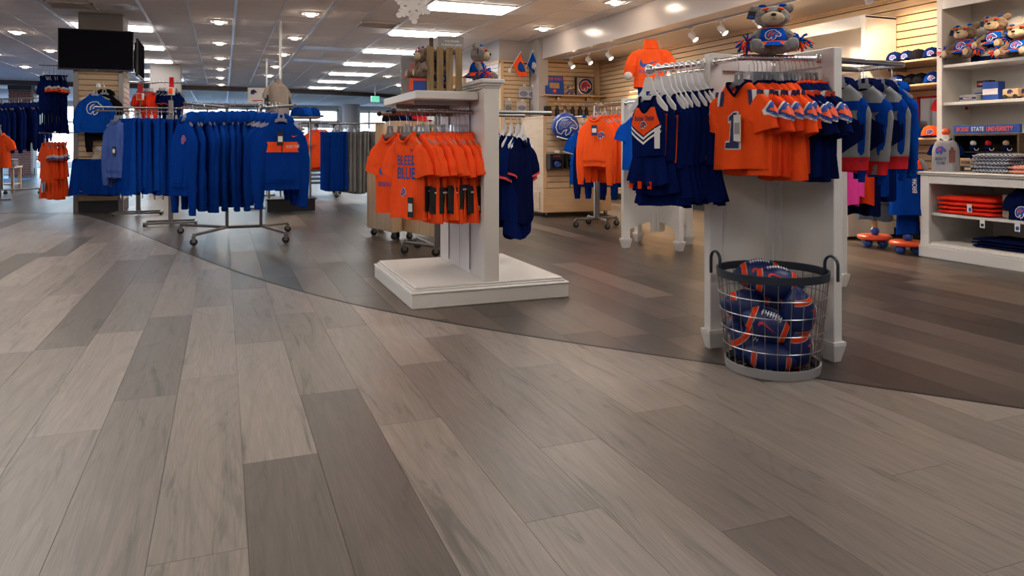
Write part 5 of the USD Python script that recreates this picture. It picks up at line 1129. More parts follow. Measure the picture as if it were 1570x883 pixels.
def football(label, loc, R_, k=1.0, mark=True):
    t = thing('football', label, 'football', loc); L, r0 = .132 * k, .078 * k
    def prof(u): return r0 * max(0.0, (1 - abs(u) ** 1.9)) ** .78
    us = np.linspace(-1, 1, 33); body = lathe([(max(1e-4, prof(u)), u * L) for u in us], 40); body = rot(body, 90, (0, 1, 0))
    M = np.eye(4); M[:3, :3] = R_
    def put(nm, m, mt, par=t):
        m = m.copy(); m.apply_transform(M); return obj(nm, m, mt, par, True)
    put('body', body, 'football_navy')
    def patch(u0, u1, a0, a1, off, n=10):
        rings = []
        for u in np.linspace(u0, u1, n):
            a = np.radians(np.linspace(a0, a1, 24)); r = prof(u) + off
            rings.append(np.stack([np.full_like(a, u * L), r * np.sin(a), r * np.cos(a)], 1))
        return loft(np.array(rings), close_u=False)
    for s in (-1, 1):
        b = put('stripe', patch(s * .50, s * .66, -120, 120, .0012), 'deep_orange'); put('stripe_edge', patch(s * .485, s * .50, -120, 120, .0014), 'ink_white', b); put('stripe_edge', patch(s * .66, s * .668, -120, 120, .0014), 'ink_white', b)
    la = [tube([(u * L, 0, prof(u) + .002) for u in np.linspace(-.36, .36, 9)], .0022 * k, 6)]
    for u in np.linspace(-.32, .32, 8): la.append(tube([(u * L, y, math.sqrt(max(0, (prof(u)) ** 2 - y * y)) + .003) for y in np.linspace(-.014, .014, 5)], .0024 * k, 6))
    put('laces', cat_(la), 'label_white')
    if mark:
        v = lambda poly, ang: None
        f = flat_poly(swoosh(.085 * k)); vv, ff = trimesh.remesh.subdivide_to_size(f.vertices, f.faces, .012)
        def wrap(vv, ang, off=.0014):
            r = np.array([prof(x / L) for x in vv[:, 0]]) + off; a = math.radians(ang) + vv[:, 1] / .078; return np.stack([vv[:, 0], r * np.sin(a), r * np.cos(a)], 1)
        put('swoosh', trimesh.Trimesh(wrap(vv * [1, -1, 1], -46), ff, process=False), 'ink_red')
        f = flat_poly(horse(.06 * k)[1].boundary.buffer(.0022)); vv, ff = trimesh.remesh.subdivide_to_size(f.vertices, f.faces, .012); put('emblem', trimesh.Trimesh(wrap(vv * [1, -1, 1], 48), ff, process=False), 'ink_grey')
    return t
def Rm(yaw, pitch, roll):   # ball axis along x turned by yaw about z, pitched, then rolled about its own axis
    m = trimesh.transformations.euler_matrix(math.radians(roll), math.radians(pitch), math.radians(yaw), 'sxyz'); return m[:3, :3]
YW_ = -21.4 - 18
fb = [('navy football lying across the top of the basket, laces up', (.015, -.06, .390), YW_ + 4, 4, 12), ('navy football at the back of the basket top', (-.06, .10, .400), YW_ + 8, -3, 20),
      ('navy football at the upper left of the basket with print on its panel', (-.118, -.03, .275), YW_ + 10, 6, -60), ('navy football standing on end at the upper right of the basket', (.118, -.095, .270), YW_ + 80, 74, 66),
      ('navy football with a red swoosh in the middle of the basket front', (-.022, -.108, .215), YW_ - 4, 20, 42), ('navy football end-on at the middle left of the basket', (-.132, .05, .165), YW_ + 60, 10, 40),
      ('navy football at the lower left of the basket with tilted laces', (-.105, -.035, .095), YW_ + 20, 48, 60), ('navy football lying plain side out at the bottom front of the basket', (-.01, -.10, .075), YW_ + 2, 4, 190),
      ('navy football at the lower right of the basket with laces upright', (.105, -.06, .115), YW_ + 80, 68, 66), ('navy football buried at the back of the basket', (.07, .10, .26), YW_ + 50, 8, 0), ('navy football buried at the bottom back of the basket', (.03, .09, .10), YW_ + 20, 0, 0)]
ca, sa = math.cos(math.radians(-39)), math.sin(math.radians(-39))
for lab, (x, y, z), a, b, c in fb:
    x, y = x * .88, y * .88; football(lab, (BC[0] + x * ca - y * sa, BC[1] + x * sa + y * ca, z), Rm(a, b, c), .94)

# ---- plush bears
def fuzzy(man, size, edge=.006, amp=.006, seed=0, smooth=6):
    m = man.refine_to_length(edge).to_mesh(); m = trimesh.Trimesh(m.vert_properties[:, :3], m.tri_verts, process=True)
    if smooth: trimesh.smoothing.filter_taubin(m, iterations=smooth)
    n = m.vertex_normals; d = meshkit.fbm(m.vertices * 60 + seed, 2) - .5 + .8 * (meshkit.noise(m.vertices * 150 + seed, 8) - .5)
    m.vertices = m.vertices + n * (amp * d)[:, None]; return m
def msph(r, c, s=(1, 1, 1), n=28): return m3.Manifold.sphere(r, n).scale(s).translate(c)
def limb(a, ra, b, rb): return m3.Manifold.batch_hull([msph(ra, a), msph(rb, b)])
def bear(label, loc, rz, k=1.0, fur='fur_grey', outfit='cheer', poms=True, tagged=True, arms=None, scale=None):
    """a seated plush bear about .34 m tall facing -y; origin between its hips"""
    t = thing('plush_bear', label, 'plush bear', loc, rz, scale=k)
    body = m3.Manifold.batch_boolean([msph(.075, (0, 0, .085), (1, .85, 1.15)), msph(.082, (0, -.012, .255), (1.08, .95, .92)), msph(.034, (-.078, .01, .318), (1, .6, 1)), msph(.034, (.078, .01, .318), (1, .6, 1)),
        limb((-.055, -.01, .155), .030, (-.115, -.06, .085), .026), limb((.055, -.01, .155), .030, (.118, -.055, .088), .026),
        limb((-.045, -.02, .045), .042, (-.085, -.135, .038), .034), limb((.045, -.02, .045), .042, (.085, -.135, .038), .034),
        msph(.040, (-.088, -.150, .048), (.8, .55, 1.15)), msph(.040, (.088, -.150, .048), (.8, .55, 1.15))], m3.OpType.Add)
    obj('body', fuzzy(body, 1, .0075, .007), fur, t, True)
    obj('muzzle', fuzzy(msph(.052, (0, -.078, .236), (1.12, .75, .88)), 1, .008, .002, 1, 0), 'fur_tan', t, True)
    obj('nose', ball(.013, 0, -.119, .254, (1.1, .7, .8), 2), 'black_plastic', t); obj('mouth', tube([(-.012, -.116, .222), (0, -.119, .228), (.012, -.116, .222)], .0015, 5), 'black_plastic', t)
    for s in (-1, 1): obj('eyebrow', rot(ball(.014, 0, 0, 0, (1.3, .5, .6), 2), s * 20, (0, 1, 0)).apply_translation((s * .038, -.078, .300)), 'orange_tee', t); obj('eye', ball(.008, s * .034, -.084, .283, sub=2), 'black_plastic', t)
    for s in (-1, 1): obj('foot_pad', ball(.030, s * .088, -.171, .048, (.75, .25, 1.1), 2), 'fur_tan' if fur != 'fur_grey' else 'grey_heather', t)
    for s in (-1, 1): obj('hair_bow', T(ball(.014, 0, 0, 0, (1.4, .5, .7), 2), s * .05, -.04, .330), 'royal', t)
    if outfit:
        a = np.linspace(0, 2 * PI, 40, endpoint=False); rr = []
        for z, r in ((.075, .086), (.10, .087), (.135, .080), (.165, .066), (.180, .050)): rr.append(np.stack([r * 1.06 * np.cos(a), r * .92 * np.sin(a) - .004, np.full_like(a, z)], 1))
        v = obj('vest', loft(np.array(rr)), 'royal', t, True); obj('vest_trim', tube(np.vstack([rr[-1], rr[-1][:1]]), .006, 6, False), 'orange_tee', v, True)
        hs = horse(.075)
        def wrapv(poly, off):
            f = flat_poly(poly); q, ff = trimesh.remesh.subdivide_to_size(f.vertices, f.faces, .01); x, z = q[:, 0], q[:, 1] + .125
            R_ = np.interp(z, [.075, .10, .135, .165], [.086, .087, .080, .066]); y = -.004 - R_ * .92 * np.sqrt(np.clip(1 - (x / (R_ * 1.06)) ** 2, 0, 1)) - off
            return trimesh.Trimesh(np.stack([x, y, z], 1), ff, process=False)
        for nm, g, m, o in (('emblem', hs[0], 'ink_white', .003), ('emblem_fill', hs[1], 'ink_blue', .004), ('emblem_mane', hs[2], 'ink_orange', .005)): obj(nm, wrapv(g, o), m, v, True)
        if outfit == 'cheer':
            for j in range(10):
                a = np.linspace(2 * PI * j / 10, 2 * PI * (j + 1) / 10, 6); q = [np.stack([(.086 + .055 * u) * 1.06 * np.cos(a), (.086 + .055 * u) * np.sin(a) - .004, .080 - .034 * u + 0 * a], 1) for u in (0, .5, 1)]
                obj('skirt_panel', loft(np.array(q), close_u=False), 'royal' if j % 2 else 'orange_tee', t, True)
            obj('belt', tube(arc((0, -.004, .078), .091, 0, 360, 30, 'xy'), .006, 6, False), 'orange_tee', t)
    if poms:
        rb = random.Random(5)
        for s in (-1, 1):
            c = np.array((s * .128, -.085, .075)); st = {0: [], 1: []}
            for j in range(64):
                d = np.array([rb.gauss(0, 1), rb.gauss(0, 1), rb.gauss(0, 1) - .5]); d /= np.linalg.norm(d); L = rb.uniform(.045, .078)
                e = c + d * L + (0, 0, -.010); mid = c + d * L * .6 + (0, 0, .006); st[j % 2].append(tube([c, mid, e], .0042, 5))
            p = obj('pom_pom', cat_(st[0]), 'orange_tee', t, True); obj('pom_pom_strand', cat_(st[1]), 'royal', p, True)
    if tagged: g = obj('hang_tag', rot(bx(-.020, .020, -.002, .002, -.055, 0, .001), 12, (0, 1, 0)).apply_translation((-.098, -.02, .300)), 'card_black', t, False); obj('tag_mark', rot(bx(-.014, .014, -.004, -.0022, -.048, -.03), 12, (0, 1, 0)).apply_translation((-.098, -.02, .300)), 'ink_blue', g, False)
    return t
bl = at(1188, 80, 3.42)
bear('grey plush cheerleader bear with pom-poms seated on the front stand bar', (bl[0], bl[1] + .02, 1.419), -36, (.88, .80, .68))
# ---- crate and bears on the centre stand
cz = 1.346
t = thing('wooden_crate', 'weathered slatted wooden crate standing on end on the centre stand shelf', 'crate', (1.335, 4.60, cz), 4)
for i, x in enumerate((-.118, -.053, .012, .077)): obj('slat', bx(x, x + .046, 0, .010, .0, .285, .002), 'crate_wood', t, False)
for i, x in enumerate((-.118, -.053, .012, .077)): obj('slat', bx(x, x + .046, .25, .26, .0, .285, .002), 'crate_wood', t, False)
for z in (.004, .255): obj('end_board', bx(-.112, .118, .010, .25, z, z + .016, .002), 'crate_wood', t, False)
obj('corner_post', cat_([bx(-.118, -.104, .010, .024, .02, .255), bx(.109, .123, .010, .024, .02, .255)]), 'crate_wood', t, False)
bear('small plush bear in orange and blue peeking through the crate slats', (1.345, 4.73, cz + .02), -10, .56, 'fur_brown', poms=False, tagged=False)
t = thing('gift_box', 'grey carton lettered Your Buddy standing on the crate', 'box', (1.40, 4.72, cz + .286), -6); obj('carton', bx(-.075, .10, 0, .14, 0, .085, .002), 'ink_grey', t, False)
for i, (s_, w_) in enumerate((('Your Buddy', .10), ('is always game', .135))): obj('lettering', T(stand_up(text(s_, .014, .0008, True, w_), -.0006), .020, 0, .052 - i * .024), 'ink_white', t, False)
obj('lid_flap', bx(-.075, .10, -.002, .14, .085, .089), 'kraft', t, False)
t = thing('sign_post', 'short dark sign post standing behind the crate slats', 'sign post', (1.275, 4.70, cz)); obj('post', bx(-.012, .012, 0, .02, 0, .36), 'dark_crate', t, False); obj('foot', bx(-.05, .05, -.03, .05, 0, .012), 'dark_crate', t, False)
t = thing('toy_pack', 'clear plastic pack holding a figure in team colours on the centre stand shelf', 'toy', (1.19, 4.85, cz), -8); obj('box', bx(-.08, .08, 0, .07, 0, .25, .004), 'clear_plastic', t, False); obj('backing_card', bx(-.078, .078, .062, .068, .002, .248), 'ink_grey', t, False)
obj('figure', cat_([ball(.024, 0, .03, .19, sub=2), bx(-.03, .03, .015, .045, .09, .17, .01), bar((-.03, .03, .16), (-.06, .03, .10), .010, 8), bar((.03, .03, .16), (.055, .03, .2), .010, 8), bar((-.015, .03, .09), (-.025, .03, .015), .013, 8), bar((.015, .03, .09), (.03, .03, .015), .013, 8)]), 'orange_tee', t)
bear('brown plush bear lying on its box on the centre stand shelf', (1.215, 4.66, cz + .085), -78, .60, 'fur_brown', outfit=None, poms=False)
t = thing('toy_box', 'orange and blue printed toy box under the brown bear on the centre stand', 'box', (1.195, 4.72, cz), -14); obj('carton', bx(-.055, .085, -.10, .10, 0, .085, .003), 'ball_blue', t, False); obj('window', bx(-.058, -.050, -.08, .07, .012, .07), 'kraft', t, False); obj('print', cat_([bx(-.0565, .0865, -.1015, -.099, .066, .082), bx(-.0565, -.035, -.1015, -.099, .004, .066)]), 'ink_orange', t, False)
bear('grey plush bear in a blue vest seated on the cap of the centre stand', (1.60, 4.72, 1.422), 62, .74, 'fur_grey')
t = thing('carton', 'small brown carton with a white label behind the bear on the centre stand', 'box', (1.595, 5.25, 1.421)); obj('box', bx(-.045, .085, -.03, .10, 0, .085, .002), 'kraft', t, False); obj('label', bx(.015, .06, -.0315, -.0302, .03, .07), 'label_white', t, False)
for lab, dx, m in (('black cap on the maple gondola behind the centre stand', .06, 'black_cloth'), ('navy cap on the maple gondola behind the centre stand', .24, 'navy_dark'), ('red cap on the maple gondola behind the centre stand', .42, 'red_cloth')):
    p = at(592 + dx * 120, 185, 8.15); CAPS.append((lab, (p[0], p[1] + .0, 1.257), m))
# ---- the paper snowflake
t = thing('snowflake', 'white cut-out snowflake hanging from the ceiling', 'decoration', at(632, 8, 7.6), -14, scale=1.25)
sf = shapely.union_all([affinity.rotate(shapely.union_all([sbox(-.010, 0, .010, .135), *(affinity.rotate(sbox(-.007, 0, .007, .05), s * 52, origin=(0, 0)) .__class__(affinity.translate(affinity.rotate(sbox(-.008, 0, .008, .055 - j * .012), s * 50, origin=(0, 0)), 0, .05 + j * .035).exterior) for s in (-1, 1) for j in range(2)), Point(0, .135).buffer(.020)]), 60 * i + 8, origin=(0, 0)) for i in range(6)] + [Point(0, 0).buffer(.045)])
obj('flake', extr(sf.buffer(.004), .012, 'xz', -.006), 'white_plastic', t, False); obj('thread', bar((0, 0, .13), (0, 0, (ZC - at(632, 8, 7.6)[2]) / 1.25), .001, 5), 'ink_grey', t)
# ---- small flags on the back pier
def flag(label, px, py, tip, cloth, ink, seed):
    b = atY(px, py, 12.97); tp = atY(*tip, 12.72); t = thing('small_flag', label, 'flag', b, 0)
    obj('bracket', cat_([bx(-.025, .025, -.02, .02, -.04, .04, .004), bar((0, 0, 0), (0.02, -.04, .02), .014, 8)]), 'white_plastic', t); e = tp - b
    obj('staff', bar((0, 0, 0), e, .007, 8), 'white_plastic', t); obj('finial', ball(.014, *e, sub=2), 'white_plastic', t)
    w, h = .24, .42; g = np.linspace(0, 1, 12); V = []
    for v in g:
        for u in g:   # hangs from the staff: upper edge along it, folds falling
            p = e * (.96 - .62 * u); drop = h * v * (.55 + .45 * (1 - u)); V.append(p + (0.07 * v * u + .03 * math.sin(6 * u + seed) * v + .16 * v * (.4 + .6 * (1 - u)), .05 * math.sin(7 * u + 2 * v + seed) * v, -drop))
    V = np.array(V); Fc = [(i * 12 + j, i * 12 + j + 1, i * 12 + j + 13) for i in range(11) for j in range(11)] + [(i * 12 + j, i * 12 + j + 13, i * 12 + j + 12) for i in range(11) for j in range(11)]
    m = trimesh.Trimesh(V, Fc, process=False); m2 = m.copy(); m2.vertices += (0, .003, 0); m2.faces = m2.faces[:, ::-1]; c = obj('cloth', cat_([m, m2]), cloth, t, True)
    P2 = lambda uu, vv: np.stack([np.interp(0, [0], [0]) + 0 * uu], 1)
    em = flat_poly(affinity.scale(Point(0, 0).buffer(1, 20), .30, .26)); q, f = trimesh.remesh.subdivide_to_size(em.vertices, em.faces, .06)
    def onf(q, off): 
        out = []
        for x, y in q[:, :2]:
            u, v = np.clip(.42 + x, 0, 1), np.clip(.52 + y, 0, 1); p = e * (.96 - .62 * u); drop = h * v * (.55 + .45 * (1 - u)); out.append(p + (0.07 * v * u + .03 * math.sin(6 * u + seed) * v + .16 * v * (.4 + .6 * (1 - u)), .05 * math.sin(7 * u + 2 * v + seed) * v - off, -drop))
        return np.array(out)
    obj('emblem_disc', trimesh.Trimesh(onf(q, .004), f, process=False), ink, c, True); em = flat_poly(affinity.scale(HORSE, .5, -.46, origin=(0, 0))); q, f = trimesh.remesh.subdivide_to_size(em.vertices, em.faces, .06); obj('emblem_horse', trimesh.Trimesh(onf(q, .007), f, process=False), 'ink_white' if cloth == 'royal' else 'royal', c, True)
flag('small orange flag with a blue emblem on the back pier', 781, 108, (798, 80), 'orange_tee', 'ink_navy', 0.4)
flag('small royal-blue flag with a white emblem on the back pier', 804, 109, (817, 78), 'royal', 'ink_blue', 1.6)
# ---- packaged wares on the pier
def pegpack(label, px, py, w, h, Y, m, disc='ink_blue', group=None):
    p = atY(px, py, Y); t = thing('peg_pack', label, 'packet', p, 0, group); obj('peg', bar((0, .03, h / 2 + .01), (0, -.06, h / 2 + .01), .004, 6), 'cap_metal', t); obj('pack', bx(-w / 2, w / 2, -.03, .0, -h / 2, h / 2, .004), 'clear_plastic', t, False)
    obj('card', bx(-w / 2 + .004, w / 2 - .004, -.024, -.020, -h / 2 + .004, h / 2 * .3), m, t, False); obj('emblem', T(extr(affinity.scale(Point(0, 0).buffer(1, 20), w * .42, h * .24), .002, 'xz', -.028), 0, 0, -h * .16), disc, t, False); obj('price_card', bx(-.03, .03, -.066, -.062, h / 2 - .01, h / 2 + .03), 'label_white', t, False)
for lab, px, py, w, h, m, d in (('white-carded oval decal pack at the upper left of the pier pegs', 802, 141, .20, .22, 'white_plastic', 'ink_blue'), ('white-carded oval decal pack at the upper right of the pier pegs', 815.5, 142, .18, .22, 'white_plastic', 'ink_blue'), ('grey round emblem pack at the lower left of the pier pegs', 779, 163, .14, .24, 'ink_grey', 'card_black'), ('white-carded oval decal pack on the lower middle pier pegs', 799, 163, .20, .20, 'white_plastic', 'ink_blue'), ('grey round emblem pack at the lower right of the pier pegs', 818, 163, .13, .22, 'ink_grey', 'card_black')): pegpack(lab, px, py, w, h, 12.94, m, d)
# poster, plush and round emblem on the maple shelf
z0 = 1.932
t = thing('poster', 'blue poster lettered BOISE STATE leaning on the maple shelf', 'poster', (5.79, 12.56, z0), 0, rx=-8); obj('board', bx(-.19, .19, 0, .012, 0, .36), 'ink_blue', t, False); obj('lettering', T(stand_up(text('BOISE STATE', .050, .001, True, .34), -.0008), 0, 0, .285), 'ink_orange', t, False); obj('plate', bx(-.10, .10, -.002, .0, .13, .235), 'kraft', t, False); obj('small_mark', T(stand_up(extr(horse(.07)[0], .001), -.0006), 0, 0, .075), 'ink_orange', t, False)
bear('tiny plush figure in blue and orange on the maple shelf', (6.08, 12.52, z0), -6, .52, 'fur_brown')
t = thing('wall_emblem', 'round chrome-rimmed horse emblem boxed on the maple shelf', 'emblem', (6.42, 12.56, z0), 0); obj('box', bx(-.19, .19, 0, .06, 0, .36, .003), 'card_black', t, False); obj('backing', bx(-.175, .175, -.003, 0, .012, .348), 'ink_grey', t, False); d_ = rot(lathe([(0, 0), (.150, 0), (.165, .010), (.150, .016), (0, .016)], 40), 90, (1, 0, 0)); obj('rim', T(d_, 0, -.003, .18), 'chrome', t); obj('disc', T(extr(Point(0, 0).buffer(.145, 24), .002, 'xz', -.021), 0, 0, .18), 'ink_navy', t, False)
for nm, g, m, o in (('horse_outline', horse(.21)[0], 'ink_white', -.023), ('horse_fill', horse(.21)[1], 'ink_red', -.025), ('horse_mane', horse(.21)[2], 'ink_navy', -.027)): obj(nm, T(extr(g, .002, 'xz', o), 0, 0, .18), m, t, False)
# dark drinkware along the slats under the shelf
for i, (px, w, h, m, lab) in enumerate((('841', .12, .20, 'card_black', 'black boxed mug at the left of the niche pegs'), ('856', .09, .22, 'dark_metal', 'dark grey bottle second from the left on the niche pegs'), ('868', .10, .20, 'steel', 'steel tumbler third on the niche pegs'), ('880', .09, .20, 'dark_metal', 'dark bottle fourth on the niche pegs'), ('891', .09, .20, 'card_black', 'black tumbler fifth on the niche pegs'), ('901', .08, .18, 'dark_metal', 'dark bottle at the right end of the niche pegs'))):
    p = atY(int(px), 171, 12.5); t = thing('bottle' if i else 'mug_box', lab, 'bottle' if i else 'box', (p[0], 12.55, p[2] - h / 2))
    if i == 0: obj('carton', bx(-w / 2, w / 2, -.05, .05, 0, h, .003), m, t, False); obj('emblem', T(extr(Point(0, 0).buffer(.03, 16), .002, 'xz', -.052), 0, 0, h * .4), 'ink_grey', t, False)
    else: obj('flask', lathe([(0, 0), (w * .42, 0), (w * .45, .01), (w * .45, h * .7), (w * .25, h * .85), (w * .25, h * .9), (0, h * .9)], 20), m, t); obj('cap', T(lathe([(0, 0), (w * .3, 0), (w * .3, h * .1), (0, h * .1)], 18), 0, 0, h * .9), 'black_plastic', t)
    obj('price_card', bx(-.03, .03, .085, .09, h + .03, h + .06), 'label_white', t, False); obj('hook', bar((0, .10, h + .02), (0, -.02, h + .02), .004, 6), 'cap_metal', t)
# ---- wares on the slatwall gondola
hp = atY(866, 194, 9.16); t = thing('helmet_chair', 'big blue football-helmet shaped seat hanging on the slatwall gondola', 'helmet', (hp[0], 9.14, hp[2]), -14)
hm = trimesh.creation.icosphere(4, .19); hm.apply_transform(np.diag([1.0, .72, 1.02, 1])); obj('shell', hm, 'ball_blue', t, True)
def onball(poly, off):
    f = flat_poly(poly); q, ff = trimesh.remesh.subdivide_to_size(f.vertices, f.faces, .02); x, z = q[:, 0], q[:, 1]; y = -.72 * np.sqrt(np.clip(.19 ** 2 - x ** 2 - (z / 1.02) ** 2, 1e-4, 1)) - off; return trimesh.Trimesh(np.stack([x, y, z], 1), ff, process=False)
obj('emblem_outline', onball(affinity.scale(HORSE, .30, .28, origin=(0, 0)).boundary.buffer(.006), .003), 'ink_white', t, True); obj('mane_line', onball(shapely.union_all(MANE).__class__([affinity.scale(g, .30, .28, origin=(0, 0)) for g in MANE]).boundary.buffer(.004), .003), 'ink_grey', t, True)
obj('face_guard', tube([(-.14, -.10, -.14), (-.02, -.145, -.175), (.10, -.13, -.165)], .010, 8), 'white_plastic', t); obj('trim', tube(arc((0, .0, 0), .185, 200, 340, 20, 'xz') * np.array([1, 1, 1.02]), .008, 8), 'royal', t)
for lab, px, py, w, h in (('boxed black mini helmet on the slatwall gondola', 850, 247.5, .20, .215), ('second boxed black mini helmet at the right of the slatwall gondola', 873, 247, .16, .20)):
    p = atY(px, py, 9.24); t = thing('helmet_box', lab, 'box', (p[0], 9.16, p[2])); obj('carton', bx(-w / 2, w / 2, 0, .14, -h / 2, h / 2, .003), 'card_black', t, False); obj('window', bx(-w * .36, w * .36, -.002, 0, -h * .38, h * .12), 'screen', t, False); obj('mini_helmet', ball(.042, 0, -.004, -h * .16, (1, .3, 1), 3), 'ball_blue', t); obj('face_guard', tube([(.0, -.016, -h * .30), (.045, -.014, -h * .26), (.05, -.012, -h * .12)], .004, 6), 'cap_metal', t); obj('print', T(stand_up(text('BRONCOS', .016, .001, True, .10), -.001), 0, 0, h * .3), 'ink_red', t, False); obj('price_card', bx(-.035, .035, -.006, -.004, h / 2 + .01, h / 2 + .045), 'label_white', t, False); obj('peg', bar((0, .16, h / 2 - .01), (0, -.02, h / 2 + .01), .004, 6), 'cap_metal', t)
# narrow blue shirts and pale trousers on the gondola's front arm
ga = atY(882, 178, 9.0)
t = thing('faceout_arm', 'pale blue-tipped steel arm on the front of the slatwall gondola', 'rail', (ga[0], 9.30, ga[2] - .01)); obj('rod', bar((0, 0, 0), (0, -.55, 0), .009, 8), 'cap_metal', t); obj('cross_bar', bar((-.02, -.30, .0), (.36, -.30, 0), .009, 8), 'cap_metal', t); obj('end_cap', ball(.022, 0, -.56, 0, sub=2), 'royal', t); obj('plate', bx(-.03, .03, -.004, .01, -.04, .04), 'cap_metal', t, False)
q = tee('polo_shirt', 'royal-blue half-zip top with grey cuffs hanging on the slatwall gondola arm', 'polo shirt', 'royal', k=1.0, seed=171, cuff='ink_grey', L=.72); loc = (ga[0] + .0, 8.80, ga[2] - .20); xf(q, loc, -60); hanger(loc, -60, 'clear', .17, 'clear hangers on the slatwall gondola')
for i in range(4):
    q = trousers('trousers', ('pale grey jogger trousers on the gondola arm, ' + ('nearest', 'second', 'third', 'last')[i] + ' of four'), 'trousers', 'silver_cloth', w=.15, L=.42, seed=175 + i); loc = (ga[0] + .12 + .06 * i, 9.0, ga[2] - .16); xf(q, loc, -75); hanger(loc, -75, 'clear', .10, 'clear hangers on the slatwall gondola')
# shelf of small navy items and hangers between the stand and pier
t = thing('hanger_bin', 'maple shelf bin of loose clear hangers behind the navy tops', 'bin', atY(815, 330, 11.6) * np.array([1, 1, 0])); obj('body', bx(-.75, .15, 0, .45, 0.0, 1.12, .004), 'cabinet_wood', t); obj('lip', bx(-.75, .15, -.02, 0, 1.05, 1.14), 'maple', t, False)
for i in range(9):
    lb = atY(800, 185, 11.6); loc = (lb[0] - .22 + i * .07, 11.5, 1.14 + .07 + (i % 3) * .02); hanger(loc, 20 + 37 * i, 'clear', .13, 'clear hangers loose on the maple bin')
# ---- child jacket mannequin on the second stand
jt = thing('mannequin', 'headless child mannequin in an orange hooded jacket with a blue swoosh and BOISE STATE', 'mannequin', (R2[0] - .09, R2[1] - .02, 1.452), -34)
JT = Torso(.105, .150, .165, .40, .06, .02, .16, .010, 5, sdrop=.03)
obj('jacket', T(JT.mesh, 0, 0, .50), 'orange_sweat', jt, True); obj('trouser_top', T(lathe([(0, -.04), (.12, -.04), (.125, .10), (0, .10)], 28), 0, 0, .04), 'blue_hoodie', jt); obj('base_post', cyl(.014, 0, .1), 'steel', jt)
for s in (-1, 1):
    sl = sleeve(1, [(.075, 0, .44), (.15, .0, .40), (.19, -.04, .33), (.215, -.10 if s > 0 else -.05, .29 if s > 0 else .23)], [.06, .066, .062, .05], [.05, .058, .056, .046], seed=3 + s, wr=.02); sl.vertices[:, 0] *= s; 
    if s < 0: sl.faces = sl.faces[:, ::-1]
    obj('sleeve', sl, 'orange_sweat', jt, True); obj('hand', ball(.042, s * .212, -.125 if s > 0 else -.075, .285 if s > 0 else .225, (1, 1, 1), 3), 'mannequin_cream', jt)
obj('collar', T(lathe([(.055, 0), (.075, .0), (.068, .05), (.058, .09), (.048, .085), (.055, 0)], 28), 0, 0, .485), 'orange_sweat', jt); obj('collar_lining', T(lathe([(0, .03), (.050, .03), (.050, .084), (0, .04)], 28), 0, 0, .485), 'navy_dark', jt); obj('hood', T(hood_mesh(.62), -.0, .03, .53), 'orange_sweat', jt, True)
def jon(f, x, z, off=.004): m = JT.onto(f, x, z, off); return T(m, 0, 0, .50)
obj('swoosh', jon(flat_poly(swoosh(.20)), .0, -.16), 'ink_blue', jt, True); obj('lettering', jon(flat_text('BOISE STATE', .030, .215), .0, -.255), 'ink_blue', jt, True); obj('seam', jon(flat_poly(sbox(-.15, -.325, .15, -.322)), 0, 0), 'deep_orange', jt, True)
# dark stuff in a crate on the shelf behind the jacket
sp = atX(1100, 108, 6.6)
for i, (lab, y, w, h, m) in enumerate((('dark wooden crate on the long maple shelf beside the orange jacket', 8.35, .55, .26, 'crate_wood'), ('black carton on the long maple shelf left of the wooden crate', 9.1, .40, .22, 'card_black'), ('pale boxed jersey on the long maple shelf behind the orange jacket', 9.7, .34, .20, 'white_plastic'))):
    t = thing('crate' if i == 0 else 'carton', lab, 'crate' if i == 0 else 'box', (6.46, y, 1.902))
    if i == 0:
        for k in range(3): obj('slat', bx(0, .012, 0, w, .01 + k * .088, .01 + k * .088 + .07, .002), m, t, False); obj('slat', bx(.24, .252, 0, w, .01 + k * .088, .01 + k * .088 + .07, .002), m, t, False)
        for yy in (0, w - .014): obj('end_board', bx(.012, .24, yy, yy + .014, 0, h, .002), m, t, False)
        obj('base_board', bx(.012, .24, .01, w - .01, 0, .012), m, t, False)
    else: obj('box', bx(0, .22, 0, w, 0, h, .003), m, t, False); obj('label', bx(-.002, 0, w * .2, w * .8, h * .3, h * .7), 'label_white' if m == 'card_black' else 'ink_orange', t, False)
t = thing('letter_sign', 'navy block letter B on the right slatwall left of the orange jacket', 'letter', (6.74, 9.60, 1.70), -90)
bm_ = shapely.union_all([sbox(-.10, -.19, -.03, .19), sbox(-.13, .13, .02, .19), sbox(-.13, -.19, .02, -.13), Polygon([(0, .19), (.09, .19), (.12, .15), (.12, .05), (.09, 0), (.13, -.05), (.13, -.15), (.09, -.19), (0, -.19)])]).difference(sbox(-.03, .05, .05, .13)).difference(sbox(-.03, -.13, .06, -.05))
obj('letter', extr(bm_, .03, 'xz', -.03), 'navy_dark', t, False); obj('mount', bx(-.04, .04, 0, .03, -.05, .05), 'dark_metal', t, False)
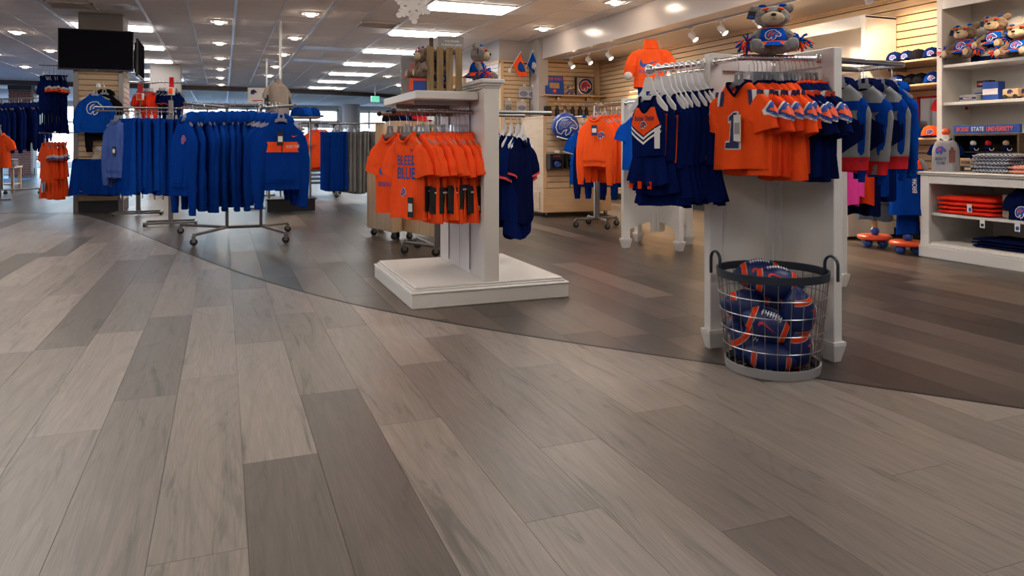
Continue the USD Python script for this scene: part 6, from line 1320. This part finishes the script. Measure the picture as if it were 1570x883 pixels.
# ---- caps
def cap(label, loc, rz, crown='navy_jersey', brim=None, k=1.0, front=None, mark='horse'):
    t = thing('cap', label, 'cap', loc, rz, scale=k)
    n = 28; a = np.linspace(0, 2 * PI, n, endpoint=False); rr = [np.stack([.092 * math.cos(u) ** .75 * np.cos(a), .105 * math.cos(u) ** .75 * np.sin(a), np.full(n, .125 * math.sin(u) ** .92)], 1) for u in np.linspace(0, PI / 2 * .985, 10)]
    obj('crown', loft(np.array(rr), cap1=True), crown, t, True); obj('button', ball(.009, 0, 0, .126, (1, 1, .6), 2), brim or crown, t)
    bp_ = []
    for u in np.linspace(0, 1, 6):
        x = np.linspace(-1, 1, 14); bp_.append(np.stack([.088 * x, -.045 - .105 * (1 - np.abs(x) ** 2.2) ** .5 * u - .048 * (1 - np.abs(x) ** 2) , .014 - .012 * u + .016 * (1 - x ** 2) * .6], 1))
    b_ = loft(np.array(bp_), close_u=False); b2 = b_.copy(); b2.vertices[:, 2] -= .004; b2.faces = b2.faces[:, ::-1]; obj('brim', cat_([b_, b2]), brim or crown, t, True)
    def on(poly, off):
        f = flat_poly(poly); q, ff = trimesh.remesh.subdivide_to_size(f.vertices, f.faces, .012); z = q[:, 1] + .055; s_ = np.clip(z / .125, 0, .99); c_ = np.cos(np.arcsin(s_ ** (1 / .92))) ** .75; y = -np.sqrt(np.clip(1 - (q[:, 0] / (.092 * c_ + 1e-6)) ** 2, .01, 1)) * .105 * c_ - off; return trimesh.Trimesh(np.stack([q[:, 0], y, z], 1), ff, process=False)
    if front: obj('front_panel', on(affinity.scale(Point(0, 0).buffer(1), .06, .048), .002), front, t, True)
    if mark == 'horse':
        h = horse(.060); e = obj('emblem', on(h[0], .0035), 'ink_white', t, True); obj('emblem_fill', on(h[1], .005), 'ink_blue', e, True); obj('emblem_mane', on(h[2], .0065), 'ink_orange', e, True)
    elif mark: obj('lettering', on(shapely.union_all([sbox(-.045 + .018 * i, -.016, -.032 + .018 * i, .018) for i in range(5)]), .004), 'ink_white', t, True)
    return t
for lab, px, z_, Xc, rz, cr, br, mk, fr in (('navy cap with a horse emblem, left on the upper hat shelf', 1372, 1.846, 6.52, -62, 'navy_jersey', None, 'horse', None), ('navy cap with an orange-edged panel, second on the upper hat shelf', 1392, 1.846, 6.55, -72, 'navy_jersey', 'navy_dark', 'horse', None), ('black cap third on the upper hat shelf', 1408, 1.846, 6.55, -80, 'black_cloth', None, None, None), ('navy cap at the right end of the upper hat shelf', 1429, 1.846, 6.55, -60, 'navy_jersey', None, 'horse', None),
        ('navy cap lettered in white, left on the middle hat shelf', 1378, 1.601, 6.50, -56, 'navy_jersey', 'navy_dark', 'text', None), ('black cap second on the middle hat shelf', 1398, 1.601, 6.55, -70, 'black_cloth', None, None, None), ('black cap third on the middle hat shelf', 1413, 1.601, 6.55, -80, 'black_cloth', None, None, None), ('royal-blue cap at the right end of the middle hat shelf', 1431, 1.601, 6.55, -62, 'blue_hoodie', None, 'horse', None),
        ('blue cap with a horse emblem and pale side on the low hat shelf', 1402, 1.071, 6.50, -70, 'blue_hoodie', None, 'horse', None), ('bright orange cap with a horse emblem on the low hat shelf', 1427, 1.071, 6.50, -56, 'orange_tee', 'navy_dark', 'horse', None)):
    p = atX(px, 100, Xc); cap(lab, (Xc, min(p[1], 5.84), z_ + .002), rz, cr, br, .95, fr, mk)
for lab, px in (('dark navy cap half hidden at the left of the low hat shelf', 1391),): p = atX(px, 100, 6.55); cap(lab, (6.56, min(p[1], 5.86), 1.073), -75, 'navy_dark', None, .95, None, None)
for lab, loc, m in CAPS: cap(lab, loc, 30, m, None, 1.0, None, None)
# framed mirror on the slatwall between the hat shelves, with dark wares in front of it
t = thing('framed_mirror', 'red-framed mirror between the hat shelves', 'mirror', (6.76, 5.20, 1.14), 0); obj('glass', bx(0, .008, .02, .40, .02, .34), 'steel', t, False); obj('frame', cat_([bx(-.012, .01, 0, .02, 0, .36), bx(-.012, .01, .40, .42, 0, .36), bx(-.012, .01, 0, .42, 0, .02), bx(-.012, .01, 0, .42, .34, .36)]), 'red_cloth', t, False)
q = tee('tshirt', 'red child top hanging between the hat shelves beside the mirror', 't-shirt', 'red_cloth', k=.55, seed=181); xf(q, (6.62, 5.16, 1.50), -60); hanger((6.62, 5.16, 1.50), -60, 'clear', .09, 'clear hangers by the hat shelves')
t = thing('display_case', 'black wire stand of small wares on the slatwall below the middle hat shelf', 'display', (6.55, 5.62, 1.14)); obj('frame', cat_([bar((0, 0, 0), (0, 0, .42), .008, 6), bar((0, .22, 0), (0, .22, .42), .008, 6), bar((0, 0, .42), (0, .22, .42), .008, 6), bar((0, 0, 0), (.2, 0, 0), .008, 6), bar((0, .22, 0), (.2, .22, 0), .008, 6)]), 'dark_metal', t); obj('wares', cat_([bx(.03, .18, .02, .10, .002, .11, .005), bx(.03, .18, .12, .20, .002, .16, .005)]), 'card_black', t, False)
# ---- plush bears and a bin on the shelf unit
zs = 1.757
t = thing('fabric_bin', 'navy bin lettered BOISE STATE holding plush bears on the shelf unit', 'bin', (6.45, 4.71, zs)); obj('bin', bx(0, .26, -.30, .10, 0, .20, .006), 'navy_dark', t); obj('label', bx(-.002, 0, -.23, .0, .05, .115), 'ink_grey', t, False); obj('lettering', T(extr(affinity.scale(shapely.union_all([sbox(-.1 + .03 * i, -.014, -.079 + .03 * i, .014) for i in range(5)]), 1, 1), .001, 'yz', -.003), 0, -.14, .083), 'ink_white', t, False)
bear('brown plush bear leaning over the left end of the navy bin', (6.46, 4.86, zs + .05), -86, (1.15, 1.0, .92), 'fur_brown'); bear('brown plush bear sitting highest in the navy bin', (6.53, 4.62, zs + .10), -84, (1.12, 1.0, .92), 'fur_brown'); bear('brown plush cheerleader bear seated right of the navy bin', (6.44, 4.33, zs), -88, (1.2, 1.0, .86), 'fur_brown'); bear('brown plush bear lying behind the seated cheerleader bear', (6.62, 4.48, zs + .10), -70, .6, 'fur_brown', poms=False)
def carton(label, loc, w, d, h, m, band, rz=0):
    t = thing('carton', label, 'box', loc, rz); obj('box', bx(0, d, -w / 2, w / 2, 0, h, .003), m, t, False); obj('printed_band', bx(-.0015, 0, -w / 2 + .005, w / 2 - .005, h * .3, h * .62), band, t, False); obj('print', bx(-.003, -.0015, -w * .25, w * .25, h * .4, h * .52), 'ink_white', t, False)
zc = 1.402
carton('flat blue and white box at the front left of the middle shelf', (6.40, 4.80, zc), .17, .12, .06, 'ink_grey', 'ink_navy'); carton('navy and silver box behind the flat box on the middle shelf', (6.52, 4.75, zc), .16, .12, .13, 'ink_grey', 'ink_blue'); carton('dark box standing on the silver box on the middle shelf', (6.53, 4.75, zc + .132), .12, .09, .06, 'card_black', 'ink_red'); carton('clear-fronted blue toy pack on the middle shelf', (6.42, 4.60, zc), .15, .09, .165, 'ink_blue', 'label_white')
for i, y in enumerate((4.42, 4.33)):
    t = thing('wooden_toy', ('pale wooden toy car at the left on the middle shelf', 'pale wooden toy car behind the left one on the middle shelf')[i], 'toy', (6.42 + .05 * i, y, zc)); obj('block', bx(0, .05, -.07, .07, .02, .09, .006), 'kraft' if i else 'maple_x', t, False); obj('mark', T(extr(horse(.05)[1], .002, 'yz', -.002), 0, 0, .062), 'ink_navy', t, False)
    for yy in (-.045, .045): obj('wheel', T(rot(trimesh.creation.cylinder(.02, .012, sections=16), 90, (0, 1, 0)), 0, yy, .02), 'black_plastic', t)
# ---- on the counter
zt = .7635
t = thing('wooden_sign', 'long blue sign lettered BOISE STATE UNIVERSITY lying on a dark crate', 'sign', (6.28, 4.79, 1.105), 0)
def yzt(s_, h, w): m = text(s_, h, .002, True, w); v = m.vertices; return trimesh.Trimesh(np.stack([-.0015 - v[:, 2], -v[:, 0], v[:, 1]], 1), m.faces, process=False)
obj('board', bx(0, .03, -.55, .06, 0, .072, .002), 'ink_blue', t, False)
for s_, y, w, m in (('BOISE', -.035, .12, 'ink_orange'), ('STATE', -.175, .12, 'ink_white'), ('UNIVERSITY', -.375, .235, 'ink_orange')): obj('lettering', T(yzt(s_, .036, w), 0, y, .018), m, t, False)
t = thing('dark_crate', 'dark wooden crate on its side on the counter under the blue sign', 'crate', (6.26, 4.78, zt))
obj('top_board', bx(0, .34, -.55, .06, .318, .338, .002), 'dark_crate', t, False); obj('bottom_board', bx(0, .34, -.55, .06, 0, .016, .002), 'dark_crate', t, False)
for y in (-.55, .04): obj('end_board', bx(0, .34, y, y + .02, .016, .318, .002), 'dark_crate' if y < 0 else 'black_plastic', t, False)
obj('back_board', bx(.32, .34, -.53, .04, .016, .318), 'dark_crate', t, False); obj('shelf', bx(.01, .32, -.53, .04, .165, .175), 'dark_metal', t, False)
for i, (lab, y, m) in enumerate((('small figure with a cream head on the crate shelf, leftmost', -.08, 'mannequin_cream'), ('small red figure in the middle of the crate shelf', -.22, 'red_cloth'), ('small figure with a tan head on the crate shelf, rightmost', -.38, 'skin_wood'))):
    t = thing('figurine', lab, 'figurine', (6.34, 4.78 + y, zt + .1765)); obj('torso', lathe([(0, 0), (.03, 0), (.036, .02), (.026, .055), (0, .06)], 18), 'navy_dark', t); obj('head', ball(.026, 0, 0, .075, sub=2), m, t); obj('tail', tube(arc((-.02, -.045, .03), .02, 180, 360, 8, 'yz'), .004, 6), 'ink_white', t)
t = thing('wooden_plaque', 'pale wooden block lettered BOISE STATE on the counter', 'plaque', (6.22, 4.70, zt + .045)); obj('block', bx(0, .04, -.19, .05, 0, .072, .003), 'maple_x', t, False); obj('lettering', T(yzt('BOISE STATE', .024, .19), 0, -.07, .024), 'ink_navy', t, False)
t = thing('dark_box', 'low dark box under the pale wooden block on the counter', 'box', (6.20, 4.72, zt)); obj('box', bx(0, .09, -.20, .06, 0, .044, .003), 'card_black', t, False); obj('label', bx(-.0015, 0, -.1, -.04, .012, .034), 'ink_white', t, False)
t = thing('navy_box', 'navy box behind the pale wooden block on the counter', 'box', (6.30, 4.71, zt + .017)); obj('box', bx(0, .08, -.20, .05, 0, .14, .003), 'navy_dark', t, False); obj('number', T(yzt('11', .05, .05), 0, -.06, .075), 'ink_orange', t, False)
mottled('gingham', (30, 36, 62), (210, 210, 214), 1, .85)
mat('gingham', {"t": ("texture_coordinate", {}), "c": ("checker_texture", {"color1": lin((34, 40, 70)), "color2": lin((196, 198, 206)), "scale": 62.0}), "p": ("principled_bsdf", {"roughness": .85})}, [("t.object", "c.vector"), ("c.color", "p.base_color")], "p.BSDF")
mat('gingham_orange', {"t": ("texture_coordinate", {}), "c": ("checker_texture", {"color1": lin((226, 96, 64)), "color2": lin((214, 190, 184)), "scale": 62.0}), "p": ("principled_bsdf", {"roughness": .85})}, [("t.object", "c.vector"), ("c.color", "p.base_color")], "p.BSDF")
def folded(label, loc, w, d, h, m, seed, cat='folded garment', tagc=False, name='folded_shirt', rz=0):
    """one folded garment: a soft slab with a rounded front fold"""
    t = thing(name, label, cat, loc, rz); g = 14; V = []
    b = trimesh.creation.box(bounds=[(0, -w / 2, 0), (d, w / 2, h)]); b = b.subdivide().subdivide().subdivide()
    v = b.vertices; 
    cx = np.clip((v[:, 0]) / (h * .8), 0, 1); cy = np.clip((w / 2 - np.abs(v[:, 1])) / (h * .7), 0, 1); q = np.minimum(np.sin(cx * PI / 2), np.sin(cy * PI / 2)) ** .5
    v[:, 2] = h / 2 + (v[:, 2] - h / 2) * (.35 + .65 * q) + (v[:, 2] > h * .4) * .010 * (meshkit.noise(v * 14 + seed, 3) - .3); v[:, 1] += .012 * (meshkit.noise(v * 9 + seed, 5) - .5); v[:, 0] += .012 * (meshkit.noise(v * 9 + seed + 5, 6) - .5)
    b.vertices = v; obj('cloth', b, m, t, True); obj('fold_edge', T(tube([(.004, y, h * .5 + .003 * math.sin(y * 30 + seed)) for y in np.linspace(-w * .46, w * .46, 12)], h * .22, 8), 0, 0, 0), m, t, True)
    if tagc: c = obj('price_tag', T(rot(bx(-.001, .001, -.022, .022, -.07, .0), -4, (0, 1, 0)), -.012, -w * .12, h * .8), 'label_white', t, False); obj('print', T(bx(-.0025, -.001, -.014, .004, -.06, -.03), -.012, -w * .12, h * .8), 'ink_blue', c, False)
    return t
for i in range(5): folded(('navy gingham folded shirt at the bottom of the counter pile', 'navy gingham folded shirt second from the bottom of the counter pile', 'navy gingham folded shirt in the middle of the counter pile', 'navy gingham folded shirt next to the top of the counter pile', 'navy gingham folded shirt on top of the counter pile')[i], (5.98 + .012 * (i % 2), 4.30 - (.05 if i == 4 else 0), zt + .032 * i), .33, .26, .032, 'gingham', 200 + i, rz=(-7, 3, -2, 5, 14)[i])
for i in range(2): folded(('orange gingham folded shirt right of the navy pile', 'orange gingham folded shirt on top of the other')[i], (5.98, 4.02, zt + .034 * i), .22, .26, .034, 'gingham_orange', 210 + i)
q_ = [('red-orange folded fleece at the bottom of the counter shelf pile', .036, 0), ('red-orange folded fleece in the lower middle of the counter shelf pile', .036, 0), ('red-orange folded fleece with a white tag in the upper middle of the pile', .036, 1), ('red-orange folded fleece on top of the counter shelf pile', .05, 0)]
z_ = .396
for i, (lab, h, tg) in enumerate(q_): folded(lab, (5.90 + .01 * (i % 2), 4.46, z_), .50, .40, h, 'red_orange', 220 + i, tagc=tg, rz=(-2, 2, -1, 3)[i]); z_ += h
for i in range(3): folded(('navy folded sweater at the bottom of the low counter pile', 'navy folded sweater in the middle of the low counter pile', 'navy folded sweater on top of the low counter pile')[i], (5.92, 4.12, .136 + .026 * i), .56, .36, .026, 'navy_dark', 230 + i)
t = thing('price_tag', 'white price tag with a square code hanging from the counter shelf edge', 'tag', (5.882, 4.28, .384)); obj('card', bx(-.002, 0, -.022, .022, -.075, .01), 'label_white', t, False); obj('print', bx(-.0035, -.002, -.012, .012, -.062, -.04), 'card_black', t, False)
t = thing('price_tag', 'white price tag hanging below the pale crate on the counter shelf', 'tag', (5.882, 3.99, .384)); obj('card', bx(-.002, 0, -.022, .022, -.075, .01), 'label_white', t, False); obj('print', bx(-.0035, -.002, -.012, .012, -.062, -.035), 'ink_blue', t, False)
t = thing('pale_crate', 'pale slatted crate on the counter shelf with a navy garment over it', 'crate', (5.98, 4.17, .396))
for k in range(3): obj('slat', bx(0, .012, -.5, .0, .008 + k * .066, .008 + k * .066 + .054, .002), 'pale_crate', t, False); obj('slat', bx(.0, .30, .0, .012, .008 + k * .066, .008 + k * .066 + .054, .002), 'pale_crate', t, False)
obj('base_board', bx(.012, .30, -.5, 0, 0, .010), 'pale_crate', t, False)
q = tee('tshirt', 'navy top with a horse emblem draped over the pale crate', 't-shirt', 'navy_dark', k=.62, seed=240, decor=lambda To, t: put_horse(To, t, 0, -.2, .10), L=.44); xf(q, (5.955, 3.98, .66), -90)
# ---- child mannequins on ball stands
def stool(t, z=0): 
    for s in range(4): a = PI / 4 + s * PI / 2; obj('ball_foot', ball(.040, .095 * math.cos(a), .095 * math.sin(a), .040, sub=3), 'ball_blue', t)
    obj('disc', lathe([(0, .072), (.14, .072), (.158, .085), (.158, .105), (.14, .118), (0, .118)], 40), 'ball_orange', t); obj('ankle_ball', ball(.042, 0, 0, .152, sub=3), 'ball_blue', t)
m1 = fl(1341, 378); t = thing('mannequin', 'child mannequin in denim shorts on an orange disc with blue ball feet', 'mannequin', (m1[0], m1[1], 0), -40); stool(t)
obj('leg', lathe([(0, .185), (.022, .185), (.034, .26), (.038, .34), (.04, .36), (0, .36)], 24), 'skin_wood', t)
for s in (-1, 1): obj('shorts_leg', T(drape(.085, .20, 4, s, d=.06, fold=.005, flare=1.12, nu=28), s * .070, 0, .46), 'denim', t, True)
obj('shorts_hip', T(drape(.15, .10, 2, 2, d=.085, fold=.003, flare=1.05, nu=32, nv=6, top=.95), 0, 0, .53), 'denim', t, True); TT = Torso(.12, .155, .165, .38, .06, .03, .19, .01, 9); obj('shirt', T(TT.mesh, 0, 0, .98), 'blue_hoodie', t, True); obj('torso', lathe([(0, .62), (.11, .62), (.12, .8), (.09, .96), (.045, 1.0), (.04, 1.06), (0, 1.06)], 24), 'mannequin_cream', t); obj('head_ball', ball(.055, 0, 0, 1.10, sub=3), 'ball_orange', t)
obj('swing_tag', rot(bx(-.022, .022, -.002, .002, -.16, 0, .001), 6, (0, 1, 0)).apply_translation((.17, -.10, .66)), 'label_white', t, False)
m2 = fl(1412, 391); t = thing('mannequin', 'child mannequin in a long blue lettered dress with a blue ball head', 'mannequin', (m2[0] - .02, m2[1] + .12, 0), -40); stool(t)
obj('leg', lathe([(0, .185), (.022, .185), (.034, .26), (.038, .34), (.045, .44), (0, .44)], 24), 'skin_wood', t); TT = Torso(.10, .13, .16, .56, .055, .03, .15, .012, 10); obj('dress', T(TT.mesh, 0, 0, .92), 'blue_hoodie', t, True)
obj('trousers', T(drape(.10, .26, 3, 4, d=.06, fold=.005, flare=1.0, nu=32), 0, 0, .44), 'blue_hoodie', t, True); obj('yoke', T(TT.onto(flat_poly(Polygon([(-.11, -.14), (.11, -.14), (.085, -.055), (-.085, -.055)])), 0, 0, .004), 0, 0, .92), 'orange_tee', t, True)
vl = flat_text('BRONCOS', .036, .21); vl.vertices = vl.vertices[:, [1, 0, 2]] * [1, -1, 1]; vl.vertices = -vl.vertices * [1, 1, 1]; obj('lettering', T(TT.onto(vl, .05, -.25, .005), 0, 0, .92), 'ink_white', t, True)
for s_, m in zip((-1, 1), short_sleeves(.10, .55)): obj('sleeve', T(m, 0, 0, .92), 'light_tee', t, True)
obj('neck', lathe([(0, .90), (.055, .90), (.05, .94), (.042, .98), (0, .985)], 24), 'mannequin_cream', t); obj('head_ball', ball(.045, 0, 0, 1.02, sub=3), 'ball_blue', t)
m3_ = atX(1449, 262, 6.02); t = thing('mannequin', 'small mannequin bust in a grey tee with navy sleeves on the counter', 'mannequin', (6.03, m3_[1], zt), -54)
TT = Torso(.082, .108, .112, .285, .045, .012, .13, .006, 12, sdrop=.025); obj('shirt', T(TT.mesh, 0, 0, .285), 'light_tee', t, True); obj('bust', lathe([(0, .0), (.070, 0), (.070, .15), (.055, .26), (.035, .285), (.032, .325), (0, .33)], 24), 'mannequin_cream', t); obj('head_ball', ball(.034, 0, 0, .352, sub=3), 'ball_orange', t)
for s_, m in zip((-1, 1), short_sleeves(.082, .5)): obj('sleeve', T(m, 0, 0, .29), 'navy_jersey', t, True)
obj('collar', T(TT.collar(.006), 0, 0, .285), 'navy_jersey', t, True)
e = obj('emblem', T(TT.onto(flat_poly(horse(.085)[1]), -.035, -.10, .004), 0, 0, .285), 'ink_blue', t, True); obj('emblem_mane', T(TT.onto(flat_poly(horse(.085)[2]), -.035, -.10, .006), 0, 0, .285), 'ink_red', e, True)
bt_ = shapely.union_all([sbox(-.024, -.075, .024, .035), sbox(-.012, .035, .012, .06)]); obj('bottle_print', T(TT.onto(flat_poly(bt_), .052, -.13, .004), 0, 0, .285), 'brick_red', t, True)
obj('lettering', T(cat_([TT.onto(flat_text('BRING IT', .024, .085), -.035, -.185, .004), TT.onto(flat_text('TO ME!', .024, .07), -.035, -.222, .004)]), 0, 0, .285), 'ink_navy', t, True)

# ---- mid-floor display tower: black plinth, cap shelf, grey tee bust, tall sign posts
d0 = fl2(447, 326, 0); t = thing('display_tower', 'steel display tower on a black plinth behind the blue hoodies', 'display stand', (d0[0], d0[1] + .30, 0)); DT = np.array([d0[0], d0[1] + .30])
obj('plinth', bx(-.34, .34, -.30, .30, .02, .19, .004), 'black_plastic', t); obj('plinth_top', bx(-.36, .36, -.32, .32, .19, .205, .003), 'dark_metal', t)
for x in (-.30, .30): obj('upright', bx(x - .015, x + .015, -.015, .015, .2, 1.46), 'rack_steel', t, False)
obj('top_shelf', bx(-.34, .42, -.30, .30, 1.40, 1.425, .003), 'rack_steel', t, False); obj('low_shelf', bx(-.34, .36, -.28, .28, .98, 1.0, .003), 'rack_steel', t, False)
for i, (lab, dx, dy, m) in enumerate((('royal-blue cap on the left of the display tower shelf', .10, -.16, 'blue_hoodie'), ('royal-blue cap in the middle of the display tower shelf', .22, -.12, 'royal'), ('royal-blue cap at the right of the display tower shelf', .34, -.06, 'blue_hoodie'))): cap(lab, (DT[0] + dx, DT[1] + dy, 1.427), 40, m, None, 1.1, None, None)
for i in range(5): folded(f'grey folded shirt {("at the bottom", "second from bottom", "in the middle", "next to the top", "on top")[i]} of the display tower pile', (DT[0] - .05, DT[1] - .02, 1.001 + .05 * i), .46, .36, .05, 'grey_heather', 250 + i, rz=-90)
t = thing('mannequin', 'headless mannequin bust in a taupe T-shirt above the blue hoodies', 'mannequin', (DT[0] - .18, DT[1], 1.427), 30, scale=.86); TT = Torso(.165, .195, .19, .56, .075, .03, .17, .012, 14); obj('shirt', T(TT.mesh, 0, 0, .60), 'taupe_tee', t, True); obj('neck', lathe([(0, .52), (.07, .52), (.06, .60), (.058, .655), (0, .66)], 24), 'taupe_tee', t)
for s_, m in zip((-1, 1), short_sleeves(.165, 1.0)): obj('sleeve', T(m, 0, 0, .60), 'taupe_tee', t, True)
obj('arm', cat_([tube([(s * .21, 0, .36), (s * .235, -.03, .22), (s * .22, -.06, .12)], .036, 10) for s in (-1, 1)]), 'card_black', t); obj('stand_post', cyl(.02, 0, .1), 'steel', t)
def signpost(label, px, y0, y1, d, w=.06):
    a = at(px, y0, d); t = thing('tall_signpost', label, 'sign', (a[0], a[1], 0), 88); zt_ = a[2]; zb = 1.0; obj('panel', bx(-.25, .25, -.008, .008, zt_ - 1.05, zt_, .002), 'white_plastic', t, False); obj('post', bar((0, 0, .03), (0, 0, zt_ - 1.0), .012, 8), 'rack_steel', t); obj('foot', cyl(.16, 0, .03, n=28), 'rack_steel', t); obj('frame', cat_([bx(-.258, -.25, -.012, .012, zt_ - 1.05, zt_), bx(.25, .258, -.012, .012, zt_ - 1.05, zt_)]), 'cap_metal', t, False)
signpost('tall white sign panel seen almost edge-on, nearer of the two', 430, 36, 120, 11.9); signpost('tall white sign panel seen almost edge-on, farther of the two', 409, 91, 120, 14.5)
def small_sign(label, px, py, d, w, h, panel, base, ww=None):
    a = at(px, py, d); t = thing('rack_sign', label, 'sign', (a[0], a[1], a[2]), -20); obj('panel', bx(-w / 2, w / 2, -.006, .006, 0, h, .002), panel, t, False); obj('holder', bx(-w * .6, w * .6, -.03, .03, -.10, 0, .003), base, t, False); obj('inset', bx(-w * .45, w * .45, -.032, -.030, -.085, -.012), 'orange_tee', t, False); obj('stem', bar((0, 0, -.10), (0, 0, -.24), .008, 8), 'rack_steel', t)
small_sign('red sign card in a white holder over the second rack', 215, 143, 10.9, .075, .14, 'ink_red', 'white_plastic'); small_sign('pale red sign card in a white holder over the post rack', 263, 134, 9.4, .055, .13, 'red_cloth', 'white_plastic')
a = at(395, 158, 11.6); t = thing('horse_sign', 'white sign with a small horse emblem above the blue hoodies', 'sign', (a[0], a[1], a[2]), -10); obj('panel', bx(-.15, .15, -.005, .005, 0, .24, .002), 'white_plastic', t, False); obj('emblem', T(extr(horse(.09)[1], .002, 'xz', -.008), -.06, 0, .17), 'ink_navy', t, False); obj('print', bx(-.08, .08, -.007, -.005, .03, .045), 'ink_red', t, False); obj('stem', bar((0, 0, 0), (0, 0, -a[2] + .02), .010, 8), 'rack_steel', t); obj('foot', cyl(.14, -a[2], -a[2] + .02, n=24), 'rack_steel', t)
# ---- far left display table with folded shirts
ft = fl2(22, 294, 0); t = thing('display_table', 'maple display table at the far left edge with folded white shirts', 'table', (ft[0] - .55, ft[1] + .35, 0)); 
obj('table_top', bx(-.55, .55, -.35, .35, .50, .54, .003), 'cabinet_wood', t, False); obj('lower_shelf', bx(-.52, .52, -.33, .33, .14, .165), 'cabinet_wood', t, False)
for sx in (-.53, .48):
    for sy in (-.33, .28): obj('leg', bx(sx, sx + .05, sy, sy + .05, 0, .50, .003), 'cabinet_wood', t, False)
for i in range(4): folded(f'white patterned folded shirt {("at the bottom", "second", "third", "on top")[i]} of the far left table pile', (ft[0] - .22, ft[1] + .02, .541 + .04 * i), .42, .34, .04, 'silver_cloth', 260 + i, rz=90)
b = at(-6, 262, 12.6); t = tee('tshirt', 'orange T-shirt at the extreme left edge above the folded shirts', 't-shirt', 'orange_tee', k=1.0, seed=270); xf(t, at(0, 205, 13.4), -20); hanger(at(0, 205, 13.4), -20, 'clear', .18, 'clear hangers above the far left table')
qq = at(0, 205, 13.4); t = thing('clothes_rack', 'slim steel stand holding the orange T-shirt at the left edge', 'clothes rack', (qq[0], qq[1] + .03, 0)); obj('post', bar((0, 0, 0.02), (0, 0, qq[2] + .15), .012, 8), 'rack_steel', t); obj('foot', cyl(.17, 0, .02, n=24), 'rack_steel', t); obj('arm', bar((0, .05, qq[2] + .15), (0, -.10, qq[2] + .15), .010, 8), 'rack_steel', t)
# ---- exit sign and black boots left behind the racks, price flags
a = at(575, 152, 24.0); t = thing('exit_sign', 'small green exit sign hanging at the end of the beam', 'exit sign', a, 20); obj('box', bx(-.15, .15, -.03, .03, -.10, .10, .004), 'white_plastic', t, False); obj('face', bx(-.14, .14, -.033, -.030, -.09, .09), 'exit_green', t, False); obj('stem', bar((0, 0, .10), (0, 0, ZC - a[2]), .01, 8), 'white_plastic', t); obj('lettering', T(stand_up(text('EXIT', .10, .002, True, .22), -.033), 0, 0, -.05), 'ink_white', t, False)
